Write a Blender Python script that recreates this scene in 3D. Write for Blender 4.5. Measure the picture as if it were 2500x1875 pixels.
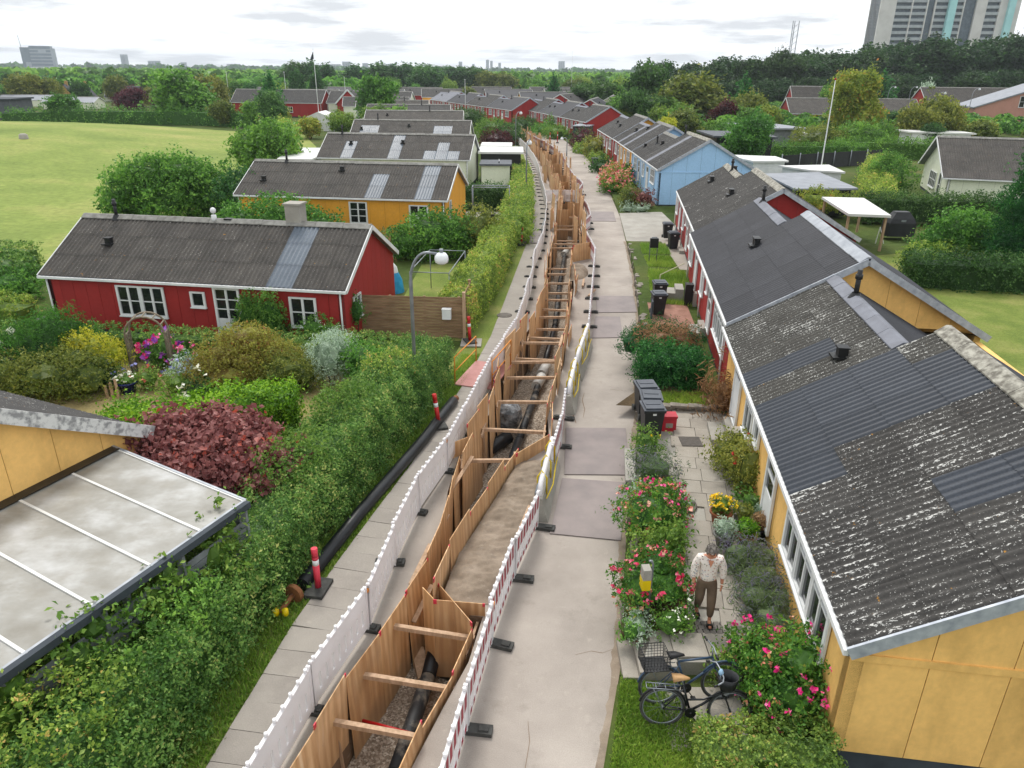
import bpy, math, random
import numpy as np
from mathutils import Vector, Matrix
PI = math.pi
for o in list(bpy.data.objects): bpy.data.objects.remove(o)
SC = bpy.context.scene
COL = SC.collection
rnd = random.Random(7)

# ---------------------------------------------------------------- camera
cam = bpy.data.cameras.new('camera'); cam.sensor_width = 36; cam.lens = 25.83
cam.clip_start = 0.1; cam.clip_end = 20000
camo = bpy.data.objects.new('camera', cam); COL.objects.link(camo); SC.camera = camo
_p = math.radians(23.087); _r = math.radians(0.5)
_F = Vector((0, math.cos(_p), -math.sin(_p))); _R = Vector((1, 0, 0)); _U = _R.cross(_F)
_R2 = _R * math.cos(_r) + _U * math.sin(_r); _U2 = _U * math.cos(_r) - _R * math.sin(_r)
camo.matrix_world = Matrix(((_R2.x, _U2.x, -_F.x, 0), (_R2.y, _U2.y, -_F.y, 0), (_R2.z, _U2.z, -_F.z, 9.8), (0, 0, 0, 1)))

# ---------------------------------------------------------------- sky and sun (bright overcast, light from ahead)
SUN_EL = math.radians(56); SUN_AZ = math.radians(-12)      # azimuth from +Y towards +X
w = bpy.data.worlds.new('World'); SC.world = w; w.use_nodes = True
nt = w.node_tree; nt.nodes.clear(); N = nt.nodes.new; L = nt.links.new
out = N('ShaderNodeOutputWorld'); bg = N('ShaderNodeBackground'); L(bg.outputs[0], out.inputs[0])
bg.inputs['Strength'].default_value = 0.1
sky = N('ShaderNodeTexSky'); sky.sky_type = 'NISHITA'; sky.sun_disc = False
sky.sun_elevation = SUN_EL; sky.sun_rotation = SUN_AZ; sky.air_density = 1.0; sky.dust_density = 2.0
tc = N('ShaderNodeTexCoord'); sep = N('ShaderNodeSeparateXYZ'); L(tc.outputs['Generated'], sep.inputs[0])
zz = N('ShaderNodeMath'); zz.operation = 'ABSOLUTE'; L(sep.outputs['Z'], zz.inputs[0])
za = N('ShaderNodeMath'); za.operation = 'ADD'; za.inputs[1].default_value = 0.10; L(zz.outputs[0], za.inputs[0])
dx = N('ShaderNodeMath'); dx.operation = 'DIVIDE'; L(sep.outputs['X'], dx.inputs[0]); L(za.outputs[0], dx.inputs[1])
dy = N('ShaderNodeMath'); dy.operation = 'DIVIDE'; L(sep.outputs['Y'], dy.inputs[0]); L(za.outputs[0], dy.inputs[1])
cmb = N('ShaderNodeCombineXYZ'); L(dx.outputs[0], cmb.inputs[0]); L(dy.outputs[0], cmb.inputs[1])
n1 = N('ShaderNodeTexNoise'); n1.inputs['Scale'].default_value = 0.85; n1.inputs['Detail'].default_value = 7; n1.inputs['Roughness'].default_value = 0.58
mpv = N('ShaderNodeVectorMath'); mpv.operation = 'ADD'; mpv.inputs[1].default_value = (3.2, 1.4, 0)
L(cmb.outputs[0], mpv.inputs[0]); L(mpv.outputs[0], n1.inputs['Vector'])
cr = N('ShaderNodeValToRGB'); L(n1.outputs[0], cr.inputs[0])
cr.color_ramp.elements[0].position = 0.37; cr.color_ramp.elements[0].color = (0.70, 0.73, 0.78, 1)
cr.color_ramp.elements[1].position = 0.50; cr.color_ramp.elements[1].color = (1.2, 1.23, 1.26, 1)
sc_ = N('ShaderNodeVectorMath'); sc_.operation = 'SCALE'; sc_.inputs['Scale'].default_value = 9.2; L(cr.outputs[0], sc_.inputs[0])
mx = N('ShaderNodeMix'); mx.data_type = 'RGBA'; mx.inputs['Factor'].default_value = 0.93
L(sky.outputs[0], mx.inputs['A']); L(sc_.outputs[0], mx.inputs['B']); L(mx.outputs['Result'], bg.inputs['Color'])
sl = bpy.data.lights.new('sun', 'SUN'); sl.energy = 2.2; sl.angle = math.radians(16); sl.color = (1, .965, .91)
so = bpy.data.objects.new('sun', sl); COL.objects.link(so)
sd = Vector((math.sin(SUN_AZ) * math.cos(SUN_EL), math.cos(SUN_AZ) * math.cos(SUN_EL), math.sin(SUN_EL)))
so.rotation_euler = sd.to_track_quat('Z', 'Y').to_euler(); so.location = (0, 0, 60)
SC.view_settings.view_transform = 'Standard'; SC.view_settings.look = 'None'
SC.view_settings.gamma = 1; SC.view_settings.exposure = 0.3; SC.view_settings.use_curve_mapping = False
SC.render.engine = 'CYCLES'

# ---------------------------------------------------------------- helpers
def hx(s):
    s = s.lstrip('#'); v = [int(s[i:i+2], 16) / 255 for i in (0, 2, 4)]
    return tuple(c / 12.92 if c <= .04045 else ((c + .055) / 1.055) ** 2.4 for c in v) + (1,)
def tag(o, label=None, cat=None, group=None, kind=None):
    if label: o['label'] = label
    if cat: o['category'] = cat
    if group: o['group'] = group
    if kind: o['kind'] = kind
    return o
def place(o, loc=None, rz=0, parent=None):
    if loc is not None: o.location = loc
    if rz: o.rotation_euler = (0, 0, rz)
    if parent: o.parent = parent
    return o
def thing(name, label, cat, loc=(0, 0, 0), rz=0, group=None):
    o = bpy.data.objects.new(name, None); COL.objects.link(o); o.empty_display_size = .2
    o.location = loc; o.rotation_euler = (0, 0, rz)
    return tag(o, label, cat, group)
def copy_tree(o, parent=None):
    c = o.copy(); COL.objects.link(c)
    if parent: c.parent = parent
    for ch in [k for k in o.children]: copy_tree(ch, c)
    return c
def obj(name, me, parent=None, loc=None, rot=None):
    o = bpy.data.objects.new(name, me); COL.objects.link(o)
    if parent: o.parent = parent
    if loc is not None: o.location = loc
    if rot is not None: o.rotation_euler = rot
    return o
ORD = ['first', 'second', 'third', 'fourth', 'fifth', 'sixth', 'seventh', 'eighth', 'ninth', 'tenth', 'eleventh', 'twelfth', 'thirteenth', 'fourteenth', 'fifteenth', 'sixteenth', 'seventeenth', 'eighteenth', 'nineteenth', 'twentieth']
def nth(i):
    if i < 20: return ORD[i]
    k = i + 1; return '%d%s' % (k, 'th' if 10 <= k % 100 <= 20 else {1: 'st', 2: 'nd', 3: 'rd'}.get(k % 10, 'th'))
class MB:
    def __init__(s): s.v = []; s.f = []; s.sm = []
    def add(s, vs, fs, smooth=False):
        b = len(s.v); s.v += [tuple(p) for p in vs]; s.f += [tuple(i + b for i in f) for f in fs]; s.sm += [smooth] * len(fs); return s
    def box(s, x0, y0, z0, x1, y1, z1):
        return s.add([(x0, y0, z0), (x1, y0, z0), (x1, y1, z0), (x0, y1, z0), (x0, y0, z1), (x1, y0, z1), (x1, y1, z1), (x0, y1, z1)],
                     [(3, 2, 1, 0), (4, 5, 6, 7), (0, 1, 5, 4), (1, 2, 6, 5), (2, 3, 7, 6), (3, 0, 4, 7)])
    def cbox(s, c, sz): return s.box(c[0] - sz[0] / 2, c[1] - sz[1] / 2, c[2] - sz[2] / 2, c[0] + sz[0] / 2, c[1] + sz[1] / 2, c[2] + sz[2] / 2)
    def bar(s, p, q, a, b, up=(0, 0, 1)):
        p = Vector(p); q = Vector(q); d = (q - p).normalized(); u = Vector(up)
        if abs(d.dot(u)) > .98: u = Vector((1, 0, 0))
        r = d.cross(u).normalized(); u = r.cross(d)
        vs = [e + r * (i * a / 2) + u * (j * b / 2) for e in (p, q) for i, j in ((-1, -1), (1, -1), (1, 1), (-1, 1))]
        return s.add(vs, [(0, 1, 2, 3), (7, 6, 5, 4), (0, 4, 5, 1), (1, 5, 6, 2), (2, 6, 7, 3), (3, 7, 4, 0)])
    def tube(s, pts, r, n=8, cap=True):
        pts = [Vector(p) for p in pts]; m = len(pts); rs = r if isinstance(r, (list, tuple)) else [r] * m
        vs = []; u = None
        for i, p in enumerate(pts):
            d = (pts[min(i + 1, m - 1)] - pts[max(i - 1, 0)]).normalized()
            if u is None:
                u = Vector((0, 0, 1)) if abs(d.z) < .9 else Vector((1, 0, 0))
            a = d.cross(u).normalized(); u = a.cross(d).normalized()
            vs += [p + (a * math.cos(2 * PI * k / n) + u * math.sin(2 * PI * k / n)) * rs[i] for k in range(n)]
        fs = [(i * n + k, i * n + (k + 1) % n, (i + 1) * n + (k + 1) % n, (i + 1) * n + k) for i in range(m - 1) for k in range(n)]
        s.add(vs, fs, True)
        if cap: s.f += [tuple(len(s.v) - len(vs) + k for k in range(n))[::-1], tuple(len(s.v) - n + k for k in range(n))]; s.sm += [False, False]
        return s
    def lathe(s, c, prof, n=14):
        vs = [(c[0] + r * math.cos(2 * PI * k / n), c[1] + r * math.sin(2 * PI * k / n), c[2] + z) for r, z in prof for k in range(n)]
        fs = [(i * n + k, i * n + (k + 1) % n, (i + 1) * n + (k + 1) % n, (i + 1) * n + k) for i in range(len(prof) - 1) for k in range(n)]
        return s.add(vs, fs, True)
    def prism(s, poly, d):
        """poly: list of 3D points, extruded along vector d"""
        n = len(poly); d = Vector(d); a = [Vector(p) for p in poly]; b = [p + d for p in a]
        return s.add(a + b, [tuple(range(n))[::-1], tuple(range(n, 2 * n))] + [(i, (i + 1) % n, n + (i + 1) % n, n + i) for i in range(n)])
    def mesh(s, name, mat):
        me = bpy.data.meshes.new(name); me.from_pydata(s.v, [], s.f)
        for p, q in zip(me.polygons, s.sm): p.use_smooth = q
        for m in (mat if isinstance(mat, (list, tuple)) else [mat]): me.materials.append(m)
        return me
    def build(s, name, mat, parent=None, loc=None, rot=None): return obj(name, s.mesh(name, mat), parent, loc, rot)
def grid_mesh(name, X, Y, Z, mat, smooth=True):
    ny, nx = Z.shape
    vs = np.stack([X, Y, Z], -1).reshape(-1, 3); idx = np.arange(nx * ny).reshape(ny, nx)
    q = np.stack([idx[:-1, :-1], idx[:-1, 1:], idx[1:, 1:], idx[1:, :-1]], -1).reshape(-1, 4)
    return np_mesh(name, vs, q, mat, smooth)
def np_mesh(name, vs, q, mat, smooth=False, tint=None):
    me = bpy.data.meshes.new(name); nv = len(vs); nq, k = q.shape
    me.vertices.add(nv); me.vertices.foreach_set('co', np.ascontiguousarray(vs, dtype=np.float32).ravel())
    me.loops.add(nq * k); me.loops.foreach_set('vertex_index', np.ascontiguousarray(q, dtype=np.int32).ravel())
    me.polygons.add(nq); me.polygons.foreach_set('loop_start', np.arange(0, nq * k, k, dtype=np.int32))
    try: me.polygons.foreach_set('loop_total', np.full(nq, k, dtype=np.int32))
    except Exception: pass
    me.polygons.foreach_set('use_smooth', np.full(nq, smooth, dtype=bool))
    if tint is not None:
        a = me.attributes.new('tint', 'FLOAT', 'FACE'); a.data.foreach_set('value', np.ascontiguousarray(tint, dtype=np.float32))
    me.update(calc_edges=True)
    for m in (mat if isinstance(mat, (list, tuple)) else [mat]): me.materials.append(m)
    return me
def interp(tab, y):
    if y <= tab[0][1]: a, b = tab[0], tab[1]
    elif y >= tab[-1][1]: a, b = tab[-2], tab[-1]
    else:
        for a, b in zip(tab, tab[1:]):
            if a[1] <= y <= b[1]: break
    t = (y - a[1]) / (b[1] - a[1]); return a[0] + (b[0] - a[0]) * t

# ---------------------------------------------------------------- foliage
def wob(p, f, seed):
    r = np.random.RandomState(seed); s = 0
    for k in range(4):
        d = r.normal(size=3); d /= np.linalg.norm(d); s = s + np.sin(p @ d * f * (1 + k * .7) + r.rand() * 9) / (1 + .5 * k)
    return s / 2.2
def leaves(pts, nrm, size, seed, spread=.9, aspect=.55, droop=0.0):
    r = np.random.RandomState(seed); n = len(pts)
    a = nrm + r.normal(size=(n, 3)) * spread; a /= np.linalg.norm(a, axis=1)[:, None] + 1e-9
    t = r.normal(size=(n, 3)); t[:, 2] -= droop; t -= (t * a).sum(1)[:, None] * a; t /= np.linalg.norm(t, axis=1)[:, None] + 1e-9
    b = np.cross(a, t); l = size * (.5 + .75 * r.rand(n) + .7 * r.rand(n) ** 6)[:, None]; wd = l * aspect
    v = np.stack([pts - t * l * .5, pts + b * wd * .5 + a * l * .12, pts + t * l * .5, pts - b * wd * .5 + a * l * .12], 1).reshape(-1, 3)
    return v, np.arange(4 * n).reshape(n, 4)
ICO = None
def ico():
    global ICO
    if ICO is None:
        import bmesh
        bm = bmesh.new(); bmesh.ops.create_icosphere(bm, subdivisions=2, radius=1)
        ICO = (np.array([v.co[:] for v in bm.verts]), np.array([[v.index for v in f.verts] for f in bm.faces])); bm.free()
    return ICO
def lump_pts(lumps, dens, seed, depth=.28, keep=.75, wobf=1.6, woba=.14, clump=0.):
    """points near the surface of a union of ellipsoids, with outward normals"""
    r = np.random.RandomState(seed); P = []; Q = []
    L_ = np.array(lumps, float)
    for i, (cx, cy, cz, rx, ry, rz) in enumerate(lumps):
        area = 4 * PI * ((rx * ry) ** 1.6 / 3 + (rx * rz) ** 1.6 / 3 + (ry * rz) ** 1.6 / 3) ** (1 / 1.6)
        n = max(12, int(area * dens)); d = r.normal(size=(n, 3)); d /= np.linalg.norm(d, axis=1)[:, None]
        k = 1 - depth * r.rand(n) ** 2 + .06 * r.normal(size=n)
        R_ = np.array([rx, ry, rz]); c = np.array([cx, cy, cz])
        p0 = c + d * R_; k = k + woba * wob(p0, wobf * 6 / (rx + ry + rz), seed + i)
        p = c + d * R_ * k[:, None]; nn = d / R_; nn /= np.linalg.norm(nn, axis=1)[:, None]
        if clump:                                 # leaves gather in sprays round twig tips
            m_ = max(6, n // 10); j_ = r.randint(0, m_, n); cr_ = clump * (.5 + .8 * r.rand(m_))
            p = p[j_] + nn[j_] * ((r.uniform(-.3, 1.0, m_) + 2.2 * r.rand(m_) ** 9) * clump)[j_][:, None] + r.normal(size=(n, 3)) * cr_[j_][:, None] * .55; nn = nn[j_] + .35 * r.normal(size=(n, 3)); nn /= np.linalg.norm(nn, axis=1)[:, None]
        ok = np.ones(n, bool)
        for j in range(len(lumps)):
            if j != i: ok &= (((p - L_[j, :3]) / (L_[j, 3:] * keep)) ** 2).sum(1) > 1
        P.append(p[ok]); Q.append(nn[ok])
    return np.concatenate(P), np.concatenate(Q)
def foliage(name, pts, nrm, size, mat, seed, spread=.9, aspect=.55, core=None, tintf=1.0, droop=0., parent=None, loc=None):
    v, q = leaves(pts, nrm, size, seed, spread, aspect, droop)
    r = np.random.RandomState(seed + 5)
    t = np.clip(.5 + .24 * wob(pts, tintf, seed + 3) + .16 * wob(pts, .8 / size, seed + 9) + .2 * r.normal(size=len(pts)), 0, 1)
    if core is not None:                          # twiggy mass inside the crown, mostly in the darker leaf colours
        iv, iq = ico(); nq = len(iq)
        for (cx, cy, cz, rx, ry, rz) in core:
            b = len(v); jit = 1 + .12 * r.normal(size=(len(iv), 1))
            v = np.concatenate([v, iv * jit * np.array([rx, ry, rz]) * .66 + np.array([cx, cy, cz])])
            q = np.concatenate([q, np.concatenate([iq + b, iq[:, 2:3] + b], 1)]) if False else np.concatenate([q, np.stack([iq[:, 0], iq[:, 1], iq[:, 2], iq[:, 2]], 1) + b])
            t = np.concatenate([t, np.clip(.3 + .15 * r.normal(size=nq), 0, 1)])
    tri = q[:, 2] == q[:, 3]
    # triangles of the core are written as split quads of zero width: convert to proper small quads
    if tri.any():
        qa = q[~tri]; qb = q[tri][:, :3]
        q3 = np.concatenate([np.concatenate([qa[:, [0, 1, 2]], qa[:, [0, 2, 3]]]), qb]); t3 = np.concatenate([t[~tri], t[~tri], t[tri]])
        me = np_mesh(name, v, q3, mat, False, t3)
    else: me = np_mesh(name, v, q, mat, False, t)
    return obj(name, me, parent, loc)
def hedge_mesh(path, wd, h, dens, size, mat, seed, z0=0, round_=.12, rough=.09, base=.0, name='foliage', parent=None, spread=.8, tintf=1.2, topd=1.0, ck=1.0):
    """clipped hedge along a path: leaves on top, both sides and the ends of a wobbly box with a solid core"""
    r = np.random.RandomState(seed); P = []; Q = []; core = MB()
    path = [np.array(p, float) for p in path]
    wds = wd if isinstance(wd, (list, tuple)) else [wd] * len(path); hs = h if isinstance(h, (list, tuple)) else [h] * len(path)
    for i in range(len(path) - 1):
        a, b = path[i], path[i + 1]; d = b - a; ln = np.linalg.norm(d); d = d / ln; nn = np.array([d[1], -d[0]])
        wm = (wds[i] + wds[i + 1]) / 2; hm = (hs[i] + hs[i + 1]) / 2
        for face, ar in (('t', ln * wm * topd), ('l', ln * hm), ('r', ln * hm), ('s', wm * hm if i == 0 else 0), ('e', wm * hm if i == len(path) - 2 else 0)):
            n = int(ar * dens)
            if n == 0: continue
            t = r.rand(n); ww = wds[i] + (wds[i + 1] - wds[i]) * t; hh = hs[i] + (hs[i + 1] - hs[i]) * t
            s = r.uniform(-1, 1, n); u = base + (1 - base) * r.rand(n)
            if face == 't': xy = a + np.outer(t * ln, d) + (s * ww / 2)[:, None] * nn; z = hh - round_ * s ** 4; no = np.stack([nn[0] * s * .5, nn[1] * s * .5, np.ones(n)], 1)
            elif face in 'lr':
                sg = 1 if face == 'r' else -1
                xy = a + np.outer(t * ln, d) + (sg * ww / 2)[:, None] * nn * (1 - round_ * u[:, None] ** 6); z = u * hh; no = np.stack([nn[0] * sg * np.ones(n), nn[1] * sg * np.ones(n), .2 + .5 * u ** 4], 1)
            else:
                e = a if face == 's' else b; sg = -1 if face == 's' else 1; ww = wds[0] if face == 's' else wds[-1]; hh = hs[0] if face == 's' else hs[-1]
                xy = e + (s * ww / 2)[:, None] * nn; z = u * hh; no = np.stack([d[0] * sg * np.ones(n), d[1] * sg * np.ones(n), .25 * np.ones(n)], 1)
            no = no / np.linalg.norm(no, axis=1)[:, None]
            p = np.concatenate([xy, (z + z0)[:, None]], 1)
            p += no * (rough * wob(p, 2.2, seed) + rough * .7 * wob(p, 6.5, seed + 1) - np.abs(r.normal(size=n)) * rough * 1.1)[:, None]
            m_ = max(4, n // 9); j_ = r.randint(0, m_, n); cl = size * 1.7 * ck
            p = p[j_] + no[j_] * ((r.uniform(-.9, 1.0, m_) + 1.8 * r.rand(m_) ** 10) * cl)[j_][:, None] + r.normal(size=(n, 3)) * cl * .5; no = no[j_]
            P.append(p); Q.append(no)
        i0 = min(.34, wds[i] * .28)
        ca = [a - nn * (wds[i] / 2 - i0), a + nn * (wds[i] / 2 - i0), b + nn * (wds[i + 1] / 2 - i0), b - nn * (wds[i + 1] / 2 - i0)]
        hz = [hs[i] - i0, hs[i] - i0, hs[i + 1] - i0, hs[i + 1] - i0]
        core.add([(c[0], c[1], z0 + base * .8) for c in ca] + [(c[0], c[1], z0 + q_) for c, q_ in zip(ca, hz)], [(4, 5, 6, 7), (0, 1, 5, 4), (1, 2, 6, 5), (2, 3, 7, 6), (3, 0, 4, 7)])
    P = np.concatenate(P); Q = np.concatenate(Q)
    v, q = leaves(P, Q, size, seed, spread)
    t = np.clip(.5 + .22 * wob(P, tintf, seed + 3) + .18 * wob(P, .8 / size, seed + 9) + .2 * r.normal(size=len(P)), 0, 1)
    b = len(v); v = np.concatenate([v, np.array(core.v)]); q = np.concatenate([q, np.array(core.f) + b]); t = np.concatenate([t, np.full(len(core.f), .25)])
    return obj(name, np_mesh(name, v, q, mat, False, t), parent)

# ---------------------------------------------------------------- materials
def nodes(name):
    m = bpy.data.materials.new(name); m.use_nodes = True; t = m.node_tree; b = t.nodes['Principled BSDF']
    return m, t, b
def objvec(t, sc=(1, 1, 1), world=False):
    """texture vector: object coordinates shifted per object, or world position"""
    if world:
        g = t.nodes.new('ShaderNodeNewGeometry'); src = g.outputs['Position']
    else:
        c = t.nodes.new('ShaderNodeTexCoord'); i = t.nodes.new('ShaderNodeObjectInfo')
        s = t.nodes.new('ShaderNodeVectorMath'); s.operation = 'SCALE'; s.inputs[0].default_value = (37, 19, 53); t.links.new(i.outputs['Random'], s.inputs['Scale'])
        a = t.nodes.new('ShaderNodeVectorMath'); a.operation = 'ADD'; t.links.new(c.outputs['Object'], a.inputs[0]); t.links.new(s.outputs[0], a.inputs[1]); src = a.outputs[0]
    m = t.nodes.new('ShaderNodeVectorMath'); m.operation = 'MULTIPLY'; m.inputs[1].default_value = sc; t.links.new(src, m.inputs[0])
    return m.outputs[0]
def noise(t, vec, scale, detail=5, rough=.6):
    n = t.nodes.new('ShaderNodeTexNoise'); n.inputs['Scale'].default_value = scale; n.inputs['Detail'].default_value = detail; n.inputs['Roughness'].default_value = rough
    t.links.new(vec, n.inputs['Vector']); return n.outputs[0]
def ramp(t, fac, stops):
    r = t.nodes.new('ShaderNodeValToRGB'); t.links.new(fac, r.inputs[0]); e = r.color_ramp.elements
    while len(e) < len(stops): e.new(.5)
    for k, (p, c) in zip(e, stops): k.position = p; k.color = c if len(c) == 4 else tuple(c) + (1,)
    return r.outputs[0]
def mix(t, fac, a, b, mode='MIX'):
    m = t.nodes.new('ShaderNodeMix'); m.data_type = 'RGBA'; m.blend_type = mode
    for s, v in (('Factor', fac), ('A', a), ('B', b)):
        if hasattr(v, 'is_linked'): t.links.new(v, m.inputs[s])
        else: m.inputs[s].default_value = v
    return m.outputs['Result']
def bump(t, b, h, strength=.3, dist=.02):
    n = t.nodes.new('ShaderNodeBump'); n.inputs['Strength'].default_value = strength; n.inputs['Distance'].default_value = dist
    t.links.new(h, n.inputs['Height']); t.links.new(n.outputs[0], b.inputs['Normal'])
def W(h): return (h, h, h, 1)
def simple(name, c1, c2=None, scale=3, rough=.7, bumps=.15, sc=(1, 1, 1), world=False, metal=0, spec=.4, lo=.35, hi=.65, detail=6):
    m, t, b = nodes(name); c1 = hx(c1); c2 = hx(c2) if c2 else tuple(x * .8 for x in c1[:3]) + (1,)
    v = objvec(t, sc, world); n = noise(t, v, scale, detail)
    t.links.new(ramp(t, n, [(lo, c1), (hi, c2)]), b.inputs['Base Color'])
    b.inputs['Roughness'].default_value = rough; b.inputs['Metallic'].default_value = metal; b.inputs['Specular IOR Level'].default_value = spec
    if bumps: bump(t, b, noise(t, v, scale * 6, 4), bumps, .01)
    return m
def leafmat(name, dark, mid, light, accent=None, rough=.5, trans=.4):
    m, t, b = nodes(name); a = t.nodes.new('ShaderNodeAttribute'); a.attribute_name = 'tint'
    st = [(.1, hx(dark)), (.5, hx(mid)), (.85, hx(light))] + ([(.97, hx(accent))] if accent else [])
    col = ramp(t, a.outputs['Fac'], st)
    hs = t.nodes.new('ShaderNodeObjectInfo'); hv = t.nodes.new('ShaderNodeHueSaturation'); mr = t.nodes.new('ShaderNodeMapRange')
    mr.inputs['To Min'].default_value = 1.12; mr.inputs['To Max'].default_value = 1.48; t.links.new(hs.outputs['Random'], mr.inputs[0]); t.links.new(mr.outputs[0], hv.inputs['Value'])
    mr2 = t.nodes.new('ShaderNodeMapRange'); mr2.inputs['To Min'].default_value = .515; mr2.inputs['To Max'].default_value = .485; t.links.new(hs.outputs['Random'], mr2.inputs[0]); t.links.new(mr2.outputs[0], hv.inputs['Hue'])
    t.links.new(col, hv.inputs['Color']); col = hv.outputs[0]
    t.links.new(col, b.inputs['Base Color']); b.inputs['Roughness'].default_value = rough; b.inputs['Specular IOR Level'].default_value = .3
    tr = t.nodes.new('ShaderNodeBsdfTranslucent'); t.links.new(col, tr.inputs[0]); mx = t.nodes.new('ShaderNodeMixShader'); mx.inputs[0].default_value = trans
    t.links.new(b.outputs[0], mx.inputs[1]); t.links.new(tr.outputs[0], mx.inputs[2]); t.links.new(mx.outputs[0], t.nodes['Material Output'].inputs[0])
    return m
def roofmat(name, c1, c2, lichen=.0, lcol='#d8d6d0', orange=.0, rough=.85, spotscale=9, ston=(.28, .28, .28)):
    m, t, b = nodes(name); v = objvec(t)
    base = ramp(t, noise(t, v, 1.3, 6), [(.3, hx(c1)), (.7, hx(c2))])
    fine = ramp(t, noise(t, v, 26, 3), [(.3, W(.72)), (.7, W(1.12))]); base = mix(t, 1, base, fine, 'MULTIPLY')
    inf = t.nodes.new('ShaderNodeObjectInfo'); base = mix(t, 1, base, ramp(t, inf.outputs['Random'], [(0, W(.86)), (1, W(1.1))]), 'MULTIPLY')
    if lichen:                                    # pale lichen flecks running along the crests of the corrugation
        tcx = t.nodes.new('ShaderNodeTexCoord'); sx = t.nodes.new('ShaderNodeSeparateXYZ'); t.links.new(tcx.outputs['Object'], sx.inputs[0])
        mu = t.nodes.new('ShaderNodeMath'); mu.operation = 'MULTIPLY'; mu.inputs[1].default_value = 2 * PI / .177; t.links.new(sx.outputs['X'], mu.inputs[0])
        co = t.nodes.new('ShaderNodeMath'); co.operation = 'COSINE'; t.links.new(mu.outputs[0], co.inputs[0])
        vs = objvec(t, (1, .45, 1)); sp = noise(t, vs, spotscale * 3.2, 4, .65); patch = noise(t, objvec(t, (1, .6, 1)), 1.5, 4)
        su = t.nodes.new('ShaderNodeMath'); su.operation = 'MULTIPLY_ADD'; t.links.new(patch, su.inputs[0]); su.inputs[1].default_value = .5; t.links.new(sp, su.inputs[2])
        s2 = t.nodes.new('ShaderNodeMath'); s2.operation = 'MULTIPLY_ADD'; t.links.new(co.outputs[0], s2.inputs[0]); s2.inputs[1].default_value = .075; t.links.new(su.outputs[0], s2.inputs[2])
        th = 1.02 - lichen * .24
        f = ramp(t, s2.outputs[0], [(th, W(0)), (th + .035, W(1))]); base = mix(t, f, base, hx(lcol))
        sp2 = noise(t, v, 34, 2, .5); f2 = ramp(t, sp2, [(.71 - lichen * .06, W(0)), (.74 - lichen * .06, W(1))]); base = mix(t, f2, base, hx('#c9c8c2'))
    if orange:
        f = ramp(t, noise(t, v, 5.5, 6, .7), [(.68 - .06 * orange, W(0)), (.74 - .06 * orange, W(1))]); base = mix(t, f, base, hx('#b5822e'))
    t.links.new(base, b.inputs['Base Color']); b.inputs['Roughness'].default_value = rough; b.inputs['Specular IOR Level'].default_value = .3
    bump(t, b, noise(t, v, 30, 4), .25, .01); return m
MT = {}
def mk(k, m): MT[k] = m
mk('yellow', None)
def wallmat(name, c, stain, amt=.5):
    m, t, b = nodes(name); v = objvec(t, (1, 1, .45)); c = hx(c)
    n = ramp(t, noise(t, v, 1.0, 6, .62), [(.42, W(0)), (.74, W(amt))]); col = mix(t, n, c, hx(stain))
    col = mix(t, 1, col, ramp(t, noise(t, objvec(t), 9, 4), [(.3, W(.93)), (.7, W(1.05))]), 'MULTIPLY')
    t.links.new(col, b.inputs['Base Color']); b.inputs['Roughness'].default_value = .7; b.inputs['Specular IOR Level'].default_value = .25
    bump(t, b, noise(t, objvec(t), 60, 3), .12, .005); return m
mk('yellow', wallmat('yellow_wall', '#f2c274', '#a8854a', .7)); mk('orange', wallmat('orange_wall', '#e09f38', '#bb822c', .3))
mk('red', wallmat('red_wall', '#9c2e2c', '#7c2524', .45)); mk('blue', wallmat('blue_wall', '#a2c8ea', '#90b6da', .3))
mk('cream', wallmat('cream_wall', '#dfe2cc', '#c2c6ac', .3)); mk('pinkbrick', wallmat('pink_brick', '#b88878', '#9a6c5e', .4)); mk('tan', wallmat('tan_brick', '#b08a55', '#8e6c40', .3))
mk('groove', simple('joint', '#3a3228', '#2a241c')); mk('groove_red', simple('joint_red', '#3a100f', '#2a0c0b')); mk('groove_y', simple('joint_yellow', '#8a6526', '#6e4f1e'))
mk('roof_old', roofmat('roof_weathered', '#54504b', '#413e3b', .12, '#8f8b84', .35)); mk('roof_lichen', roofmat('roof_lichen', '#4a4845', '#3d3b39', .53, '#c6c5c0', .25, spotscale=11))
mk('roof_lichen2', roofmat('roof_lichen_dense', '#54524d', '#45433f', .54, '#bab9b3', .1, spotscale=14)); mk('roof_new', roofmat('roof_new_sheet', '#3c4149', '#343941', 0, rough=.55))
mk('roof_slate', roofmat('roof_dark', '#3c3d42', '#34353a', .0, rough=.65)); mk('roof_mid', roofmat('roof_mid', '#4b4947', '#3f3e3d', .25, '#8b8984', .1)); mk('roof_clear', roofmat('roof_clear_sheet', '#656e78', '#5a636d', 0, rough=.35))
mk('ridge', simple('ridge_concrete', '#8f8e88', '#64625d', 4, .9, .4, lo=.3, hi=.7)); mk('ridge_mossy', simple('ridge_lichen', '#aaa79b', '#67635a', 6, .9, .5, lo=.35, hi=.62)); mk('zinc', simple('zinc', '#a9adb2', '#868b92', 3, .42, .05, metal=.35, lo=.3, hi=.7)); mk('flash', simple('grey_flashing', '#767982', '#64666e', 2, .6, .05))
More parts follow.
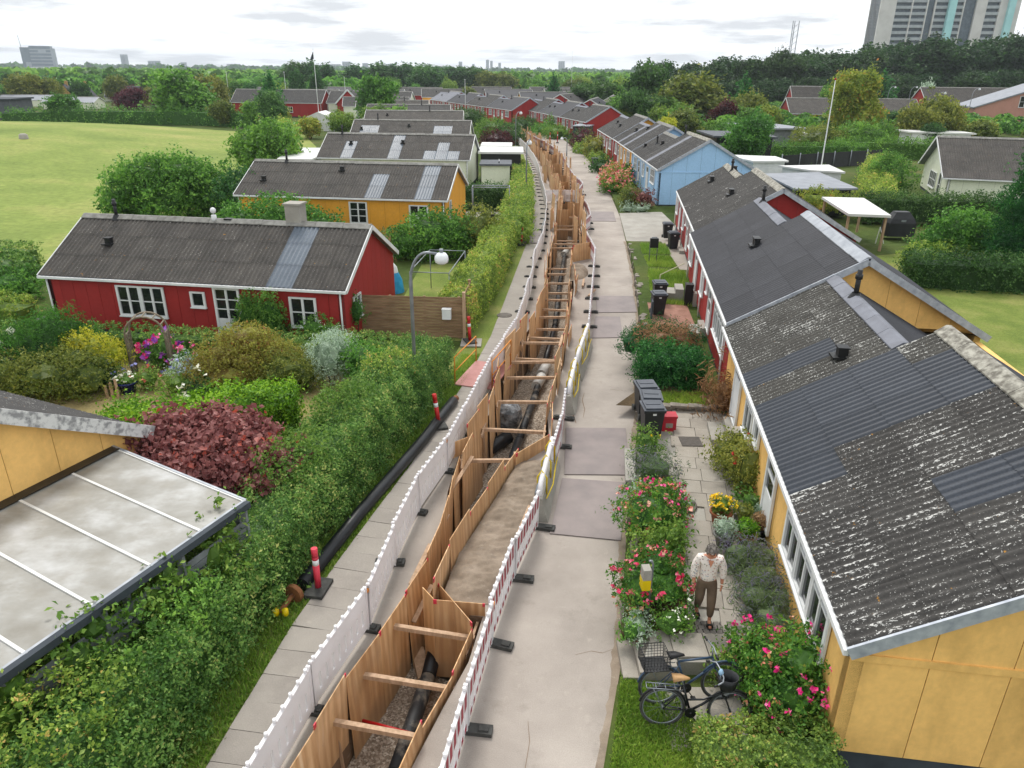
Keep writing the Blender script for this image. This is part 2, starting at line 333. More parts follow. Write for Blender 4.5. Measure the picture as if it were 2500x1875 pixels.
mk('verge', simple('verge_metal', '#b9bec4', '#9096a0', 5, .5, .1, metal=.2, lo=.3, hi=.7)); mk('peel', simple('peeling_white', '#cfcfcc', '#8c8c8c', 7, .8, .2, lo=.45, hi=.6)); mk('white', simple('white_paint', '#e2e3e2', '#cfd1d0', 2, .5, .03)); mk('plinth', simple('dark_plinth', '#3d444b', '#30363c', 2, .8, .1)); mk('black', simple('black_plastic', '#1b1c1e', '#141516', 3, .45, .03)); mk('bin', simple('bin_plastic', '#26282b', '#1e2022', 3, .5, .05)); mk('binlid', simple('bin_lid', '#4a4f57', '#40454c', 3, .5, .05)); mk('rubber', simple('rubber', '#4a4a47', '#353533', 8, .85, .3))
mk('signred', simple('safety_red', '#c01a1c', '#a31517', 3, .45, .03)); mk('pinkred', simple('faded_red', '#d23a4c', '#c42d40', 3, .5, .03)); mk('plastic', simple('white_plastic', '#f6f4f5', '#e6e3e3', 1.2, .45, .03, lo=.4, hi=.7)); _t = MT['plastic'].node_tree; _b = _t.nodes['Principled BSDF']; _tr = _t.nodes.new('ShaderNodeBsdfTranslucent'); _tr.inputs[0].default_value = (.92, .9, .91, 1); _mx = _t.nodes.new('ShaderNodeMixShader'); _mx.inputs[0].default_value = .35; _t.links.new(_b.outputs[0], _mx.inputs[1]); _t.links.new(_tr.outputs[0], _mx.inputs[2]); _t.links.new(_mx.outputs[0], _t.nodes['Material Output'].inputs[0]); mk('stripe', simple('stripe_red', '#a8203a', '#8d1a30', 3, .45, .02)); mk('orangem', simple('orange_metal', '#d98a1e', '#c4761a', 3, .5, .05)); mk('yellowm', simple('yellow_paint', '#e2c400', '#c9ae00', 3, .5, .02)); mk('steel', simple('galvanised', '#8e9398', '#7b8085', 4, .45, .05, metal=.5)); mk('globe', simple('opal_globe', '#eceeee', '#e2e4e5', 2, .25, 0)); mk('pipe', simple('black_pipe', '#17191c', '#212428', 2, .4, .05, lo=.4, hi=.7)); mk('pipedust', simple('dusty_pipe', '#1d1f22', '#8d8579', 2.6, .6, .1, lo=.5, hi=.72)); mk('wrapwhite', simple('white_wrap', '#d8d8d4', '#b9b8b2', 4, .5, .1))
def plymat():
    m, t, b = nodes('plywood'); v = objvec(t, (5, 5, .55)); n = noise(t, v, 1.5, 5, .55)
    wv = t.nodes.new('ShaderNodeTexWave'); wv.inputs['Scale'].default_value = .45; wv.inputs['Distortion'].default_value = 9; wv.inputs['Detail'].default_value = 2; t.links.new(objvec(t, (3.2, 3.2, .5)), wv.inputs['Vector'])
    col = ramp(t, n, [(.3, hx('#c8a274')), (.55, hx('#dcb88c')), (.75, hx('#e8cda8'))]); col = mix(t, .3, col, mix(t, 1, col, ramp(t, wv.outputs[1], [(.2, hx('#c9a27e')), (.8, W(1.1))]), 'MULTIPLY'))
    i = t.nodes.new('ShaderNodeObjectInfo'); col = mix(t, 1, col, ramp(t, i.outputs['Random'], [(0, hx('#ddd3c8')), (.35, hx('#f2eae0')), (.7, W(1)), (1, hx('#fff6e6'))]), 'MULTIPLY')
    kn = ramp(t, noise(t, objvec(t, (3, 3, 1.2)), 2.6, 2), [(.73, W(0)), (.77, W(1))]); col = mix(t, kn, col, hx('#e2c9a0'))
    dirt = ramp(t, noise(t, objvec(t), .9, 5), [(.5, W(0)), (.8, W(.65))]); col = mix(t, dirt, col, hx('#94795c'))
    tcz = t.nodes.new('ShaderNodeTexCoord'); sz = t.nodes.new('ShaderNodeSeparateXYZ'); t.links.new(tcz.outputs['Object'], sz.inputs[0]); az = t.nodes.new('ShaderNodeMath'); az.operation = 'MULTIPLY_ADD'; t.links.new(noise(t, objvec(t), 2.5, 6), az.inputs[0]); az.inputs[1].default_value = 1.1; t.links.new(sz.outputs['Z'], az.inputs[2])
    mud = ramp(t, az.outputs[0], [(0, W(.8)), (1, W(0))]); mrz = t.nodes.new('ShaderNodeMapRange'); mrz.inputs['From Min'].default_value = -1.5; mrz.inputs['From Max'].default_value = -.75; t.links.new(az.outputs[0], mrz.inputs[0]); mud = ramp(t, mrz.outputs[0], [(0, W(.5)), (1, W(0))]); col = mix(t, mud, col, hx('#8d7963'))
    t.links.new(col, b.inputs['Base Color']); b.inputs['Roughness'].default_value = .75; bump(t, b, n, .15, .01); return m
mk('ply', plymat()); mk('timber', simple('pale_timber', '#c2a488', '#a2866a', 2, .8, .2, sc=(6, 6, 1))); mk('fencewood', simple('brown_boards', '#9c8062', '#7d6248', 1.5, .85, .25, sc=(1, 6, 6))); mk('greywood', simple('grey_boards', '#83878a', '#6a6e70', 2, .8, .2)); mk('oldwood', simple('old_lattice', '#8a7f6e', '#6d6355', 4, .9, .3))
def concmat(name, c1, c2, c3, sc1=.35, world=True, dark=.25):
    m, t, b = nodes(name); v = objvec(t, world=world)
    col = ramp(t, noise(t, v, sc1, 7, .6), [(.3, hx(c1)), (.5, hx(c2)), (.72, hx(c3))]); g = noise(t, v, 55, 3); col = mix(t, 1, col, ramp(t, g, [(.25, W(.84)), (.75, W(1.1))]), 'MULTIPLY')
    st = ramp(t, noise(t, v, 1.7, 8, .7), [(.56, W(0)), (.78, W(dark))]); col = mix(t, st, col, hx('#5d574e'))
    sk = ramp(t, noise(t, v, 11, 9, .75), [(.62, W(0)), (.72, W(.38))]); col = mix(t, sk, col, hx('#5f584f')); lt = ramp(t, noise(t, v, 4.5, 6, .7), [(.58, W(0)), (.75, W(.35))]); col = mix(t, lt, col, hx('#c0b6a8'))
    t.links.new(col, b.inputs['Base Color']); b.inputs['Roughness'].default_value = .9; b.inputs['Specular IOR Level'].default_value = .25; bump(t, b, g, .3, .006); return m
mk('road', concmat('road_surface', '#8b837b', '#a0978e', '#b3aaa0', .35, True, .4)); mk('slab', concmat('pavement_slab', '#8d867f', '#99928a', '#a39c93', .6, False)); mk('patio', concmat('patio_slab', '#8e877d', '#9c958a', '#a8a197', .8, False, .35)); mk('concrete', concmat('concrete', '#8d8981', '#9c988f', '#a9a59c', .8, False)); mk('sidewalk', concmat('sidewalk', '#8f8880', '#9a938b', '#a59e95'))
mk('sand', concmat('sand', '#75685a', '#897b6b', '#9c8e7e', 1.6, True, .6)); mk('soil', concmat('soil_wall', '#6b5846', '#7c6753', '#8a7560', 1.2, True, .4)); mk('plate', simple('steel_plate', '#887d79', '#736a68', 1.2, .6, .15, metal=.1, lo=.3, hi=.7)); mk('manhole', simple('cast_iron', '#6a625a', '#524b45', 8, .7, .4)); mk('mat', simple('doormat', '#5f5a55', '#4f4a46', 12, .95, .2)); mk('brickpave', simple('brick_paving', '#a07868', '#85604f', 3, .9, .2)); mk('stone', simple('rough_stone', '#8c857a', '#6e675d', 4, .9, .5)); mk('cobble', simple('cobble', '#77716a', '#5d5852', 3, .85, .3))
def gravelmat():
    m, t, b = nodes('gravel'); v = objvec(t, world=True); vo = t.nodes.new('ShaderNodeTexVoronoi'); vo.inputs['Scale'].default_value = 28; t.links.new(v, vo.inputs['Vector'])
    sp = t.nodes.new('ShaderNodeSeparateColor'); t.links.new(vo.outputs['Color'], sp.inputs[0]); col = ramp(t, sp.outputs[0], [(0, hx('#6d5f50')), (.5, hx('#958574')), (1, hx('#c4b8a8'))]); col = mix(t, ramp(t, noise(t, v, 1.2, 5), [(.5, W(0)), (.75, W(.6))]), col, hx('#75604b'))
    t.links.new(col, b.inputs['Base Color']); b.inputs['Roughness'].default_value = .95; bump(t, b, vo.outputs['Distance'], .6, .03); return m
mk('gravel', gravelmat())
def grassmat(name, cs, s1=.25, s2=8, bumpst=.6):
    m, t, b = nodes(name); v = objvec(t, world=True); col = ramp(t, noise(t, v, s1, 7, .62), [(.28, hx(cs[0])), (.5, hx(cs[1])), (.72, hx(cs[2]))]); f = noise(t, v, s2, 6, .7)
    col = mix(t, 1, col, ramp(t, f, [(.3, W(.72)), (.7, W(1.2))]), 'MULTIPLY'); t.links.new(col, b.inputs['Base Color']); b.inputs['Roughness'].default_value = .95; b.inputs['Specular IOR Level'].default_value = .1; bump(t, b, f, bumpst, .08); return m
mk('meadow', grassmat('meadow_grass', ('#62743a', '#808e4a', '#a29e62'), .06, 2.2)); mk('lawn', grassmat('lawn_grass', ('#5c6e34', '#73813f', '#8e8e54'), .5, 14)); mk('ground', grassmat('garden_ground', ('#33441f', '#4b5a2a', '#66613a'), .12, 3)); mk('bedsoil', grassmat('bed_soil', ('#4a3f30', '#5b4d3a', '#6a6044'), .8, 14)); mk('drylawn', grassmat('dry_lawn', ('#6d8038', '#94885a', '#a08f68'), .45, 14)); mk('path', grassmat('red_path', ('#8a6b4e', '#9a7a5c', '#a88a6a'), .8, 14, .2))
def glassmat():
    m, t, b = nodes('window_glass'); b.inputs['Base Color'].default_value = (.012, .014, .016, 1); b.inputs['Roughness'].default_value = .08; b.inputs['Specular IOR Level'].default_value = .6; return m
mk('glass', glassmat())
def carportmat():
    m, t, b = nodes('translucent_roof'); v = objvec(t); vs = objvec(t, (1.2, 1.6, 1)); n = noise(t, vs, .8, 6, .6)
    col = ramp(t, n, [(.3, hx('#7b776d')), (.5, hx('#918f88')), (.7, hx('#b2b2b0'))]); col = mix(t, ramp(t, noise(t, v, 1.4, 6), [(.5, W(0)), (.75, W(.5))]), col, hx('#7d7666'))
    t.links.new(col, b.inputs['Base Color']); b.inputs['Roughness'].default_value = .5; bump(t, b, noise(t, v, .8, 3), .15, .05); return m
mk('carport', carportmat()); mk('whiteroof', simple('white_roof', '#dcdcd8', '#c6c6c2', .6, .5, .05, lo=.3, hi=.7)); mk('felt', simple('roof_felt', '#5b5f65', '#4c4f55', 2, .8, .1)); mk('greyroof', simple('grey_sheet', '#8b8f96', '#777b82', 1, .5, .1))
mk('bark', simple('bark', '#5c4c3c', '#3f342a', 6, .95, .6, sc=(1, 1, .25))); mk('twig', simple('twig', '#6e5540', '#4e3b2c', 6, .9, .3)); mk('terracotta', simple('terracotta', '#a86442', '#8f5236', 4, .8, .1)); mk('potgrey', simple('grey_pot', '#7d7c78', '#686763', 4, .7, .1)); mk('bluepot', simple('blue_glaze', '#1b2a6e', '#152259', 3, .2, .02)); mk('tarp', simple('black_cover', '#191a1c', '#232528', 3, .5, .3)); mk('silverfoil', simple('grey_plastic_wrap', '#4a4d50', '#8f9498', 5, .25, .4, lo=.4, hi=.6)); mk('redbox', simple('red_plastic', '#c4283a', '#a81f30', 3, .45, .03)); mk('bluetoy', simple('blue_fabric', '#2f9fd0', '#2286b4', 3, .6, .05))
mk('lf_hedge', leafmat('leaf_hedge', '#3a5a28', '#60843c', '#90aa56', '#b4b468')); mk('lf_clip', leafmat('leaf_clipped', '#4b6529', '#75913b', '#a5b652', '#c3a460')); mk('lf_dark', leafmat('leaf_dark', '#25401d', '#385929', '#55773b')); mk('lf_mid', leafmat('leaf_mid', '#375922', '#527e32', '#7aa444')); mk('lf_lime', leafmat('leaf_lime', '#466424', '#668534', '#8aa048')); mk('lf_thuja', leafmat('leaf_thuja', '#3c6015', '#5d8a1e', '#91b630')); mk('lf_yew', leafmat('leaf_yew', '#184022', '#25592b', '#3f7c37')); mk('lf_red', leafmat('leaf_red_maple', '#5e3032', '#845050', '#a67470', '#a84a3e')); mk('lf_juniper', leafmat('leaf_juniper', '#24471f', '#356527', '#4d8334')); mk('lf_rust', leafmat('leaf_rust_maple', '#6c5a2a', '#87863a', '#a5a44c', '#94643c')); mk('lf_olive', leafmat('leaf_olive', '#495924', '#6c7732', '#919344')); mk('lf_silver', leafmat('leaf_silver', '#71846e', '#97a993', '#c1d0bd')); mk('lf_gold', leafmat('leaf_gold', '#7c8a22', '#9ca42e', '#b8b43e')); mk('lf_copper', leafmat('leaf_copper', '#341b1f', '#492429', '#633234')); mk('lf_autumn', leafmat('leaf_turning', '#596c29', '#819137', '#a9a447', '#b67e40')); mk('lf_poplar', leafmat('leaf_poplar', '#274924', '#3b6332', '#557e40')); mk('lf_lav', leafmat('lavender', '#4c623c', '#687a50', '#7e7890')); mk('lf_rose', leafmat('leaf_rose', '#375924', '#598130', '#84a840', '#af8549')); mk('lf_grass', leafmat('grass_blade', '#56762a', '#769636', '#98aa4c', trans=.35)); mk('lf_dry', leafmat('dry_stems', '#6a5038', '#8c6e4c', '#a88c66')); mk('lf_ivy', leafmat('leaf_ivy', '#2d5022', '#49752d', '#6e933d'))
mk('lf_beech', leafmat('leaf_beech', '#44602a', '#6f8a3c', '#9cae52', '#a88a54')); mk('lf_belt', leafmat('leaf_belt', '#1a3016', '#2b4822', '#42602f'))
mk('pet_pink', leafmat('petal_pink', '#c01a5a', '#d83a78', '#e67a9c', trans=.2)); mk('pet_coral', leafmat('petal_coral', '#b85a4c', '#cf8470', '#dba692', trans=.2)); mk('pet_white', leafmat('petal_white', '#c8c8b4', '#dadac8', '#e6e6dc', trans=.2)); mk('pet_purple', leafmat('petal_purple', '#6a2a8a', '#8a4aa8', '#b05ac0', trans=.2)); mk('pet_yellow', leafmat('petal_yellow', '#c8a800', '#dcc010', '#e8d040', trans=.2)); mk('pet_blue', leafmat('petal_blue', '#6a70a8', '#8a90c0', '#b0b4d8', trans=.2)); mk('pet_red', leafmat('petal_red', '#8a1a24', '#a82430', '#c03a44', trans=.2))

# ---------------------------------------------------------------- the setting: ground, road, pavement
LE = [(-4.9, 5.5), (-4.57, 8.0), (-4.15, 11.0), (-3.55, 13.7), (-2.75, 17.0), (-1.53, 23.3), (-.86, 27.7), (.91, 45.9), (1.6, 58), (1.7, 70), (1.18, 99.8), (-.06, 130), (-6, 155), (-20, 196)]
RE = [(.9, 5.5), (1.43, 8.04), (1.93, 10.0), (2.26, 11.9), (2.78, 14.9), (3.58, 18.7), (4.99, 26.7), (6.28, 37.2), (7.81, 54.2), (8.7, 70.8), (9.0, 95), (7.61, 121.6), (4.5, 134), (-3, 156), (-16, 198)]
TL = [(-3.9, 5.5), (-3.37, 7.7), (-3.1, 8.6), (-2.86, 9.7), (-2.56, 10.5), (-2.22, 11.6), (-1.9, 12.6), (-1.71, 13.7), (-1.59, 14.6), (-1.6, 16.0), (-1.45, 17.9), (-1.12, 19.0), (-.67, 20.7), (-.4, 24.3), (.19, 26.7), (.85, 29.5), (1.44, 33.2), (2.0, 41.5), (2.7, 47.8), (3.5, 60.2), (3.4, 67), (3.35, 84), (2.88, 92), (2.5, 102), (1.9, 114), (.4, 126)]
TR = [(-1.9, 5.5), (-1.52, 7.9), (-1.11, 9.15), (-.74, 10.2), (-.53, 11.4), (-1.45, 11.55), (-1.12, 13.4), (-.71, 14.6), (.1, 17.2), (.3, 17.8), (1.1, 18.5), (1.1, 20.4), (1.35, 21.7), (1.9, 25.0), (2.4, 29.5), (3.0, 35), (3.34, 40.8), (4.4, 41.3), (4.5, 47.8), (4.7, 53), (5.1, 60), (5.3, 73), (5.3, 84), (5.1, 92), (4.7, 102), (3.6, 114), (1.6, 126)]
FLOOR = -1.65
def ytab(*tabs):
    s = set()
    for t in tabs: s |= {p[1] for p in t}
    return sorted(s)
YS = sorted(set(ytab(LE, RE, TL, TR)) | {2, -40, 9.93, 9.97, 10.72, 10.76, 44, 46.2, 56, 57.2, 180})
def step(y): return .04 if y < 9.95 else .33 if y <= 44 else .05 if y <= 56.5 else .2 if y < 100 else .1
def strip(name, fa, fb, ys, z, mat, zb=None):
    m = MB(); vs = []
    for y in ys: vs += [(fa(y), y, z), (fb(y), y, z if zb is None else zb)]
    m.add(vs, [(2 * i, 2 * i + 1, 2 * i + 3, 2 * i + 2) for i in range(len(ys) - 1)]); o = m.build(name, mat); tag(o, kind='structure'); return o
le = lambda y: interp(LE, max(5.5, y)); re_ = lambda y: interp(RE, max(5.5, y)); tl = lambda y: interp(TL, y); tr_ = lambda y: interp(TR, y)
g = MB()
ysg = [-3000] + [y for y in YS if y <= 198] + [230]
rows = []
for y in ysg:
    s = step(y)
    if y == 230: L_, R_ = -28, -24
    else: L_, R_ = le(y), re_(y)
    rows.append([(-9000, y, 0), (L_ - 14, y, 0), (L_, y, 0), (R_, y, -.02), (R_ + (.95 if 9.9 < y < 10.74 else .05), y, s), (R_ + 3.5, y, s), (R_ + 8, y, .3 if s > .1 else s), (9000, y, .3)])
rows.append([(-9000, 9000, 0), (-800, 9000, 0), (-400, 9000, 0), (-390, 9000, -.02), (-380, 9000, .1), (-300, 9000, .1), (-200, 9000, .3), (9000, 9000, .3)])
vs = [p for r in rows for p in r]; n8 = 8; fs = []
for i in range(len(rows) - 1):
    for k in range(7):
        if k == 2 and rows[i][0][1] < 230 and rows[i][0][1] >= -40: continue
        fs.append((i * n8 + k, i * n8 + k + 1, (i + 1) * n8 + k + 1, (i + 1) * n8 + k))
g.add(vs, fs); tag(g.build('ground', MT['ground']), kind='structure')
# road: left part beside the pavement, right lane; trench in between
yr = [y for y in YS if -40 <= y <= 198] + [198]; yr = sorted(set(yr))
yt = [y for y in yr if 5.5 <= y <= 126]
PAV = lambda y: le(y) + (1.0 if y < 40 else .95)
strip('pavement', le, PAV, yr, 0.035, MT['sidewalk'])
m = MB()
def band(fa, fb, ys, z):
    vs = []
    for y in ys: vs += [(fa(y), y, z), (fb(y), y, z)]
    m.add(vs, [(2 * i, 2 * i + 1, 2 * i + 3, 2 * i + 2) for i in range(len(ys) - 1)])
y0 = [y for y in yr if y <= 5.5]; y1 = [y for y in yr if y >= 126]
band(PAV, re_, y0, 0); band(PAV, tl, yt, 0); band(tr_, re_, yt, 0); band(PAV, re_, y1, 0)
road = tag(m.build('road', MT['road']), kind='structure')
m = MB(); vs = []
for y in yr: vs += [(PAV(y), y, 0.035), (PAV(y), y, 0)]
m.add(vs, [(2 * i, 2 * i + 1, 2 * i + 3, 2 * i + 2) for i in range(len(yr) - 1)]); tag(m.build('kerb', MT['concrete']), kind='structure')
# trench: soil walls and gravel bed
m = MB(); vs = []
for y in yt: vs += [(tl(y), y, 0), (tl(y) + .05, y, FLOOR), (tr_(y) - .05, y, FLOOR), (tr_(y), y, 0)]
m.add(vs, [(4 * i + k, 4 * i + 4 + k, 4 * i + 5 + k, 4 * i + 1 + k) for i in range(len(yt) - 1) for k in (0, 2)] + [(0, 1, 2, 3)] + [(len(vs) - 1, len(vs) - 2, len(vs) - 3, len(vs) - 4)])
tag(m.build('trench_wall', MT['soil']), kind='structure')
ys = np.linspace(5.5, 126, 420); xs = np.linspace(0, 1, 12)
X = np.array([[tl(y) + .05 + (tr_(y) - tl(y) - .1) * x for x in xs] for y in ys]); Y = np.repeat(ys[:, None], 12, 1)
Z = FLOOR + .12 * wob(np.stack([X, Y, 0 * X], -1), 1.7, 4) + .05 * wob(np.stack([X, Y, 0 * X], -1), 6, 5)
tag(obj('trench_bed', grid_mesh('trench_bed', X, Y, Z, MT['gravel'])), kind='structure')
# loose stones on the trench bed near the camera
r = np.random.RandomState(3); nst = 2600
yy = r.uniform(6.5, 24, nst); tt = r.rand(nst); xx = np.array([tl(y) + .1 + (tr_(y) - tl(y) - .2) * t for y, t in zip(yy, tt)])
zz_ = FLOOR + .12 * wob(np.stack([xx, yy, 0 * xx], -1), 1.7, 4) + .05 * wob(np.stack([xx, yy, 0 * xx], -1), 6, 5)
oc = np.array([(1, 0, 0), (0, 1, 0), (-1, 0, 0), (0, -1, 0), (0, 0, 1)]); of = np.array([(0, 1, 4), (1, 2, 4), (2, 3, 4), (3, 0, 4)])
sv = []; sf = []
for i in range(nst):
    a = r.rand() * 6; s = r.uniform(.012, .035); c, s_ = math.cos(a) * s, math.sin(a) * s
    sv.append(np.stack([oc[:, 0] * c - oc[:, 1] * s_ * .7 + xx[i], oc[:, 0] * s_ + oc[:, 1] * c * .7 + yy[i], oc[:, 2] * s * .6 + zz_[i]], 1)); sf.append(of + 5 * i)
tag(obj('gravel_stones', np_mesh('gravel_stones', np.concatenate(sv), np.concatenate(sf), simple('pebble', '#a39888', '#7c7060', 40, .9, 0, world=True))), 'loose grey gravel stones on the trench bed', 'gravel', kind='stuff')
# pavement slabs, one by one near the camera
pav = bpy.data.objects['pavement']; slab_me = None
sm = MB().box(-.5, -.296, 0, .492, .296, .03).mesh('slab', MT['slab'])
y = 5.9; k = 0
while y < 30:
    dx_ = (le(y + .3) - le(y - .3)) / .6; a = -math.atan(dx_)
    o = obj('slab', sm, pav, (le(y) + .5, y, .032 + rnd.uniform(-.004, .006)), (rnd.uniform(-.006, .006), rnd.uniform(-.006, .006), a + rnd.uniform(-.008, .008)))
    y += .6 * math.cos(a)
# meadow, a low grassy mound on the left
ny, nx = 70, 60
def medge(y): return interp([(-24, 25), (-25, 36), (-23.5, 50), (-22.5, 64), (-23, 85), (-27, 105), (-34, 125), (-44, 150)], y)
X = np.zeros((ny, nx)); Y = np.zeros((ny, nx))
for i, y in enumerate(np.linspace(26, 150, ny)):
    e = medge(y); X[i] = e - (np.linspace(0, 1, nx) ** 1.4) * 150; Y[i] = y
d = (medge(26) - X)
E_ = np.array([[medge(y)] * nx for y in np.linspace(26, 150, ny)]); dd = E_ - X
Z = .012 + 3.0 * (1 - np.exp(-(dd / 26) ** 2)) * np.exp(-((Y - 98) / 40) ** 2) * np.exp(-((X + 62) / 75) ** 2) + .05 * wob(np.stack([X, Y, 0 * X], -1), .12, 8) * (1 - np.exp(-(dd / 8) ** 2))
lim = 128 - np.clip(-X - 60, 0, 200) * .42
fall = np.clip((Y - lim) / 12, 0, 1); Z = Z - fall ** 1.5 * 4
tag(obj('meadow', grid_mesh('meadow', X, Y, Z, MT['meadow'])), kind='structure')
def sheet(name, poly, z, mat, kind='structure'):
    m = MB(); m.add([(p[0], p[1], z) for p in poly], [tuple(range(len(poly)))]); return tag(m.build(name, MT[mat]), kind=kind)
# grass verge by the hedge, lawns, beds, paths
m = MB(); vs = []; yv = [y for y in YS if 5.5 <= y <= 126]
for y in yv: vs += [(le(y) - (.75 if y < 22 else 1.0), y, .012), (le(y), y, .012)]
m.add(vs, [(2 * i, 2 * i + 1, 2 * i + 3, 2 * i + 2) for i in range(len(yv) - 1)]); tag(m.build('verge', MT['lawn']), kind='structure')
sheet('lawn', [(-18, 14), (-5.6, 14), (-4.0, 22.5), (-5.2, 24), (-19, 25.5)], .008, 'drylawn')
sheet('back_lawn', [(-5.2, 27.5), (-2.0, 27.2), (-.6, 37), (-1.0, 40), (-5.0, 39.5)], .02, 'lawn')
sheet('terrace', [(-3.8, 45), (.0, 45), (.7, 56), (-3.6, 56)], .02, 'concrete')
sheet('front_lawn', [(re_(5.6) + .1, 5.6), (3.6, 5.6), (3.6, 8.6), (2.9, 9.85), (re_(9.85) + .1, 9.85)], .055, 'lawn')
sheet('right_lawn', [(14.5, 14), (30, 14), (34, 46), (17, 40)], .32, 'lawn')
sheet('driveway', [(re_(45.8) + .03, 45.8), (11.0, 45.0), (11.2, 50), (11.2, 56.3), (re_(55.6) + .03, 55.6)], .075, 'concrete')

# ---------------------------------------------------------------- house builder
# local frame: x along the ridge (0..L), y across (0..D); the front is the y = 0 side
SHEETS = {}
def sheet_mesh(wd, ln, mat, seg=6, pitch=.177, amp=.024):
    k = (round(wd, 3), round(ln, 3), mat, seg)
    if k not in SHEETS:
        n = max(2, int(round(wd / pitch * seg))); xs = np.linspace(0, wd, n + 1)
        z = amp * np.cos(xs / pitch * 2 * PI)
        X = np.stack([xs, xs]); Y = np.stack([0 * xs, 0 * xs + ln]); Z = np.stack([z + .014, z])
        SHEETS[k] = grid_mesh('roof_sheet', X, Y, Z, MT[mat])
    return SHEETS[k]
def slope_frame(y0, z0, y1, z1):
    return math.hypot(y1 - y0, z1 - z0), math.atan2(z1 - z0, y1 - y0)
def roof_slope(parent, x0, x1, y0, z0, y1, z1, matf, single=None, seg=6, rows=None, sw=1.062, nm='roof'):
    """one roof slope from the eave (y0,z0) up to the ridge (y1,z1): deck slab plus corrugated sheets"""
    ln, an = slope_frame(y0, z0, y1, z1); back = y1 < y0
    deck = MB().prism([(x0, y0, z0 - .05), (x1, y0, z0 - .05), (x1, y1, z1 - .05), (x0, y1, z1 - .05)], (0, 0, -.07)).build(nm, MT['flash'], parent)
    rot = (an, 0, 0) if not back else None
    L_ = x1 - x0; nc = max(1, round(L_ / sw)); sw = L_ / nc; nr = rows or max(1, round(ln / 1.25)); sl_ = ln / nr
    if single:
        nc = 1; nr = 1; sw = L_; sl_ = ln
    for c in range(nc):
        for r in range(nr):
            mt = single or matf(c, r, nc, nr)
            me = sheet_mesh(sw + .02, sl_ + (.06 if r < nr - 1 else 0), mt, seg)
            t = r * sl_
            if not back: o = obj('roof_sheet', me, deck, (x0 + c * sw, y0 + t * math.cos(an), z0 + t * math.sin(an) + rnd.uniform(0, .003)), (an, 0, 0))
            else:
                a2 = math.atan2(z1 - z0, y0 - y1)
                o = obj('roof_sheet', me, deck, (x0 + (c + 1) * sw, y0 - t * math.cos(a2), z0 + t * math.sin(a2) + rnd.uniform(0, .003)), (a2, 0, PI))
    return deck
def ridge_cap(parent, x0, x1, y, z, slope, mat='ridge', wd=.24, pl=1.1):
    n = max(1, round((x1 - x0) / pl)); w_ = (x1 - x0) / n; dz = wd * slope
    me = MB().prism([(0, -wd, -dz + .05), (0, -.05, .055), (0, .05, .055), (0, wd, -dz + .05), (0, wd, -dz + .02), (0, 0, .01), (0, -wd, -dz + .02)], (w_ - .012, 0, 0)).mesh('ridge_cap', MT[mat])
    for i in range(n): obj('ridge_cap', me, parent, (x0 + i * w_, y, z + rnd.uniform(-.004, .01)))
WIN = {}
def window(parent, face, u, z, wd, h, kind='2x2', name='window'):
    """face: (origin, direction along the wall, outward normal) in the house frame; u,z = lower left"""
    o3, du, nn = [Vector(q) for q in face]
    rz = math.atan2(du.y, du.x); loc = o3 + du * u + Vector((0, 0, z))
    key = (round(wd, 2), round(h, 2), kind)
    if key not in WIN:
        f = MB(); t = .065; d0, d1 = .0, -.055
        f.box(-.03, d1, 0, t, d0, h); f.box(wd - t, d1, 0, wd + .03, d0, h); f.box(t, d1 + .002, h - t, wd - t, d0, h); f.box(t, d1 + .002, 0, wd - t, d0, t)
        cols, rows_ = {'1': (1, 1), '2': (2, 1), '2x2': (2, 2), 'french': (4, 2), 'wide': (4, 2), 'door': (1, 2), 'doorglass': (2, 3), 'hatch': (1, 1), 'tall': (2, 2), 'doorplain': (1, 1), 'narrow': (1, 2), 'top2': (2, 2)}[kind]
        panes = []
        xs = [t + (wd - 2 * t) * i / cols for i in range(cols + 1)]; zs = [t + (h - 2 * t) * i / rows_ for i in range(rows_ + 1)]
        if kind in ('door', 'doorplain', 'doorglass'): zs = [.75 if kind != 'doorplain' else 1.3] + [(.75 if kind != 'doorplain' else 1.3) + (h - t - (.75 if kind != 'doorplain' else 1.3)) * (i + 1) / rows_ for i in range(rows_)]; f.box(t, -.03, t, wd - t, -.005, zs[0])
        if kind == 'top2': zs[1] = h * .74; f.box(-.075, -.04, -.05, -.03, 0, h + .03); f.box(wd + .03, -.04, -.05, wd + .06, 0, h + .03)
        for i in range(1, cols):
            w2 = .03 if kind == 'top2' else .045 if (kind in ('french', 'wide') and i == 2) or cols == 2 else .028; f.box(xs[i] - w2, d1 + .004, t, xs[i] + w2, d0, h - t)
        for j in range(1, rows_): f.box(t, d1 + .008, zs[j] - .018, wd - t, d0, zs[j] + .018)
        fm = f.mesh('frame', MT['white'])
        g_ = .03; pm = [MB().box(0, -.006, 0, (xs[1] - xs[0]) - g_, 0, (zs[j + 1] - zs[j]) - g_).mesh('pane', MT['glass']) for j in range(rows_)]
        back = MB().box(0, -.012, 0, wd, .0, h).mesh(name, MT['white'] if kind.startswith('door') else MT['black'])
        sill = MB().box(-.05, -.1, -.045, wd + .05, 0, -.005).mesh('sill', MT['white'])
        WIN[key] = (back, fm, pm, sill, [(xs[i] + g_ / 2, zs[j] + g_ / 2, j) for i in range(cols) for j in range(rows_)])
    back, fm, pm, sill, pos = WIN[key]
    b = obj(name, back, parent, loc + nn * .002, (0, 0, rz)); obj('frame', fm, b, (0, -.013, 0))
    if not kind.startswith('door'): obj('sill', sill, b, (0, -.013, 0))
    for x, z_, j in pos: obj('pane', pm[j], b, (x, -.02, z_))
    return b
PAN = {}
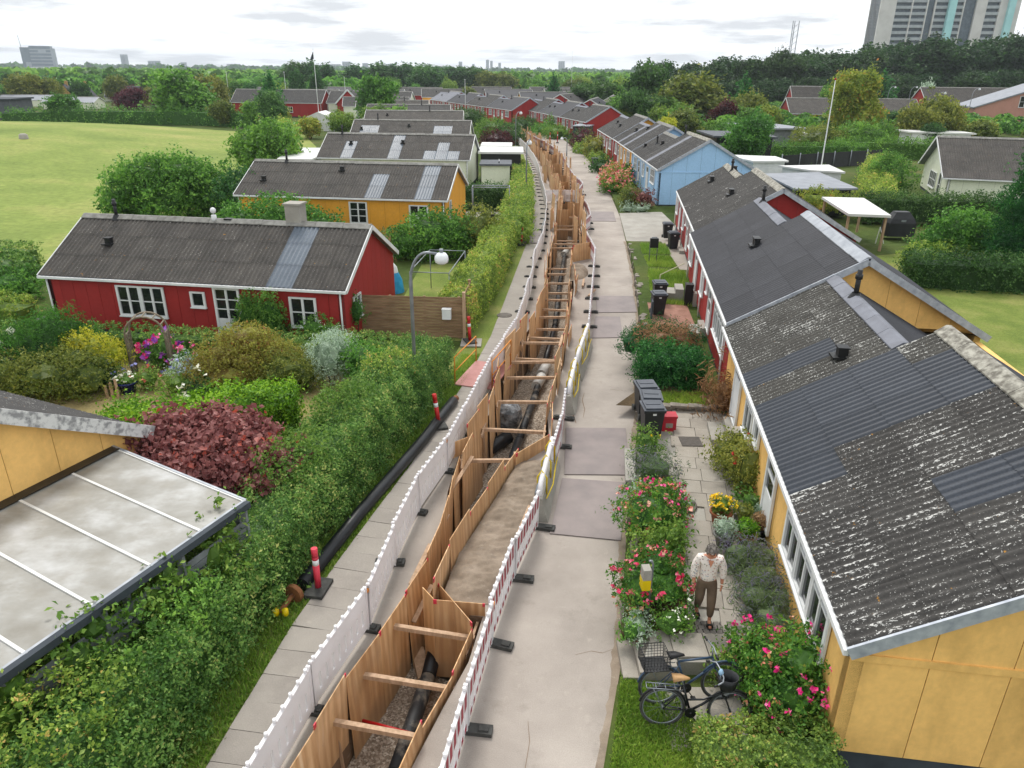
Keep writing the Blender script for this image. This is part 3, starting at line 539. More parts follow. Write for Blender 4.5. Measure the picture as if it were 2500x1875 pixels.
def wall_panels(parent, face, length, hfun, z0, pitch, mat, groove, brk=None):
    o3, du, nn = [Vector(q) for q in face]; rz = math.atan2(du.y, du.x)
    n = max(1, round(length / pitch)); p = length / n
    # dark backing behind the joints
    def poly(u0, u1, inset=0):
        us = [u0] + [b for b in (brk or []) if u0 < b < u1] + [u1]
        return [(u0, z0), (u1, z0)] + [(u, hfun(u)) for u in reversed(us)]
    w_ = MB(); w_.prism([o3 + du * u + Vector((0, 0, z)) - nn * .012 for u, z in poly(0, length)], -nn * .18)
    wall = w_.build('wall', MT[groove], parent)
    for i in range(n):
        u0 = i * p + .006; u1 = (i + 1) * p - .006; pts = poly(u0, u1)
        key = (round(u1 - u0, 3), mat, tuple(round(z, 3) for _, z in pts), tuple(round(u - u0, 3) for u, _ in pts))
        if key not in PAN:
            PAN[key] = MB().prism([(u - u0, 0, z) for u, z in pts], (0, .02, 0)).mesh('wall_panel', MT[mat])
        obj('wall_panel', PAN[key], wall, o3 + du * u0 + nn * .0 , (0, 0, rz))
    return wall
def plinth(parent, x0, x1, y0, y1, z0, z1):
    if z1 > z0 + .01: MB().box(x0 + .03, y0 + .03, z0, x1 - .03, y1 - .03, z1).build('plinth', MT['plinth'], parent)
def house(label, loc, rz, Ln, D, ze, zr, zg=0, zp=None, wall='red', groove='groove_red', pitch=.6, roof=None, single=None, seg=6, front=(), right=(), left=(), oh=.12, ohg=.22,
          cap='ridge', verge='white', faces='flr', gutter='white', group=None, name='house', vents=(), chim=None, rows=None, gpitch=None, zback=None):
    t = thing(name, label, 'house', (loc[0], loc[1], 0), rz, group)
    zp = zg + .25 if zp is None else zp; h2 = D / 2; sl_ = (zr - ze) / (h2 + oh)
    zw = ze + sl_ * oh - .1
    hf = lambda u: zw + sl_ * (h2 - abs(u - h2)) - .02
    plinth(t, 0, Ln, 0, D, zg - .3, zp)
    FA = {'front': ((0, 0, 0), (1, 0, 0), (0, -1, 0)), 'right': ((Ln, 0, 0), (0, 1, 0), (1, 0, 0)), 'left': ((0, D, 0), (0, -1, 0), (-1, 0, 0)), 'back': ((Ln, D, 0), (-1, 0, 0), (0, 1, 0))}
    if 'f' in faces: wall_panels(t, FA['front'], Ln, lambda u: zw, zp, pitch, wall, groove)
    if 'r' in faces: wall_panels(t, FA['right'], D, hf, zp, gpitch or pitch, wall, groove, [h2])
    if 'l' in faces: wall_panels(t, FA['left'], D, hf, zp, gpitch or pitch, wall, groove, [h2])
    MB().box(.2, D - .15, zg, Ln - .2, D - .02, zw).build('wall', MT[wall], t)
    roof = roof or (lambda c, r, a, b: 'roof_old')
    roof_slope(t, -ohg, Ln + ohg, -oh, ze, h2, zr, roof, single, seg, rows)
    roof_slope(t, -ohg, Ln + ohg, D + oh, ze if zback is None else zback, h2, zr, roof, single or 'roof_mid', max(3, seg - 2), rows)
    if cap: ridge_cap(t, -ohg, Ln + ohg, h2, zr + .01, sl_, cap)
    for x, ok in ((-ohg, 'l' in faces), (Ln + ohg, 'r' in faces)):          # verge boards
        if not ok: continue
        for sgn in (-1, 1):
            a = (x, h2, zr - .0); b = (x, h2 + sgn * (h2 + oh), ze)
            MB().bar(Vector(a) + Vector((0, 0, -.045)), Vector(b) + Vector((0, 0, -.045)), .035, .28 if verge == 'peel' else .17).build('verge_board', MT[verge], t)
    MB().bar((-ohg, -oh - .03, ze - .06), (Ln + ohg, -oh - .03, ze - .06), .1, .09).build('gutter', MT[gutter], t)
    for x in (.06, Ln - .06): MB().tube([(x, -.07, ze - .1), (x, -.06, zg + .1)], .035, 8).build('downpipe', MT[gutter], t)
    for kind, lst in (('front', front), ('right', right), ('left', left)):
        for u, z, w_, h, k in lst: window(t, FA[kind], u, z, w_, h, k, 'door' if k.startswith('door') else 'window')
    for (x, y, k) in vents:
        z = ze + sl_ * (y + oh) if y < h2 else zr - sl_ * (y - h2)
        roof_vent(t, x, y, z, k)
    if chim:
        x, y, s, h = chim; c = MB(); c.box(x - s / 2, y - s / 2, zr - .5, x + s / 2, y + s / 2, zr + h); ch = c.build('chimney', MT['concrete'], t)
        MB().box(x - s / 2 - .05, y - s / 2 - .05, zr + h, x + s / 2 + .05, y + s / 2 + .05, zr + h + .07).build('chimney_cap', MT['concrete'], ch)
    return t
def roof_vent(t, x, y, z, k='box', mat='black'):
    m = MB()
    if k == 'box': m.box(x - .11, y - .12, z - .1, x + .11, y + .1, z + .22); m.box(x - .14, y - .15, z + .22, x + .14, y + .12, z + .26); m.box(x - .2, y - .25, z - .02, x + .2, y + .15, z + .03)
    elif k == 'pipe': m.tube([(x, y, z - .2), (x, y, z + .75)], .07, 10); m.tube([(x, y, z + .5), (x, y, z + .62)], .1, 10); m.lathe((x, y, z), [(.22, -.08), (.1, .12)], 12)
    elif k == 'twin': 
        for d in (-.14, .14): m.box(x + d - .1, y - .1, z - .1, x + d + .1, y + .1, z + .28); m.box(x + d - .13, y - .14, z + .28, x + d + .13, y + .13, z + .32)
        m.box(x - .3, y - .25, z - .02, x + .3, y + .2, z + .035)
    elif k == 'cap': m.box(x - .16, y - .12, z, x + .16, y + .12, z + .08)
    m.build('roof_vent', MT[mat], t)
# ---- left rows
def roof_red(c, r, nc, nr): return 'roof_clear' if c == 9 else 'roof_clear' if False else 'roof_old'
R_ = math.radians
house('long red wooden house with white windows and grey corrugated roof behind the flower garden', (-18.1, 27.75), -R_(8.6), 12.0, 6.2, 2.4, 4.15, 0, .3, 'red', 'groove_red', .545, roof_red, seg=6,
      front=[(2.95, .95, .95, 1.2, '2x2'), (3.93, .95, .95, 1.2, '2x2'), (6.0, 1.45, .55, .6, 'hatch'), (6.95, .3, 1.0, 1.95, 'doorglass'), (9.95, .9, 1.0, 1.15, '2x2')],
      right=[(1.0, .95, .75, .9, '2x2')], vents=[(1.8, 1.6, 'box'), (1.3, 3.0, 'pipe'), (6.2, 3.1, 'cap')], chim=(9.0, 3.3, .62, .7), group=None)
def roof_y(c, r, nc, nr): return 'roof_clear' if (c == 8 and r < 2) or c == 11 else 'roof_old'
house('orange-yellow wooden house with grey roof, second of the left-hand houses', (-17.3, 46.95), -R_(6.8), 13.2, 7.0, 2.55, 4.25, 0, .3, 'orange', 'groove_y', .95, roof_y, seg=6,
      front=[(7.2, .3, 1.1, 2.0, 'doorglass'), (11.0, .95, 1.15, 1.25, '2x2'), (3.0, .95, 1.15, 1.25, '2x2')], right=[(1.3, .4, .5, 1.9, 'narrow')], vents=[(2.0, 3.4, 'pipe'), (6.0, 2.6, 'box'), (1.2, 1.4, 'box')])
def roof_3(c, r, nc, nr): return 'roof_clear' if (c in (2,) and r < 2) or (c == 6) or (c in (9, 10, 11) and r == 0) or (c == 10 and r == 1) or (c == 9 and r == 1 and False) else 'roof_old'
house('cream house with patched grey corrugated roof behind the orange house', (-17.3, 67.9), -R_(4.6), 13.3, 7.2, 2.6, 4.4, 0, .3, 'cream', 'groove', 1.1, roof_3, seg=4, front=[(10.9, 1.0, .9, 1.2, '2')], vents=[(1.2, 3.5, 'pipe'), (2.4, 2.0, 'box'), (7.1, 2.2, 'box')])
def roof_4(c, r, nc, nr): return 'roof_clear' if (c in (1, 2) and r < 2) or (c in (9, 10) and r < 2) else 'roof_old'
house('grey-roofed cream house fourth along the left side, ridge with a flue', (-19.0, 89.8), -R_(1.5), 13.6, 7.0, 2.6, 4.3, 0, .3, 'cream', 'groove', 1.1, roof_4, seg=4, vents=[(2.6, 3.5, 'pipe'), (6.5, 2.2, 'box'), (1.0, 1.5, 'box')])
for i, (x, y, ln, lab) in enumerate([(-21.2, 110, 13.7, 'fifth'), (-24.6, 130, 13.7, 'sixth'), (-30, 148.5, 13.5, 'seventh'), (-36, 165, 13.6, 'eighth'), (-41, 181, 13.6, 'ninth'), (-46, 197, 13.6, 'tenth')]):
    house('grey-roofed cream house %s along the left side, only its roof showing' % lab, (x, y), R_(1.5 + i * 2), ln, 7.0, 2.7, 4.4, 0, .3, 'cream', 'groove', 2.3, None, 'roof_old' if i % 2 == 0 else 'roof_mid', 3, vents=[(3 + i % 3, 2.2, 'box'), (9, 3.4, 'pipe')])
# ---- near left house with its gable over the carport
nl = house('yellow wooden house with peeling white verge board at the left edge', (-20.08, 12.27), R_(-23.4), 10.0, 6.8, 2.4, 4.4, 0, .3, 'yellow', 'groove_y', 1.0, lambda c, r, a, b: 'roof_mid', seg=6, faces='r', verge='peel', gpitch=.95, gutter='white', zback=2.4)

# ---------------------------------------------------------------- terraced rows on the right (deep units stepping with shallow ones)
UL, DEEP = 13.96, 7.86; SLP = .577
def row_unit(label, o, ang, zoff=0., wallf=None, gable='yellow', ggroove='groove_y', rooff=None, rooff2=None, single=None, seg=6, front=(), vents=(), near_gable='full', cap='ridge', zg=.3, rear='roof_slate', cap2='flash', group=None, verge='verge', gp=1.02, hgab=None, pitch=1.02, name='terraced_house'):
    """o = world point of the unit's near front corner; ang = direction of the row (radians from +Y towards +X)"""
    u = Vector((math.sin(ang), math.cos(ang))); far = (o[0] + u.x * UL, o[1] + u.y * UL)
    t = thing(name, label, 'house', (far[0], far[1], 0), -PI / 2 - ang, group)
    ze = 2.52 + zoff; oh = .1; xs = UL - DEEP
    yr, yb = 3.69, 7.38; zr = ze + (yr + oh) * SLP; y2 = 2.91; z2 = ze + (y2 + oh) * SLP; yb2 = 5.9; zb2 = z2 - (yb2 - y2) * SLP
    zw = ze - .06; zp = zg + .2
    plinth(t, 0, UL, 0, yb2, zg - .3, zp)
    segs = wallf or [(0, UL, 'yellow', 'groove_y')]
    for x0, x1, m, gr in segs: wall_panels(t, ((x0, 0, 0), (1, 0, 0), (0, -1, 0)), x1 - x0, lambda u_: zw, zp, pitch, m, gr)
    hf = lambda v: ze + (oh + (v if v < yr else 2 * yr - v)) * SLP - .09
    if near_gable == 'full': 
        wall_panels(t, ((UL, 0, 0), (0, 1, 0), (1, 0, 0)), yb, hf, zp, gp, gable, ggroove, [yr])
        if hgab: MB().bar((UL + .012, .0, hgab), (UL + .012, yb, hgab), .03, .12).build('band_board', MT[gable], t)
    else:
        w_ = wall_panels(t, ((UL - .12, 1.6, 0), (0, 1, 0), (1, 0, 0)), yb - 1.6, lambda v: hf(v + 1.6), ze + .1, gp, gable, ggroove, [yr - 1.6])
    MB().box(.1, yb - .2, zg, UL - .1, yb - .02, zw).build('wall', MT[gable], t)
    f0 = rooff or (lambda c, r, a, b: 'roof_slate')
    og = .14
    roof_slope(t, xs, UL + og, -oh, ze, yr, zr, f0, single, seg, 4)
    roof_slope(t, xs, UL + og, yb + oh, ze - .02, yr, zr, f0, single or rear, max(3, seg - 2))
    ridge_cap(t, xs, UL + og, yr, zr + .01, SLP, cap, .27)
    f1 = rooff2 or f0
    roof_slope(t, 0, xs - .01, -oh, ze - .015, y2, z2 - .015, f1, single, seg, 3)
    roof_slope(t, 0, xs - .01, yb2, zb2, y2, z2 - .015, f1, single or rear, max(3, seg - 2))
    ridge_cap(t, 0, xs - .02, y2, z2 + .005, SLP, cap2, .27)
    for a, b in (((UL + og + .02, -oh, ze), (UL + og + .02, yr, zr)), ((UL + og + .02, yr, zr), (UL + og + .02, yb + oh, ze))):
        MB().bar(Vector(a) + Vector((0, 0, -.05)), Vector(b) + Vector((0, 0, -.05)), .04, .2).build('verge_board', MT[verge], t)
    wv = [(xs, y2, z2), (xs, yr, zr - .06), (xs, yb, ze + (oh) * SLP)]     # upstand facing away between the two roofs
    MB().prism([(xs + .0, y2 - .6, z2 - .6 * SLP - .1), (xs, yr, zr - .08), (xs, yb, ze - .0), (xs, yb2, zb2 - .2)], (.08, 0, 0)).build('upstand', MT[gable], t)
    MB().bar((0, -oh - .03, ze - .06), (UL + og, -oh - .03, ze - .06), .07, .09).build('gutter', MT['white'], t)
    for x in (.05, xs): MB().tube([(x, -.07, ze - .1), (x, -.06, zg)], .035, 8).build('downpipe', MT['white'], t)
    FA = ((0, 0, 0), (1, 0, 0), (0, -1, 0))
    for x, z, w_, h, k in front: window(t, FA, x, z, w_, h, k, 'door' if k.startswith('door') else 'window')
    for x, y, k in vents:
        z = (ze + (y + oh) * SLP if y < (yr if x > xs else y2) else (zr - (y - yr) * SLP if x > xs else z2 - (y - y2) * SLP)); roof_vent(t, x, y, z, k)
    return t
RA = math.radians(7.88); RU = Vector((math.sin(RA), math.cos(RA))); RN = Vector((math.cos(RA), -math.sin(RA)))
def row_pt(n, t): p = RN * n + RU * t; return (p.x, p.y)
def rfA(c, r, nc, nr):
    if c in (2, 1, 0) : return 'roof_new' if not (c == 0 and r == 3) else 'roof_lichen2'
    if c == 3 and r == 0: return 'roof_new'
    if c == 5 and r >= 2: return 'roof_new'
    return 'roof_lichen'
def rfC(c, r, nc, nr):
    if c == 4 and r < 2: return 'roof_new'
    return 'roof_lichen2'
mk('roof_clear2', MT['flash'])
hA = row_unit('nearest yellow terraced house with white-blotched corrugated roof', row_pt(3.64, 8.57), RA, 0, [(.93, UL, 'yellow', 'groove_y'), (0, .93, 'red', 'groove_red')], 'yellow', 'groove_y', rfA, rfC, seg=9,
    front=[(10.0, 1.35, 1.0, 1.02, 'top2'), (11.03, 1.35, 1.0, 1.02, 'top2'), (12.06, 1.35, 1.0, 1.02, 'top2'), (7.9, .75, .88, 1.68, 'door'), (6.2, 1.75, .5, .58, 'hatch'), (4.75, 1.35, 1.0, 1.02, 'top2'), (2.7, .75, 1.0, 1.68, 'doorplain')],
    vents=[(5.35, 1.85, 'box'), (2.2, 2.9, 'pipe'), (3.4, 4.9, 'box')], cap='ridge_mossy', hgab=2.3, cap2='flash')
wr = [(0, UL, 'red', 'groove_red')]
fB = [(10.7, 1.35, 1.0, 1.02, 'top2'), (11.73, 1.35, 1.0, 1.02, 'top2'), (12.76, 1.35, 1.0, 1.02, 'top2'), (8.75, .75, .92, 1.68, 'door'), (7.75, 1.9, .4, .45, 'hatch'), (5.7, 1.35, .9, 1.02, 'top2'), (2.9, .75, .9, 1.68, 'doorplain'), (.4, 1.35, 1.0, 1.02, 'top2')]
hB = row_unit('red terraced house with new smooth dark grey roof and yellow gable', row_pt(3.72, 22.55), RA, .1, wr, 'yellow', 'groove_y', lambda c, r, a, b: 'roof_slate', lambda c, r, a, b: 'roof_slate', seg=6, front=fB, vents=[(7.2, 1.7, 'twin'), (1.0, 2.9, 'pipe'), (2.6, 4.6, 'box')], near_gable='part', cap='zinc', rear='roof_slate')
def rfF(c, r, nc, nr): return 'roof_lichen3'
mk('roof_lichen3', roofmat('roof_pale_spots', '#4d4b48', '#42403e', .16, '#b3b1ab', .0, spotscale=6))
hF = row_unit('red terraced house with speckled grey-brown roof at the far end of the near row', row_pt(3.95, 36.5), RA, .12, wr, 'red', 'groove_red', rfF, rfF, seg=5, front=fB, vents=[(9.5, 2.0, 'twin'), (3.2, 2.8, 'pipe'), (1.6, 3.2, 'box'), (3.0, 1.7, 'twin')], near_gable='part', cap='ridge_mossy', cap2='ridge_mossy', rear='roof_mid')
fD = [(10.6, 1.6, 1.9, 1.1, 'french'), (8.6, .85, .9, 1.75, 'doorplain'), (6.6, 1.55, .8, 1.1, '2x2'), (4.0, .85, .9, 1.75, 'door'), (1.5, 1.55, 1.6, 1.1, 'french')]
row_unit('light blue terraced house with dark roof beside the driveway', (11.1, 58.2), R_(.3), .42, [(0, UL, 'blue', 'plinth')], 'blue', 'plinth', lambda c, r, a, b: 'roof_clear2' if c == 2 else 'roof_mid', lambda c, r, a, b: 'roof_mid', seg=4, front=fD, vents=[(5.0, 1.8, 'box'), (3.4, 1.6, 'pipe'), (6.4, 3.4, 'pipe'), (1.5, .9, 'box')], cap='ridge_mossy', cap2='ridge', zg=.1, hgab=2.75)
row_unit('orange terraced house with dark roof next to the light blue one', (11.15, 72.2), R_(0), .42, [(0, 4.5, 'red', 'groove_red'), (4.5, UL, 'orange', 'groove_y')], 'blue', 'plinth', lambda c, r, a, b: 'flash' if c == 2 else 'roof_mid', lambda c, r, a, b: 'flash' if c == 4 else 'roof_mid', seg=4, front=fD, vents=[(4.0, 1.8, 'twin'), (7, 2.5, 'box')], near_gable='part', cap='ridge', zg=.1)
row_unit('red terraced house beyond the orange one with white-framed front', (11.1, 86.2), R_(-1), .42, wr, 'orange', 'groove_y', single='roof_mid', seg=3, front=fD, vents=[(4.5, 1.8, 'box'), (8.5, 1.5, 'twin')], near_gable='part', zg=.1)
p = Vector((10.7, 116.0)); an = R_(-13)
for i, l in enumerate(('red gable-fronted terraced house, nearest of the second far row', 'red terraced house, middle of the second far row', 'red terraced house, last of the second far row')):
    row_unit(l, (p.x, p.y), an, .35, wr, 'red', 'groove_red', single=('roof_mid', 'roof_slate', 'roof_mid')[i], seg=3, front=fD, vents=[(4.5, 1.8, 'box'), (6.4, 3.0, 'pipe'), (2, 1.6, 'box')], near_gable='full' if i == 0 else 'part', zg=.1, pitch=2.0); p = p + Vector((math.sin(an), math.cos(an))) * UL
p = Vector((-.5, 148.5)); an = R_(-22)
for i, l in enumerate(('red gable-fronted terraced house, nearest of the third far row', 'red terraced house, second of the third far row', 'red terraced house, third of the third far row', 'grey-roofed terraced house, last of the third far row')):
    row_unit(l, (p.x, p.y), an, .4, wr, 'red', 'groove_red', single=('roof_slate', 'roof_mid', 'roof_slate', 'roof_clear2')[i], seg=3, front=fD, vents=[(4.5, 1.8, 'box'), (6.4, 3.0, 'pipe')], near_gable='full' if i == 0 else 'part', zg=.1, pitch=2.0); p = p + Vector((math.sin(an), math.cos(an))) * UL
# far roofs between the rows and the trees, each a house of its own
far = [(18, 150, 78, 'red'), (24, 168, 80, 'cream'), (14, 182, 70, 'red'), (2, 198, 10, 'orange'), (14, 206, 12, 'red'), (30, 190, 75, 'red'), (-8, 226, 8, 'red'), (10, 236, 15, 'cream'), (-26, 222, 5, 'orange'), (-44, 214, 0, 'cream'), (-60, 205, -3, 'cream'), (-36, 240, 0, 'red'), (-58, 236, -4, 'cream'), (-14, 256, 10, 'cream'), (6, 262, 12, 'red'), (-76, 224, -6, 'orange'), (28, 246, 20, 'cream')]
for i, (x, y, a, c) in enumerate(far):
    house('small grey-roofed %s house, %s of the distant roofs past the end of the road' % ({'red': 'red', 'cream': 'cream', 'orange': 'orange'}[c], nth(i)), (x, y), R_(a), 13.5, 7.2, 2.8, 4.9, 0, .2, c, 'groove_red' if c == 'red' else 'groove', 7, None, 'roof_mid' if i % 3 else 'roof_slate', 2, oh=.2, vents=[(4, 2.2, 'box')], front=[(2, 1.0, 1.6, 1.1, 'french'), (9, 1.0, 1.6, 1.1, 'french')], cap='ridge', group='distant roofs past the end of the road')
# left background houses
house('red-gabled house with long grey roof behind the dark conifer, left of centre', (-62, 172), R_(-4), 20, 8, 3.0, 5.6, 0, .2, 'red', 'groove_red', 6, None, 'roof_mid', 2, front=[(3, 1, 1.6, 1.2, 'french'), (12, 1, 1.6, 1.2, 'french')])
house('cream house with long grey roof beside the tall flagpole', (-41, 172), R_(-4), 18, 8, 3.0, 5.4, 0, .2, 'cream', 'groove', 6, None, 'roof_mid', 2, front=[(3, 1, 1.6, 1.2, 'french'), (12, 1, 1.6, 1.2, 'french')])
for i, x in enumerate((-56, -38.5)):     # small red cross gables
    t = thing('gable_bay', 'small red cross gable with white edge, %s of the two on the long grey roofs' % ('left' if i == 0 else 'right'), 'gable', (x, 171.2, 0), R_(-4))
    MB().prism([(0, -.6, 0), (5, -.6, 0), (5, -.6, 3), (2.5, -.6, 5.6), (0, -.6, 3)], (0, 4, 0)).build('wall', MT['red'], t)
    for s in (-1, 1): MB().bar((2.5, -.8, 5.75), (2.5 + s * 2.9, -.8, 2.85), .1, .3).build('verge_board', MT['white'], t); MB().prism([(2.5, -.7, 5.7), (2.5 + s * 2.9, -.7, 2.8), (2.5 + s * 2.9, -.7, 2.65), (2.5, -.7, 5.55)], (0, 4.2, 0)).build('roof', MT['roof_mid'], t)
for i, x in enumerate((-146, -140, -134)):
    t = thing('gabled_house', 'tan brick house with steep dark roof, %s of three beyond the meadow' % ('left', 'middle', 'right')[i], 'house', (x, 240, -1.2), R_(18), 'three steep gabled brick houses'); t.scale = (.72, .72, .72)
    MB().prism([(0, 0, 0), (7.5, 0, 0), (7.5, 0, 2.6), (3.75, 0, 8.2), (0, 0, 2.6)], (0, 9, 0)).build('wall', MT['tan'], t)
    for s in (-1, 1): MB().prism([(3.75, -.1, 8.45), (3.75 + s * 4.2, -.1, 2.3), (3.75 + s * 4.2, -.1, 2.1), (3.75, -.1, 8.2)], (0, 9.3, 0)).build('roof', MT['roof_slate'], t)
    MB().box(3.2, 6, 7, 4.3, 7, 9.8).build('chimney', MT['tan'], t)
house('white house with dark roof and rooflights beyond the meadow', (-128, 246), R_(10), 11, 7, 1.2, 4.4, -1, -.5, 'cream', 'groove', 6, None, 'roof_slate', 2, vents=[(3, 2, 'box'), (6, 2, 'box'), (9, 2, 'box')])
house('white-gabled house with dark slate roof at the far left edge', (-178, 246), R_(12), 12, 8, 1.4, 5.6, -1, -.5, 'cream', 'groove', 6, None, 'roof_slate', 2)
for i, (x, y, ln) in enumerate(((-160, 205, 16), (-138, 208, 18), (-140, 190, 14), (-118, 196, 12))):
    house('low white flat-pitched bungalow, %s of four beyond the left meadow' % nth(i), (x, y), R_(8), ln, 8, 1.6, 2.8, -1, -.5, 'cream', 'groove', 6, None, 'greyroof', 2, group='low bungalows beyond the meadow')
# right background houses
house('cream wooden house with grey corrugated roof beyond the right-hand gardens', (33.8, 58.9), -R_(18), 14, 10.4, 2.45, 5.1, .2, .5, 'cream', 'groove', 1.05, lambda c, r, a, b: 'roof_old', seg=5, faces='fl', left=[(3.4, 1.0, 2.6, 1.3, 'wide'), (7.2, .6, .9, 1.9, 'narrow')], ohg=.5, oh=.3, chim=(11, 5.2, .8, .9))
house('red house with weathered brown roof among the right-hand trees', (53, 150), -R_(6), 24, 10, 2.7, 5.4, 0, .3, 'red', 'groove_red', 2.4, None, 'roof_old', 4, vents=[(17, 2.6, 'box')], front=[(3, 1, 2, 1.2, 'french'), (10, 1, 2, 1.2, 'french')])
house('small red house with brown hipped-looking roof beyond the right garden trees', (38, 172), R_(30), 12, 9, 3.2, 6.4, 0, .3, 'red', 'groove_red', 4, None, 'roof_old', 3)
house('grey-roofed red house peeking out behind the brown-roofed one', (66, 186), -R_(5), 16, 9, 3.2, 7.0, 0, .3, 'red', 'groove_red', 4, None, 'roof_old', 3)
house('red-gabled house with grey roof left of the pink brick house', (90, 172), -R_(8), 18, 10, 4.2, 7.2, 1, 1.3, 'red', 'groove_red', 4, None, 'roof_old', 3)
t = thing('brick_house', 'pink brick house with tall lopsided gable at the right edge', 'house', (88, 150, 0), R_(-14))
MB().prism([(0, 0, 0), (17, 0, 0), (17, 0, 5.6), (12.5, 0, 8.6), (0, 0, 4.2)], (0, 12, 0)).build('wall', MT['pinkbrick'], t)
MB().prism([(-.4, -.3, 4.15), (12.5, -.3, 8.75), (12.5, -.3, 8.5), (-.4, -.3, 3.9)], (0, 12.6, 0)).build('roof', MT['greyroof'], t); MB().prism([(12.5, -.3, 8.75), (17.4, -.3, 5.4), (17.4, -.3, 5.15), (12.5, -.3, 8.5)], (0, 12.6, 0)).build('roof', MT['greyroof'], t)
for x in (7.2, 10.4): window(t, ((0, 0, 0), (1, 0, 0), (0, -1, 0)), x, 4.2, .9, 2.0, 'narrow')
# gable band on the right row and flat roofs of sheds
def shed(label, poly, z, th, mat, zg=.3, posts=True, wallmat=None, name='shed', cat='shed'):
    t = thing(name, label, cat, (poly[0][0], poly[0][1], 0)); q = [(p[0] - poly[0][0], p[1] - poly[0][1]) for p in poly]
    MB().prism([(a, b, z) for a, b in q], (0, 0, th)).build('roof', MT[mat], t)
    c = (sum(a for a, b in q) / len(q), sum(b for a, b in q) / len(q)); k = .88
    if wallmat: MB().prism([(c[0] + (a - c[0]) * k, c[1] + (b - c[1]) * k, zg) for a, b in q], (0, 0, z - zg - .01)).build('wall', MT[wallmat], t)
    elif posts:
        for a, b in q: MB().box(c[0] + (a - c[0]) * k - .06, c[1] + (b - c[1]) * k - .06, zg, c[0] + (a - c[0]) * k + .06, c[1] + (b - c[1]) * k + .06, z).build('post', MT['timber'], t)
    return t
shed('white flat shed roof on posts behind the near row', [(20.0, 48.7), (22.6, 48.4), (21.4, 42.1), (19.15, 42.5)], 2.3, .14, 'whiteroof', cat='shelter', name='shelter')
shed('grey sheeted lean-to roof behind the near row', [(20.2, 61.4), (25.2, 62.7), (24.5, 53.6), (19.8, 53.1)], 2.2, .12, 'greyroof', wallmat='black')
shed('white flat garage roof beyond the grey lean-to', [(22.9, 66), (27.7, 67.1), (27.0, 61.9), (24.6, 63)], 2.3, .14, 'whiteroof', wallmat='white')
shed('small white conservatory with flat roof behind the blue house', [(20.2, 74), (24.8, 72.6), (24.8, 69), (21.4, 68.5)], 2.4, .15, 'whiteroof', wallmat='white', cat='conservatory', name='conservatory')
shed('grey flat-roofed shed behind the blue house ridge', [(23, 98), (31, 96), (30, 88), (23, 89)], 2.9, .2, 'felt', wallmat='black')
shed('pale grey carport roof among right garden shrubs', [(31, 118), (39, 119), (41, 108), (34, 107)], 2.6, .2, 'greyroof', wallmat='greywood', cat='carport', name='carport')
shed('long white flat roof behind the cream right-hand house', [(54, 110), (62, 108), (62, 104), (54, 106)], 2.4, .2, 'whiteroof', wallmat='white')
shed('white roofed summerhouse half hidden right of the flagpole', [(38, 104), (42, 104), (42, 101), (38, 101)], 2.4, .15, 'whiteroof', wallmat='white')
shed('white corrugated carport beside the far left houses', [(-3.5, 84), (-.2, 84), (-.2, 80), (-3.5, 80)], 2.5, .12, 'whiteroof', zg=0, cat='carport', name='carport')
shed('white curved shelter roof over dark panels by the clipped hedge', [(-3.4, 77.5), (.9, 77.5), (.9, 72.0), (-3.4, 72.0)], 2.6, .18, 'whiteroof', zg=0, wallmat='black', cat='shelter', name='shelter')
shed('dark garden shed beside the third far left house', [(-3.0, 69.5), (-.2, 69.5), (-.2, 66), (-3.0, 66)], 2.2, .15, 'felt', zg=0, wallmat='cream')
shed('white flat carport roof left of the cream house', [(-22, 76), (-17.5, 76), (-17.5, 66), (-20.5, 66)], 2.5, .14, 'whiteroof', zg=0, wallmat='white', cat='carport', name='carport')
shed('dark green shed by the road bend before the red row', [(8.4, 113.5), (10.2, 119), (12.4, 118), (11.0, 112.5)], 2.4, .12, 'greyroof', zg=0, wallmat='plinth')
t = thing('marquee', 'white party tent among gardens left of the grey roofs', 'tent', (-36.5, 133, 0))
MB().prism([(0, 0, 0), (6.0, 0, 0), (6.0, 0, 1.9), (3.0, 0, 3.1), (0, 0, 1.9)], (0, 6, 0)).build('canopy', MT['whiteroof'], t)
t = thing('box_trailer', 'small white box trailer beside the fourth left house', 'trailer', (-20.7, 92, 0)); MB().box(0, 0, .5, 1.6, 3, 2.6).build('body', MT['white'], t); MB().tube([(.0, 1.5, .3), (1.6, 1.5, .3)], .3, 12).build('wheel', MT['rubber'], t)
# carport with translucent roof at the left
t = thing('carport', 'translucent sheet carport roof with white battens at lower left', 'carport', (-8.55, 13.85, 0), 0)
ca = Vector((-8.55, 13.85, 2.34)); cb = Vector((-5.05, 11.95, 2.2)); cd = Vector((-.395, -.919, 0)); LN = 7.6
pts = [Vector((0, 0, 2.34)), cb - Vector((ca.x, ca.y, 0)), cb - Vector((ca.x, ca.y, 0)) + cd * LN, Vector((0, 0, 2.34)) + cd * LN]
nn_ = 7
roofp = None
for i in range(nn_):
    a = cd * (LN * i / nn_ + .004); b = cd * (LN * (i + 1) / nn_ - .004)
    me = MB().prism([pts[0] + a, pts[1] + a, pts[1] + b, pts[0] + b], (0, 0, .02)).mesh('roof_sheet', MT['carport'])
    o = obj('roof_sheet', me, t)
    MB().bar(pts[0] + a + Vector((0, 0, .03)), pts[1] + a + Vector((0, 0, .03)), .05, .03).build('batten', MT['whiteroof'], t)
for k in range(1, 4):
    q = pts[0].lerp(pts[1], k / 4); MB().bar(q + Vector((0, 0, -.05)), q + cd * LN + Vector((0, 0, -.05)), .06, .08).build('rafter', MT['white'], t)
MB().bar(pts[1] + Vector((.05, .0, -.02)), pts[2] + Vector((.05, 0, -.02)), .12, .13).build('gutter', MT['plinth'], t)
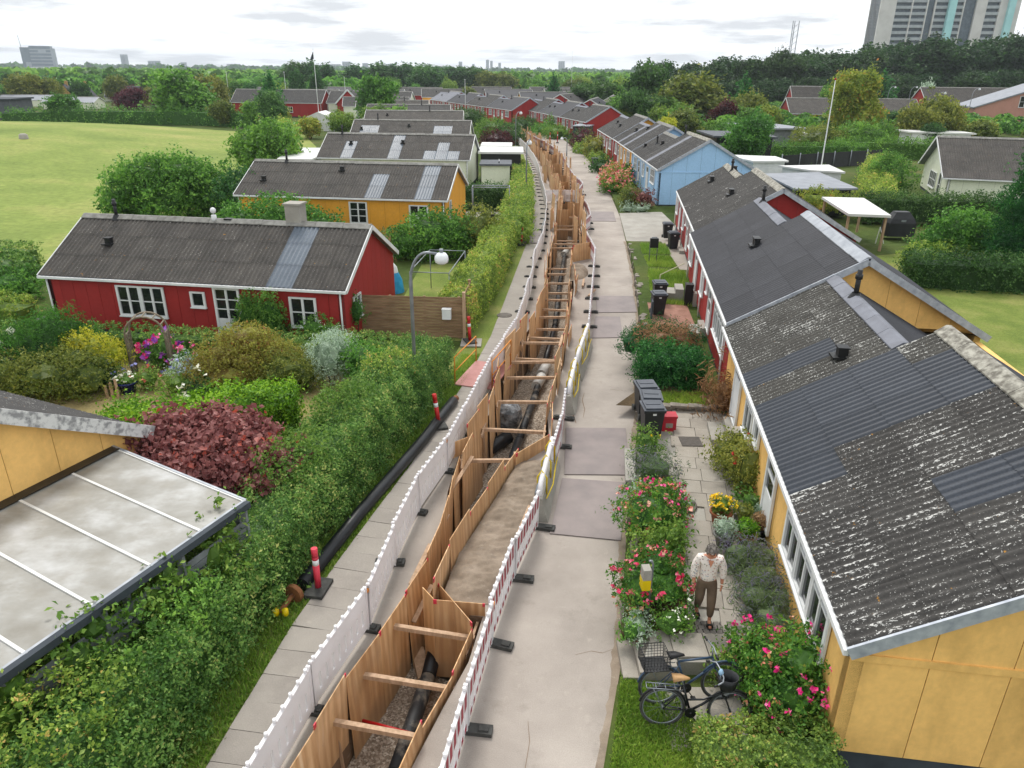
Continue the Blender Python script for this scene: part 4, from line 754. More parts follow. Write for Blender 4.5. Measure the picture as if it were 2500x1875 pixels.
MB().bar(pts[1] + Vector((-.03, .0, .035)), pts[2] + Vector((-.03, 0, .035)), .05, .03).build('edge_trim', MT['zinc'], t)
MB().bar(pts[0] + Vector((0, .03, .02)), pts[1] + Vector((0, .03, .02)), .05, .07).build('edge_trim', MT['zinc'], t)
for k in range(4): q = pts[1] + cd * (LN * k / 3.0); MB().box(q.x - .25, q.y - .05, 0, q.x - .15, q.y + .05, 2.1).build('post', MT['greywood'], t)
cx_ = Vector((.919, -.395, -.035))
MB().bar(pts[0] + cx_ * .14 + Vector((0, 0, .045)), pts[0] + cx_ * .14 + cd * LN + Vector((0, 0, .045)), .32, .012).build('flashing', MT['black'], t)
# grey board fence under the carport's edge
t = thing('board_fence', 'grey slatted fence below the edge of the carport roof', 'fence', (cb.x, cb.y, 0))
for k in range(5):
    q = cd * (1.55 * k + .05); MB().bar(q + Vector((-.02, 0, 0)), q + Vector((-.02, 0, 2.05)), .1, .1).build('post', MT['greywood'], t)
bm_ = MB().bar((0, 0, 0), cd * 1.45, .022, .13).mesh('board', MT['greywood'])
for k in range(5):
    for j in range(11): obj('board', bm_, t, (cd.x * (1.55 * k + .1), cd.y * (1.55 * k + .1), .15 + j * .165), (rnd.uniform(-.02, .02), 0, 0))

# ---------------------------------------------------------------- trench: plywood shoring, struts, pipe, barriers
tag(MB().box(-6, 5, -2.2, 8, 127, -1.95).build('trench_base', MT['soil']), kind='structure')
PLY = {}
def ply(p, q, zt, zb, tilt=0., label='', red=True, mat='ply', lean=0):
    """upright plywood sheet whose top edge runs from p to q"""
    p = Vector((p[0], p[1], 0)); q = Vector((q[0], q[1], 0)); d = q - p; w_ = d.length; rz = math.atan2(d.y, d.x)
    wk = max(.2, round(w_ / .06) * .06); hk = round((zt - zb) / .15) * .15
    if (wk, hk) not in PLY:
        PLY[(wk, hk)] = (MB().box(0, -.009, -hk, wk, .009, 0).mesh('sheet', MT[mat]), MB().box(0, -.0105, -.10, .07, .0105, .003).box(wk - .05, -.0105, -.07, wk, .0105, .003).mesh('red_mark', MT['pinkred']))
    s, rm = PLY[(wk, hk)]
    o = obj('plywood_sheet', s, None, (p.x, p.y, zt), (lean, tilt, rz)); tag(o, label, 'plywood sheet', 'plywood sheets lining the trench')
    if red: obj('red_mark', rm, o)
    return o
def along(tab, y0, y1, wd, off, side, zt, seedo, cnt0=0, jag=.0):
    y = y0; n = cnt0
    rr = random.Random(seedo)
    while y < y1:
        f = (lambda yy: interp(tab, yy) + off)
        dy = wd; 
        slope = (f(y + .5) - f(y)) / .5; dy = wd / math.sqrt(1 + min(slope, 2) ** 2)
        j = rr.uniform(-jag, jag); sk = rr.uniform(-jag, jag) * .5
        far_ = y > 45
        ply((f(y) + j, y + .015), (f(y + dy) + j + sk, y + dy - .015), zt + rr.uniform(-.13, .2 + jag * .8), FLOOR + .0, rr.uniform(-.03, .03) * (1 + jag * 2), 'plywood sheet on the %s side of the trench, %s from camera' % (side, nth(n)), red=rr.random() < .75, lean=rr.uniform(-.05, .05) * (1 + jag))
        n += 1; y += dy * (.93 if far_ else 1.0)
    return n
nL = along(TL, 6.2, 16.9, 1.15, .1, 'pavement', .36, 1)
nL = along(TL, 17.0, 48, 1.12, .1, 'pavement', .7, 2, nL, .16)
nL = along(TL, 48, 124, 1.2, .1, 'pavement', 1.35, 3, nL, .45)
nR = along(TR, 6.2, 11.3, 1.2, -.08, 'road', .25, 4)
ply((-1.5, 11.53), (-.5, 11.42), .3, FLOOR, 0, 'plywood end board closing the first widened bay of the trench')
ply((-1.75, 11.9), (-1.5, 11.56), .3, FLOOR, 0, 'narrow plywood strip turning the corner behind the first end board', red=False)
nR = along(TR, 11.7, 17.1, 1.25, -.08, 'road', .52, 5, nR)
ply((.12, 17.3), (1.05, 18.45), .4, FLOOR, 0, 'weathered plywood board set across the corner where the trench widens')
nR = along(TR, 18.7, 40.6, 1.15, -.04, 'road', .65, 6, nR, .16)
ply((3.3, 40.95), (4.4, 41.2), .7, FLOOR, 0, 'wide plywood board facing the camera across the narrowed trench')
nR = along(TR, 41.5, 124, 1.2, -.12, 'road', 1.3, 7, nR, .45)
ply((-1.75, 17.6), (-1.05, 18.3), .5, FLOOR, .05, 'plywood board leaning into the pavement side with a broken top edge')
# loose boards among the far shoring
for i, (y, f) in enumerate([(52, .3), (55, .75), (63, .3), (66, .6), (69, .2), (72, .8), (75, .35), (79, .6), (83, .25), (87, .7), (92, .4), (97, .6), (103, .3), (108, .7), (114, .5)]):
    x = tl(y) + (tr_(y) - tl(y)) * f; a = rnd.uniform(-.7, .7)
    ply((x - .45 * math.cos(a), y - .45 * math.sin(a)), (x + .45 * math.cos(a), y + .45 * math.sin(a)), .5 + rnd.uniform(0, .6), FLOOR, rnd.uniform(-.1, .1), 'loose upright board standing inside the far trench, %s from camera' % nth(i), red=False, lean=rnd.uniform(-.15, .15))
# the district heating pipe in the trench
def pipe_obj(name, label, pts, r, mat, cat='pipe', n=14): return tag(MB().tube(pts, r, n).build(name, MT[mat]), label, cat)
PX = [(-2.35, 6.2), (-1.95, 9.0), (-1.62, 11.2), (-1.55, 12.2), (-1.2, 14.5), (-.35, 18.0), (.25, 21.5), (.85, 25), (1.3, 28), (2.0, 33), (2.6, 40), (3.4, 48), (4.0, 58), (4.3, 70)]
pz = FLOOR + .3
for i in range(len(PX) - 1):
    a, b = Vector((*PX[i], pz)), Vector((*PX[i + 1], pz)); 
    if i == 0: rr_ = .16
    pipe_obj('heating_pipe', 'thick black heating pipe on the trench bed, %s length from the camera' % nth(i), [a, b.lerp(a, .01)], .15 if i < 3 else .13, 'pipedust' if i % 3 < 2 else 'pipe')
for i, (x, y) in enumerate([(-.42, 17.75), (1.05, 26.4), (1.28, 27.6), (3.45, 48.5)]):
    o = tag(MB().tube([(x - .12, y - .45, pz), (x + .12, y + .5, pz)], .2, 14).build('pipe_sleeve', MT['wrapwhite']), 'white wrapped joint on the heating pipe, %s from the camera' % nth(i), 'pipe joint', 'white pipe joints')
tag(MB().box(-2.02, 8.42, pz + .152, -1.93, 8.75, pz + .157).build('sticker', MT['white']), 'white label stuck on the nearest pipe length', 'label')
# struts
def strut(p, q, zl, label, mat='timber', s=.09, wales=True):
    t = thing('trench_strut', label, 'strut', (p[0], p[1], zl), 0, 'timber struts across the trench')
    d = Vector((q[0] - p[0], q[1] - p[1], 0)); 
    if mat == 'timber': MB().bar((0, 0, 0), d, s, s).build('beam', MT[mat], t)
    else: MB().tube([(0, 0, 0), d], .03, 10).build('beam', MT[mat], t)
    if wales:
        u = Vector((d.y, -d.x, 0)).normalized(); 
        for e in (Vector((.05, 0, -.02)), d - Vector((.05, 0, .02))): MB().bar(e - u * .45, e + u * .45, .05, .1).build('waler', MT['timber'], t)
        MB().bar((.04, .1, -.05), (.1, .12, FLOOR - zl + .1), .07, .05).build('prop', MT['timber'], t)
    return t
sts = [(8.75, -.25), (9.75, -.2), (10.9, -.1)]
k = 0
for y, z in sts: strut((tl(y) + .06, y + .35), (tr_(y) - .05, y), z, 'pale timber strut across the trench, %s from the camera' % nth(k)); k += 1
strut((-2.64, 9.8), (-1.64, 9.5), -1.0, 'red adjustable steel prop low across the near trench', 'signred', wales=False)
strut((tl(7.3) + .06, 7.6), (tl(7.3) + .12, 8.3), -.3, 'short timber waler nailed to the near left boards', wales=False)
for y in (17.6, 19.6, 21.7, 23.9, 25.0, 26.0, 27.0, 28.1, 29.3, 30.6, 31.9, 33.3, 34.8, 36.3, 37.8, 39.3, 43.5, 45.2, 47, 49.5, 51.5, 53.5, 55.5, 57.5):
    strut((tl(y) + .08, y), (tr_(y) - .08, y + rnd.uniform(-.2, .1)), rnd.uniform(-.25, .1), 'pale timber strut across the trench, %s from the camera' % nth(k), wales=y < 30); k += 1
for i, (a, b) in enumerate([((-2.05, 12.3, .05), (-1.78, 13.6, .12)), ((-1.9, 13.4, -.2), (-1.5, 14.9, .05)), ((-1.55, 16.2, -.1), (-1.05, 17.5, .2)), ((-1.95, 11.8, -.5), (-1.65, 12.6, -.2))]):
    tag(MB().bar(a, b, .1, .035).build('waler_board', MT['timber']), 'timber batten along the pavement-side boards, %s from the camera' % nth(i), 'batten', 'battens along the boards')
tag(MB().bar((-1.72, 11.3, FLOOR + .1), (-1.95, 12.1, FLOOR + .12), .25, .2).build('timber_block', MT['timber']), 'short timber block lying beside the pipe', 'timber')
# foil-wrapped bundle and short pipe piece in the trench
tag(MB().tube([(-.75, 20.9, FLOOR + .25), (-.1, 21.6, FLOOR + .35)], .22, 14).build('pipe_piece', MT['pipe']), 'short black pipe stub lying across the trench', 'pipe')
iv, iq = ico(); vv = iv * np.array([.5, .6, .55]) * (1 + .18 * wob(iv, 5, 2))[:, None]
tag(obj('wrapped_bundle', np_mesh('wrapped_bundle', vv, iq, MT['silverfoil']), None, (-.15, 22.4, FLOOR + .75)), 'crumpled grey plastic wrap over something in the trench', 'plastic wrap')
# soil beside the trench
def heap(name, cx, cy, rx, ry, h, seed, lab, rz=0, mat='sand'):
    n = 40; a = np.linspace(-1, 1, n); X, Y = np.meshgrid(a, a); R2 = X ** 2 + Y ** 2
    P3 = np.stack([X * rx, Y * ry, 0 * X], -1); Z = h * np.clip(1 - R2, 0, 1) ** .8 * (1 + .4 * wob(P3, 2.6, seed) + .35 * wob(P3, 7, seed + 1) + .2 * wob(P3, 17, seed + 2)) - .02 - .2 * np.clip(R2 - .95, 0, 1)
    o = obj(name, grid_mesh(name, X * rx, Y * ry, Z, MT[mat]), None, (cx, cy, 0), (0, 0, rz)); return tag(o, lab, 'soil heap')
ys = np.linspace(11.75, 17.6, 150); ss = np.linspace(0, 1, 34); rbx = lambda y: interp([(-.12, 11.7), (.02, 12.5), (.55, 14.5), (.75, 15.5), (1.05, 17.0), (1.0, 17.6)], y) - .06
X = np.array([[tr_(y) + .0 + (rbx(y) - tr_(y)) * q for q in ss] for y in ys]); Y = np.repeat(ys[:, None], 34, 1); S = np.repeat(ss[None, :], 150, 0); P3 = np.stack([X, Y, 0 * X], -1)
env = np.sin(PI * np.clip(S * .92 + .08, 0, 1)) ** .6 * np.clip((Y - 11.7) / .5, 0, 1) * np.clip((17.7 - Y) / .4, 0, 1)
Z = .004 + env * (.07 + .1 * np.clip((Y - 14) / 3, 0, 1) + .05 * wob(P3, 2.4, 3) + .05 * wob(P3, 6.5, 4) + .03 * wob(P3, 15, 5) + .02 * wob(P3, 34, 6))
Z = np.maximum(Z, .005)
tag(obj('soil_heap', grid_mesh('soil_heap', X, Y, Z, MT['sand'])), 'rough sandy soil between the boards and the striped barrier', 'soil heap')
heap('soil_heap', 3.4, 38.2, .6, 1.6, .32, 3, 'pale sand heap behind the wide plywood board', -.1)
for i, (x, y, a) in enumerate([(.32, 14.3, 1.1), (3.5, 35.6, 1.3), (3.75, 33.8, .9), (1.9, 27.0, 1.25)]):
    tag(MB().bar((x - .3 * math.cos(a), y - .3 * math.sin(a) * 2, .3 if i == 0 else .12), (x + .3 * math.cos(a), y + .3 * math.sin(a) * 2, .34 if i == 0 else .16), .1, .07).build('loose_timber', MT['timber']), 'loose piece of timber lying by the road-side barriers, %s from the camera' % nth(i), 'timber', 'loose timbers')
# --- plastic barrier panels
def barrier_meshes():
    b = MB(); L2 = 1.94; t = .022
    b.box(0, -t, .62, L2, t, .93); b.box(0, -t, .10, L2, t, .27); b.box(0, -.03, .93, L2, .03, .975)
    n = 9; w_ = L2 / n
    for i in range(n): b.box(i * w_ + (.0 if i == 0 else .034), -t, .27, (i + 1) * w_ - (.0 if i == n - 1 else .034), t, .62)
    b.box(0, -.032, .0, .05, .032, 1.02); b.box(L2 - .05, -.032, .0, L2, .032, 1.02)
    s = MB()
    for i in range(8): s.tube([(.11 + i * .245, 0, .97), (.11 + i * .245, 0, 1.04)], .03, 8)
    ft = MB(); ft.box(-.1, -.32, 0.006, .1, .32, .08); ft.box(-.06, -.26, .08, .06, -.1, .11); ft.box(-.06, .1, .08, .06, .26, .11)
    ft2 = MB(); 
    st = MB()
    for i in range(8):
        st.box(.1 + i * .235, -t - .004, .60, .235 + i * .235, -t - .001, .92); st.box(.1 + i * .235, t + .001, .60, .235 + i * .235, t + .004, .92)
        st.box(.14 + i * .23, -t - .004, .13, .25 + i * .23, -t - .001, .24); st.box(.14 + i * .23, t + .001, .13, .25 + i * .23, t + .004, .24)
    ob = MB().box(-.05, -.035, .86, .05, .035, .93).mesh('clip', MT['orangem'])
    return b.mesh('panel', MT['plastic']), s.mesh('studs', MT['plastic']), ft.mesh('rubber_foot', MT['rubber']), st.mesh('red_stripes', MT['stripe']), ob
BM = barrier_meshes()
def barrier(p, q, label, red=False, clip=False, foot=0):
    d = Vector((q[0] - p[0], q[1] - p[1])); L_ = d.length; rz = math.atan2(d.y, d.x)
    t = thing('plastic_barrier', label, 'barrier', (p[0], p[1], .03), rz, 'red-striped barriers on the road side' if red else 'white barriers on the pavement side'); 
    a = obj('panel', BM[0], t); a.rotation_euler = (rnd.uniform(-.03, .03), 0, 0); t.scale = (L_ / 2.0, 1, 1)
    so2 = obj('studs', BM[1], a); so2['kind'] = 'stuff'; f = obj('rubber_foot', BM[2], t, (1.98, foot, -.03), (0, 0, rnd.uniform(-.15, .15)))
    if red: obj('red_stripes', BM[3], a)['kind'] = 'stuff'
    if clip: obj('clip', BM[4], a, (1.99, 0, 0))
    return t
def run(line, side, red, start=0, skip=(), foot=0):
    pts = [Vector(p) for p in line]; out_ = [pts[0]]; i = 0; cur = pts[0]; 
    # walk along the polyline in 2 m steps
    seg = 0; n = start
    segl = [(pts[k + 1] - pts[k]).length for k in range(len(pts) - 1)]; total = sum(segl); npan = max(1, round(total / 2.03)); stp = total / npan
    def at_(s):
        for k, l in enumerate(segl):
            if s <= l or k == len(segl) - 1: return pts[k] + (pts[k + 1] - pts[k]) * (s / l)
            s -= l
    for k in range(npan):
        a, b = at_(k * stp), at_((k + 1) * stp)
        barrier(a, b, '%s barrier panel on the trench'"'"'s %s side, %s from camera' % ('red and white' if red else 'white', side, nth(n)), red, n % 3 == 1 and n < 14, foot); n += 1
    return n
LBL = [(-3.62, 7.1), (-3.23, 9.06), (-2.67, 10.99), (-2.47, 13.07), (-2.18, 15.2), (-1.63, 17.24), (-1.19, 20.23), (-.65, 23.5), (.09, 26.63), (.55, 31), (.97, 35.4), (1.06, 38.2), (1.74, 43.5), (2.05, 47.7), (2.48, 56), (2.49, 62), (2.45, 68), (2.5, 77), (2.3, 86.5), (1.68, 99), (.85, 108.7), (-.6, 124)]
run(LBL, 'pavement', False, foot=.12)
n = run([(-1.0, 6.8), (-.69, 8.67), (-.36, 10.59), (.07, 12.55), (.62, 14.47)], 'road', True, foot=-.1)
n = run([(1.05, 16.6), (1.29, 17.56), (1.6, 20.3)], 'road', True, n)
n = run([(2.95, 27.0), (3.5, 31.5), (4.05, 36), (4.43, 39.2), (4.3, 45.5), (4.45, 47.3), (5.2, 49.9), (5.33, 53.9), (5.15, 58)], 'road', True, n)
barrier((5.1, 60.3), (4.1, 60.4), 'white plastic barrier panel across the trench, right of three', False); barrier((4.1, 60.4), (3.1, 60.35), 'white plastic barrier panel across the trench, middle of three', False); barrier((3.1, 60.35), (2.5, 60.3), 'white plastic barrier panel across the trench, left of three', False)
n = run([(5.1, 60.5), (5.9, 64), (5.95, 66), (5.5, 69.2), (5.45, 80.3), (5.6, 86.8), (4.95, 97.5), (3.94, 106.3), (2.47, 116), (1.9, 124)], 'road', True, n)
barrier((-.2, 125.8), (1.6, 126), 'white plastic barrier panel closing the far end of the trench', False)
# grey base units with tubes and yellow straps between the striped panels
def tube_barrier(p, q, label):
    d = Vector((q[0] - p[0], q[1] - p[1])); L_ = d.length
    t = thing('tube_barrier', label, 'barrier', (p[0], p[1], 0), math.atan2(d.y, d.x))
    MB().prism([(0, -.22, 0.004), (0, .22, 0.004), (0, .12, .32), (0, .07, .62), (0, -.07, .62), (0, -.12, .32)], (L_, 0, 0)).build('base', MT['concrete'], t)
    MB().tube([(.0, 0, .7), (.2, 0, .95), (L_ - .2, 0, .98), (L_, 0, .75)], .06, 10).build('rail', MT['plastic'], t); MB().tube([(.1, .09, .68), (L_ - .1, .09, .72)], .045, 8).build('rail', MT['steel'], t)
    for k in range(3): x = L_ * (.2 + .3 * k); MB().tube([(x, -.11, .45), (x, -.1, .9), (x + .05, .03, 1.06), (x, .12, .9), (x + .1, .13, .5)], .02, 6).build('strap', MT['yellowm'], t)
    MB().tube([(L_ * .1, -.14, .5), (L_ * .4, -.2, .42), (L_ * .7, -.17, .5), (L_ * .95, -.15, .4)], .015, 6).build('strap', MT['yellowm'], t)
tube_barrier((.66, 14.7), (1.1, 17.3), 'grey barrier base with white tube and yellow straps beside the sand heap')
tube_barrier((1.75, 20.6), (2.15, 23.1), 'grey tube barrier with yellow straps, nearer of the two past the red-striped pair')
tube_barrier((2.2, 23.3), (2.9, 26.7), 'grey tube barrier with yellow straps, farther of the two past the red-striped pair')
# road plates
def plate(poly, label):
    m = MB().prism([(x, y, .006) for x, y in poly], (0, 0, .022)); tag(m.build('road_plate', MT['plate']), label, 'road plate')
plate([(1.62, 19.65), (3.4, 19.65), (3.12, 16.9), (1.4, 16.9)], 'brownish steel plate on the road beside the three black bins')
plate([(1.33, 16.7), (3.0, 16.5), (2.5, 13.95), (.9, 14.2)], 'mauve-grey steel plate on the road, nearest to the camera')
plate([(3.95, 33.7), (5.72, 33.7), (5.5, 31.2), (3.68, 31.05)], 'wide steel plate on the road opposite the two bins')
plate([(3.6, 30.5), (4.66, 30.5), (4.43, 27.8), (3.15, 27.7)], 'narrow steel plate on the road, just before the wide one')
plate([(5.6, 56.5), (7.6, 56.5), (7.3, 52.6), (5.5, 52.6)], 'pale steel plate on the road by the driveway')
# dirt and crumbs collecting along the garden edge of the road
r_ = np.random.RandomState(8); ye = np.linspace(6, 46, 260); wv_ = .07 + .09 * np.abs(wob(np.stack([ye, 0 * ye, 0 * ye], 1), 2.1, 4)) + .05 * r_.rand(260)
X = np.stack([[re_(y) - w for y, w in zip(ye, wv_)], [re_(y) + .03 for y in ye]], 1); Y = np.stack([ye, ye], 1)
tag(obj('edge_dirt', grid_mesh('edge_dirt', X, Y, np.full(X.shape, .004), MT['sand'])), kind='structure')
# cracks in the road
def crack(pts, w_, name='road_crack'):
    m = MB(); vs = []
    for i, (x, y) in enumerate(pts): ww = w_ * (.3 + .7 * math.sin(PI * (i + .5) / len(pts))); vs += [(x - ww, y, .003), (x + ww, y + .01, .003)]
    m.add(vs, [(2 * i, 2 * i + 1, 2 * i + 3, 2 * i + 2) for i in range(len(pts) - 1)]); tag(m.build(name, MT['soil']), kind='structure')
crack([(1.95, 20.0), (1.9, 20.6), (2.02, 21.1), (1.98, 21.8), (2.1, 22.5), (2.12, 23.2)], .02); crack([(2.2, 20.4), (2.3, 21.0), (2.28, 21.7), (2.4, 22.3)], .012); crack([(.2, 7.2), (.27, 7.6), (.25, 8.0), (.33, 8.5), (.31, 8.9)], .006); crack([(3.0, 22.4), (3.3, 22.6), (3.7, 22.5), (4.1, 22.7)], .008); crack([(1.2, 10.4), (1.5, 10.5), (1.7, 10.45), (2.0, 10.6)], .005)
for y in (44.5, 59.5, 37.5, 66): crack([(tr_(y) + .3, y), ((tr_(y) + re_(y)) / 2, y + .05), (re_(y) - .1, y)], .025, 'road_joint')
# --- black pipe lying along the hedge
pts = [(-4.22, 12.1, .17), (-3.55, 14.8, .17), (-2.5, 18.5, .17), (-2.0, 20.6, .17), (-1.85, 21.2, .17)]
t = thing('water_pipe', 'long black pipe lying in the grass along the hedge', 'pipe', (0, 0, 0))
MB().tube(pts, .15, 16).build('barrel', MT['pipe'], t); MB().tube([(-1.85, 21.2, .17), (-1.78, 21.42, .17)], .1, 12).build('stub', simple('rusty', '#8a5a34', '#6c4426', 5, .8, .2), t)
t = thing('pipe_valve', 'rusty valve with yellow caps at the near end of the black pipe', 'valve', (-4.3, 11.78, .2)); MB().tube([(0, 0, 0), (-.12, -.5, 0)], .05, 10).build('stem', bpy.data.materials['rusty'], t); MB().tube([(.02, .06, 0), (-.02, -.04, 0)], .2, 14).build('flange', bpy.data.materials['rusty'], t)
for d in (-.08, .1): MB().lathe((-.12 + d, -.52, -.05), [(.0, .12), (.06, .1), (.065, .02), (.05, -.03), (0, -.05)], 10).build('cap', MT['yellowm'], t)
def bollard(p, h, label, lean=(0, 0), mat='signred'):
    t = thing('marker_post', label, 'marker post', (p[0], p[1], .03), rnd.uniform(-.5, .5), 'red marker posts')
    MB().box(-.2, -.3, 0, .2, .3, .1).build('rubber_foot', MT['rubber'], t); top = Vector((lean[0], lean[1], h))
    for a, b, m in ((.08, .62, mat), (.62, .74, 'white'), (.74, .8, mat), (.8, 1.0, mat)):
        MB().tube([top * a / 1 , top * b], .065, 12).build('band' if m == 'white' else 'tube', MT[m], t)
bollard((-3.9, 12.1), 1.0, 'pinkish red plastic marker post by the valve end of the pipe', (-.02, .05), 'pinkred')
bollard((-2.15, 19.6), 1.05, 'red and white marker post standing on the black pipe, midway', (-.1, .1))
bollard((-1.65, 27.0), 1.05, 'red and white marker post by the footbridge and board fence', (-.03, .05))
bollard((.5, 44.6), 1.05, 'red marker post beside the far footbridge', (.05, .05))
# footbridges
def footbridge(o, ang, wd, ln, label, deck, rail):
    t = thing('footbridge', label, 'footbridge', (o[0], o[1], 0), ang)
    MB().box(0, 0, .05, wd, ln, .1).build('deck', MT[deck], t)
    for x in (0.02, wd - .02):
        r = MB(); r.tube([(x, .05, .1), (x, .05, 1.05), (x, ln - .05, 1.05), (x, ln - .05, .1)], .022, 8); r.tube([(x, .05, .55), (x, ln - .05, .55)], .018, 8); r.build('railing', MT[rail], t)
mk('pinkdeck', simple('red_deck', '#b98680', '#a5706a', 1.5, .7, .1))
footbridge((-1.95, 22.7), -.28, 1.35, 2.3, 'small footbridge with pinkish deck and orange railings', 'pinkdeck', 'orangem')
footbridge((.55, 45.0), -.1, 1.2, 3.0, 'farther footbridge with grey deck and pale railings', 'plate', 'steel')
tag(MB().box(-2.0, 26.5, .03, -1.2, 27.4, .07).build('stepping_stone', MT['concrete']), 'pale concrete slab at the foot of the board fence', 'slab')

# ---------------------------------------------------------------- hedges, shrubs and trees
def hedge(label, path, wd, h, dens, size, mat, seed, z0=0, rough=.09, loc=None, **k):
    t = thing('hedge', label, 'hedge', (path[0][0], path[0][1], z0)); q = [(p[0] - path[0][0], p[1] - path[0][1]) for p in path]
    hedge_mesh(q, wd, h, dens, size, MT[mat], seed, rough=rough, parent=t, **k)
    s = MB()
    for i, (a, b) in enumerate(zip(q, q[1:])): s.tube([(a[0], a[1], 0), ((a[0] + b[0]) / 2, (a[1] + b[1]) / 2, .5)], [.05, .02], 6)
    return t
def rlumps(seed, n, R, zc, H, lr=(.45, .7), flat=.8, cx=0, cy=0):
    r = random.Random(seed); out_ = []
    for i in range(n):
        a = r.uniform(0, 6.28); d = math.sqrt(r.random()) * R * .62; k = 1 - .45 * (d / R) ** 2; rr = R * r.uniform(*lr) * (.75 + .35 * k)
        z = zc + r.uniform(-.5, .5) * H * k
        out_.append((cx + math.cos(a) * d, cy + math.sin(a) * d, z, rr, rr, rr * flat))
    return out_
def blossoms(parent, pts, nrm, n, size, mat, seed, name='blossoms'):
    r = np.random.RandomState(seed); up = np.where(nrm[:, 2] > -.1)[0]; i = r.choice(up, n); p = pts[i] + nrm[i] * size * .5; k = 5
    P_ = np.repeat(p, k, 0) + r.normal(size=(n * k, 3)) * size * .3; v, q = leaves(P_, np.repeat(nrm[i], k, 0), size * .8, seed, .9, .9)
    o = obj(name, np_mesh(name, v, q, MT[mat], False, r.rand(len(q))), parent); o['kind'] = 'stuff'; return o
def shrub(label, p, z0, lumps, mat, dens, size, seed, cat='shrub', name='shrub', fl=(), spread=.9, aspect=.55, stems=3, tintf=1.5, depth=.3, droop=0., group=None, wobf=1.6, woba=.14, core=True):
    t = thing(name, label, cat, (p[0], p[1], z0), 0, group)
    P_, N_ = lump_pts(lumps, dens, seed, depth, wobf=wobf, woba=woba, clump=size * 1.5); ok = P_[:, 2] > .02; P_, N_ = P_[ok], N_[ok]
    foliage('foliage', P_, N_, size, MT[mat], seed, spread, aspect, lumps if core else None, tintf, droop, t)
    s = MB(); r = random.Random(seed); top = max(l[2] for l in lumps)
    for k in range(stems): a = r.uniform(0, 6.28); s.tube([(math.cos(a) * .06, math.sin(a) * .06, 0), (math.cos(a) * .2, math.sin(a) * .2, top * .6)], [.03, .012], 6)
    if stems: s.build('stem', MT['twig'], t)
    for i, (m, n, sz) in enumerate(fl): blossoms(t, P_, N_, n, sz, m, seed + 40 + i)
    return t
def trunk_mesh(h, r0, seed, limbs=5, spread=.35):
    m = MB(); r = random.Random(seed); m.tube([(0, 0, 0), (r.uniform(-.03, .03) * h, r.uniform(-.03, .03) * h, h * .45), (r.uniform(-.05, .05) * h, r.uniform(-.05, .05) * h, h * .85)], [r0, r0 * .7, r0 * .2], 8)
    for k in range(limbs):
        a = 6.28 * k / limbs + r.uniform(-.4, .4); z = h * r.uniform(.3, .55); m.tube([(0, 0, z), (math.cos(a) * h * spread * .5, math.sin(a) * h * spread * .5, z + h * .15), (math.cos(a) * h * spread, math.sin(a) * h * spread, z + h * .28)], [r0 * .4, r0 * .25, r0 * .08], 6)
    return m.mesh('trunk', MT['bark'])
def tree(label, p, z0, h, R, mat, seed, n=9, dens=40, size=.22, zc=.62, H=.5, group=None, r0=None, lr=(.4, .62), flat=.85, depth=.4, trunk=True, tintf=.8, cat='tree', name='tree'):
    t = thing(name, label, cat, (p[0], p[1], z0), 0, group)
    l = rlumps(seed, n, R, h * zc, h * H, lr, flat); P_, N_ = lump_pts(l, dens * 1.3, seed, depth, woba=.2, clump=size * 1.4)
    foliage('crown', P_, N_, size, MT[mat], seed, .9, .6, l, tintf, 0, t)
    if trunk: obj('trunk', trunk_mesh(h, r0 or h * .025, seed), t)
    return t
# near hedge beside the pavement
hp = [(-6.45, 5.2), (-6.0, 7.6), (-5.72, 9.6), (-5.3, 12.0), (-4.9, 14.3), (-4.3, 17.2), (-3.75, 19.6), (-3.25, 21.5), (-2.75, 23.2)]
near_hedge = hedge('wide loose green hedge between the carport and the pavement', hp, [2.0, 1.9, 1.75, 1.5, 1.6, 1.75, 1.8, 1.7, 1.4], [1.75, 1.65, 1.55, 1.5, 1.7, 1.85, 1.85, 1.75, 1.6], 1500, .062, 'lf_hedge', 11, rough=.2, round_=.3, spread=1.1, tintf=.9)
for i, (x, y, z, mt) in enumerate([(-5.0, 14.6, 1.9, 'lf_lime'), (-4.4, 17.4, 1.95, 'lf_lime'), (-3.7, 20.3, 1.8, 'lf_clip'), (-5.75, 9.2, 1.75, 'lf_mid'), (-6.2, 7.2, 1.8, 'lf_clip')]):
    sh_ = shrub('fresh pale shoots rising from the near hedge, %s from the camera' % nth([2, 3, 4, 1, 0][i]), (x, y), z - .55, [(0, 0, .45, .75, .9, .3), (.3, .6, .4, .5, .6, .25)], mt, 420, .07, 300 + i, stems=0, spread=1.2, tintf=3, group='pale shoots on the near hedge', core=False, cat='shoots', name='hedge_shoots')
    c_ = sh_.children[0]; c_.parent = near_hedge; c_.location = Vector(sh_.location) - Vector(near_hedge.location); c_.name = 'shoots'; bpy.data.objects.remove(sh_)
for i, (x, y) in enumerate([(-5.45, 11.2), (-5.95, 9.9), (-6.5, 8.6), (-7.0, 7.4)]):
    shrub('yellow-green vine hanging over the carport fence, %s from the top' % nth(i), (x, y), .6, [(0, 0, .9, .35, .5, .5), (.1, .3, 1.3, .25, .3, .25)], 'lf_lime', 300, .11, 320 + i, stems=1, group='vines on the carport fence', cat='vine', name='vine')
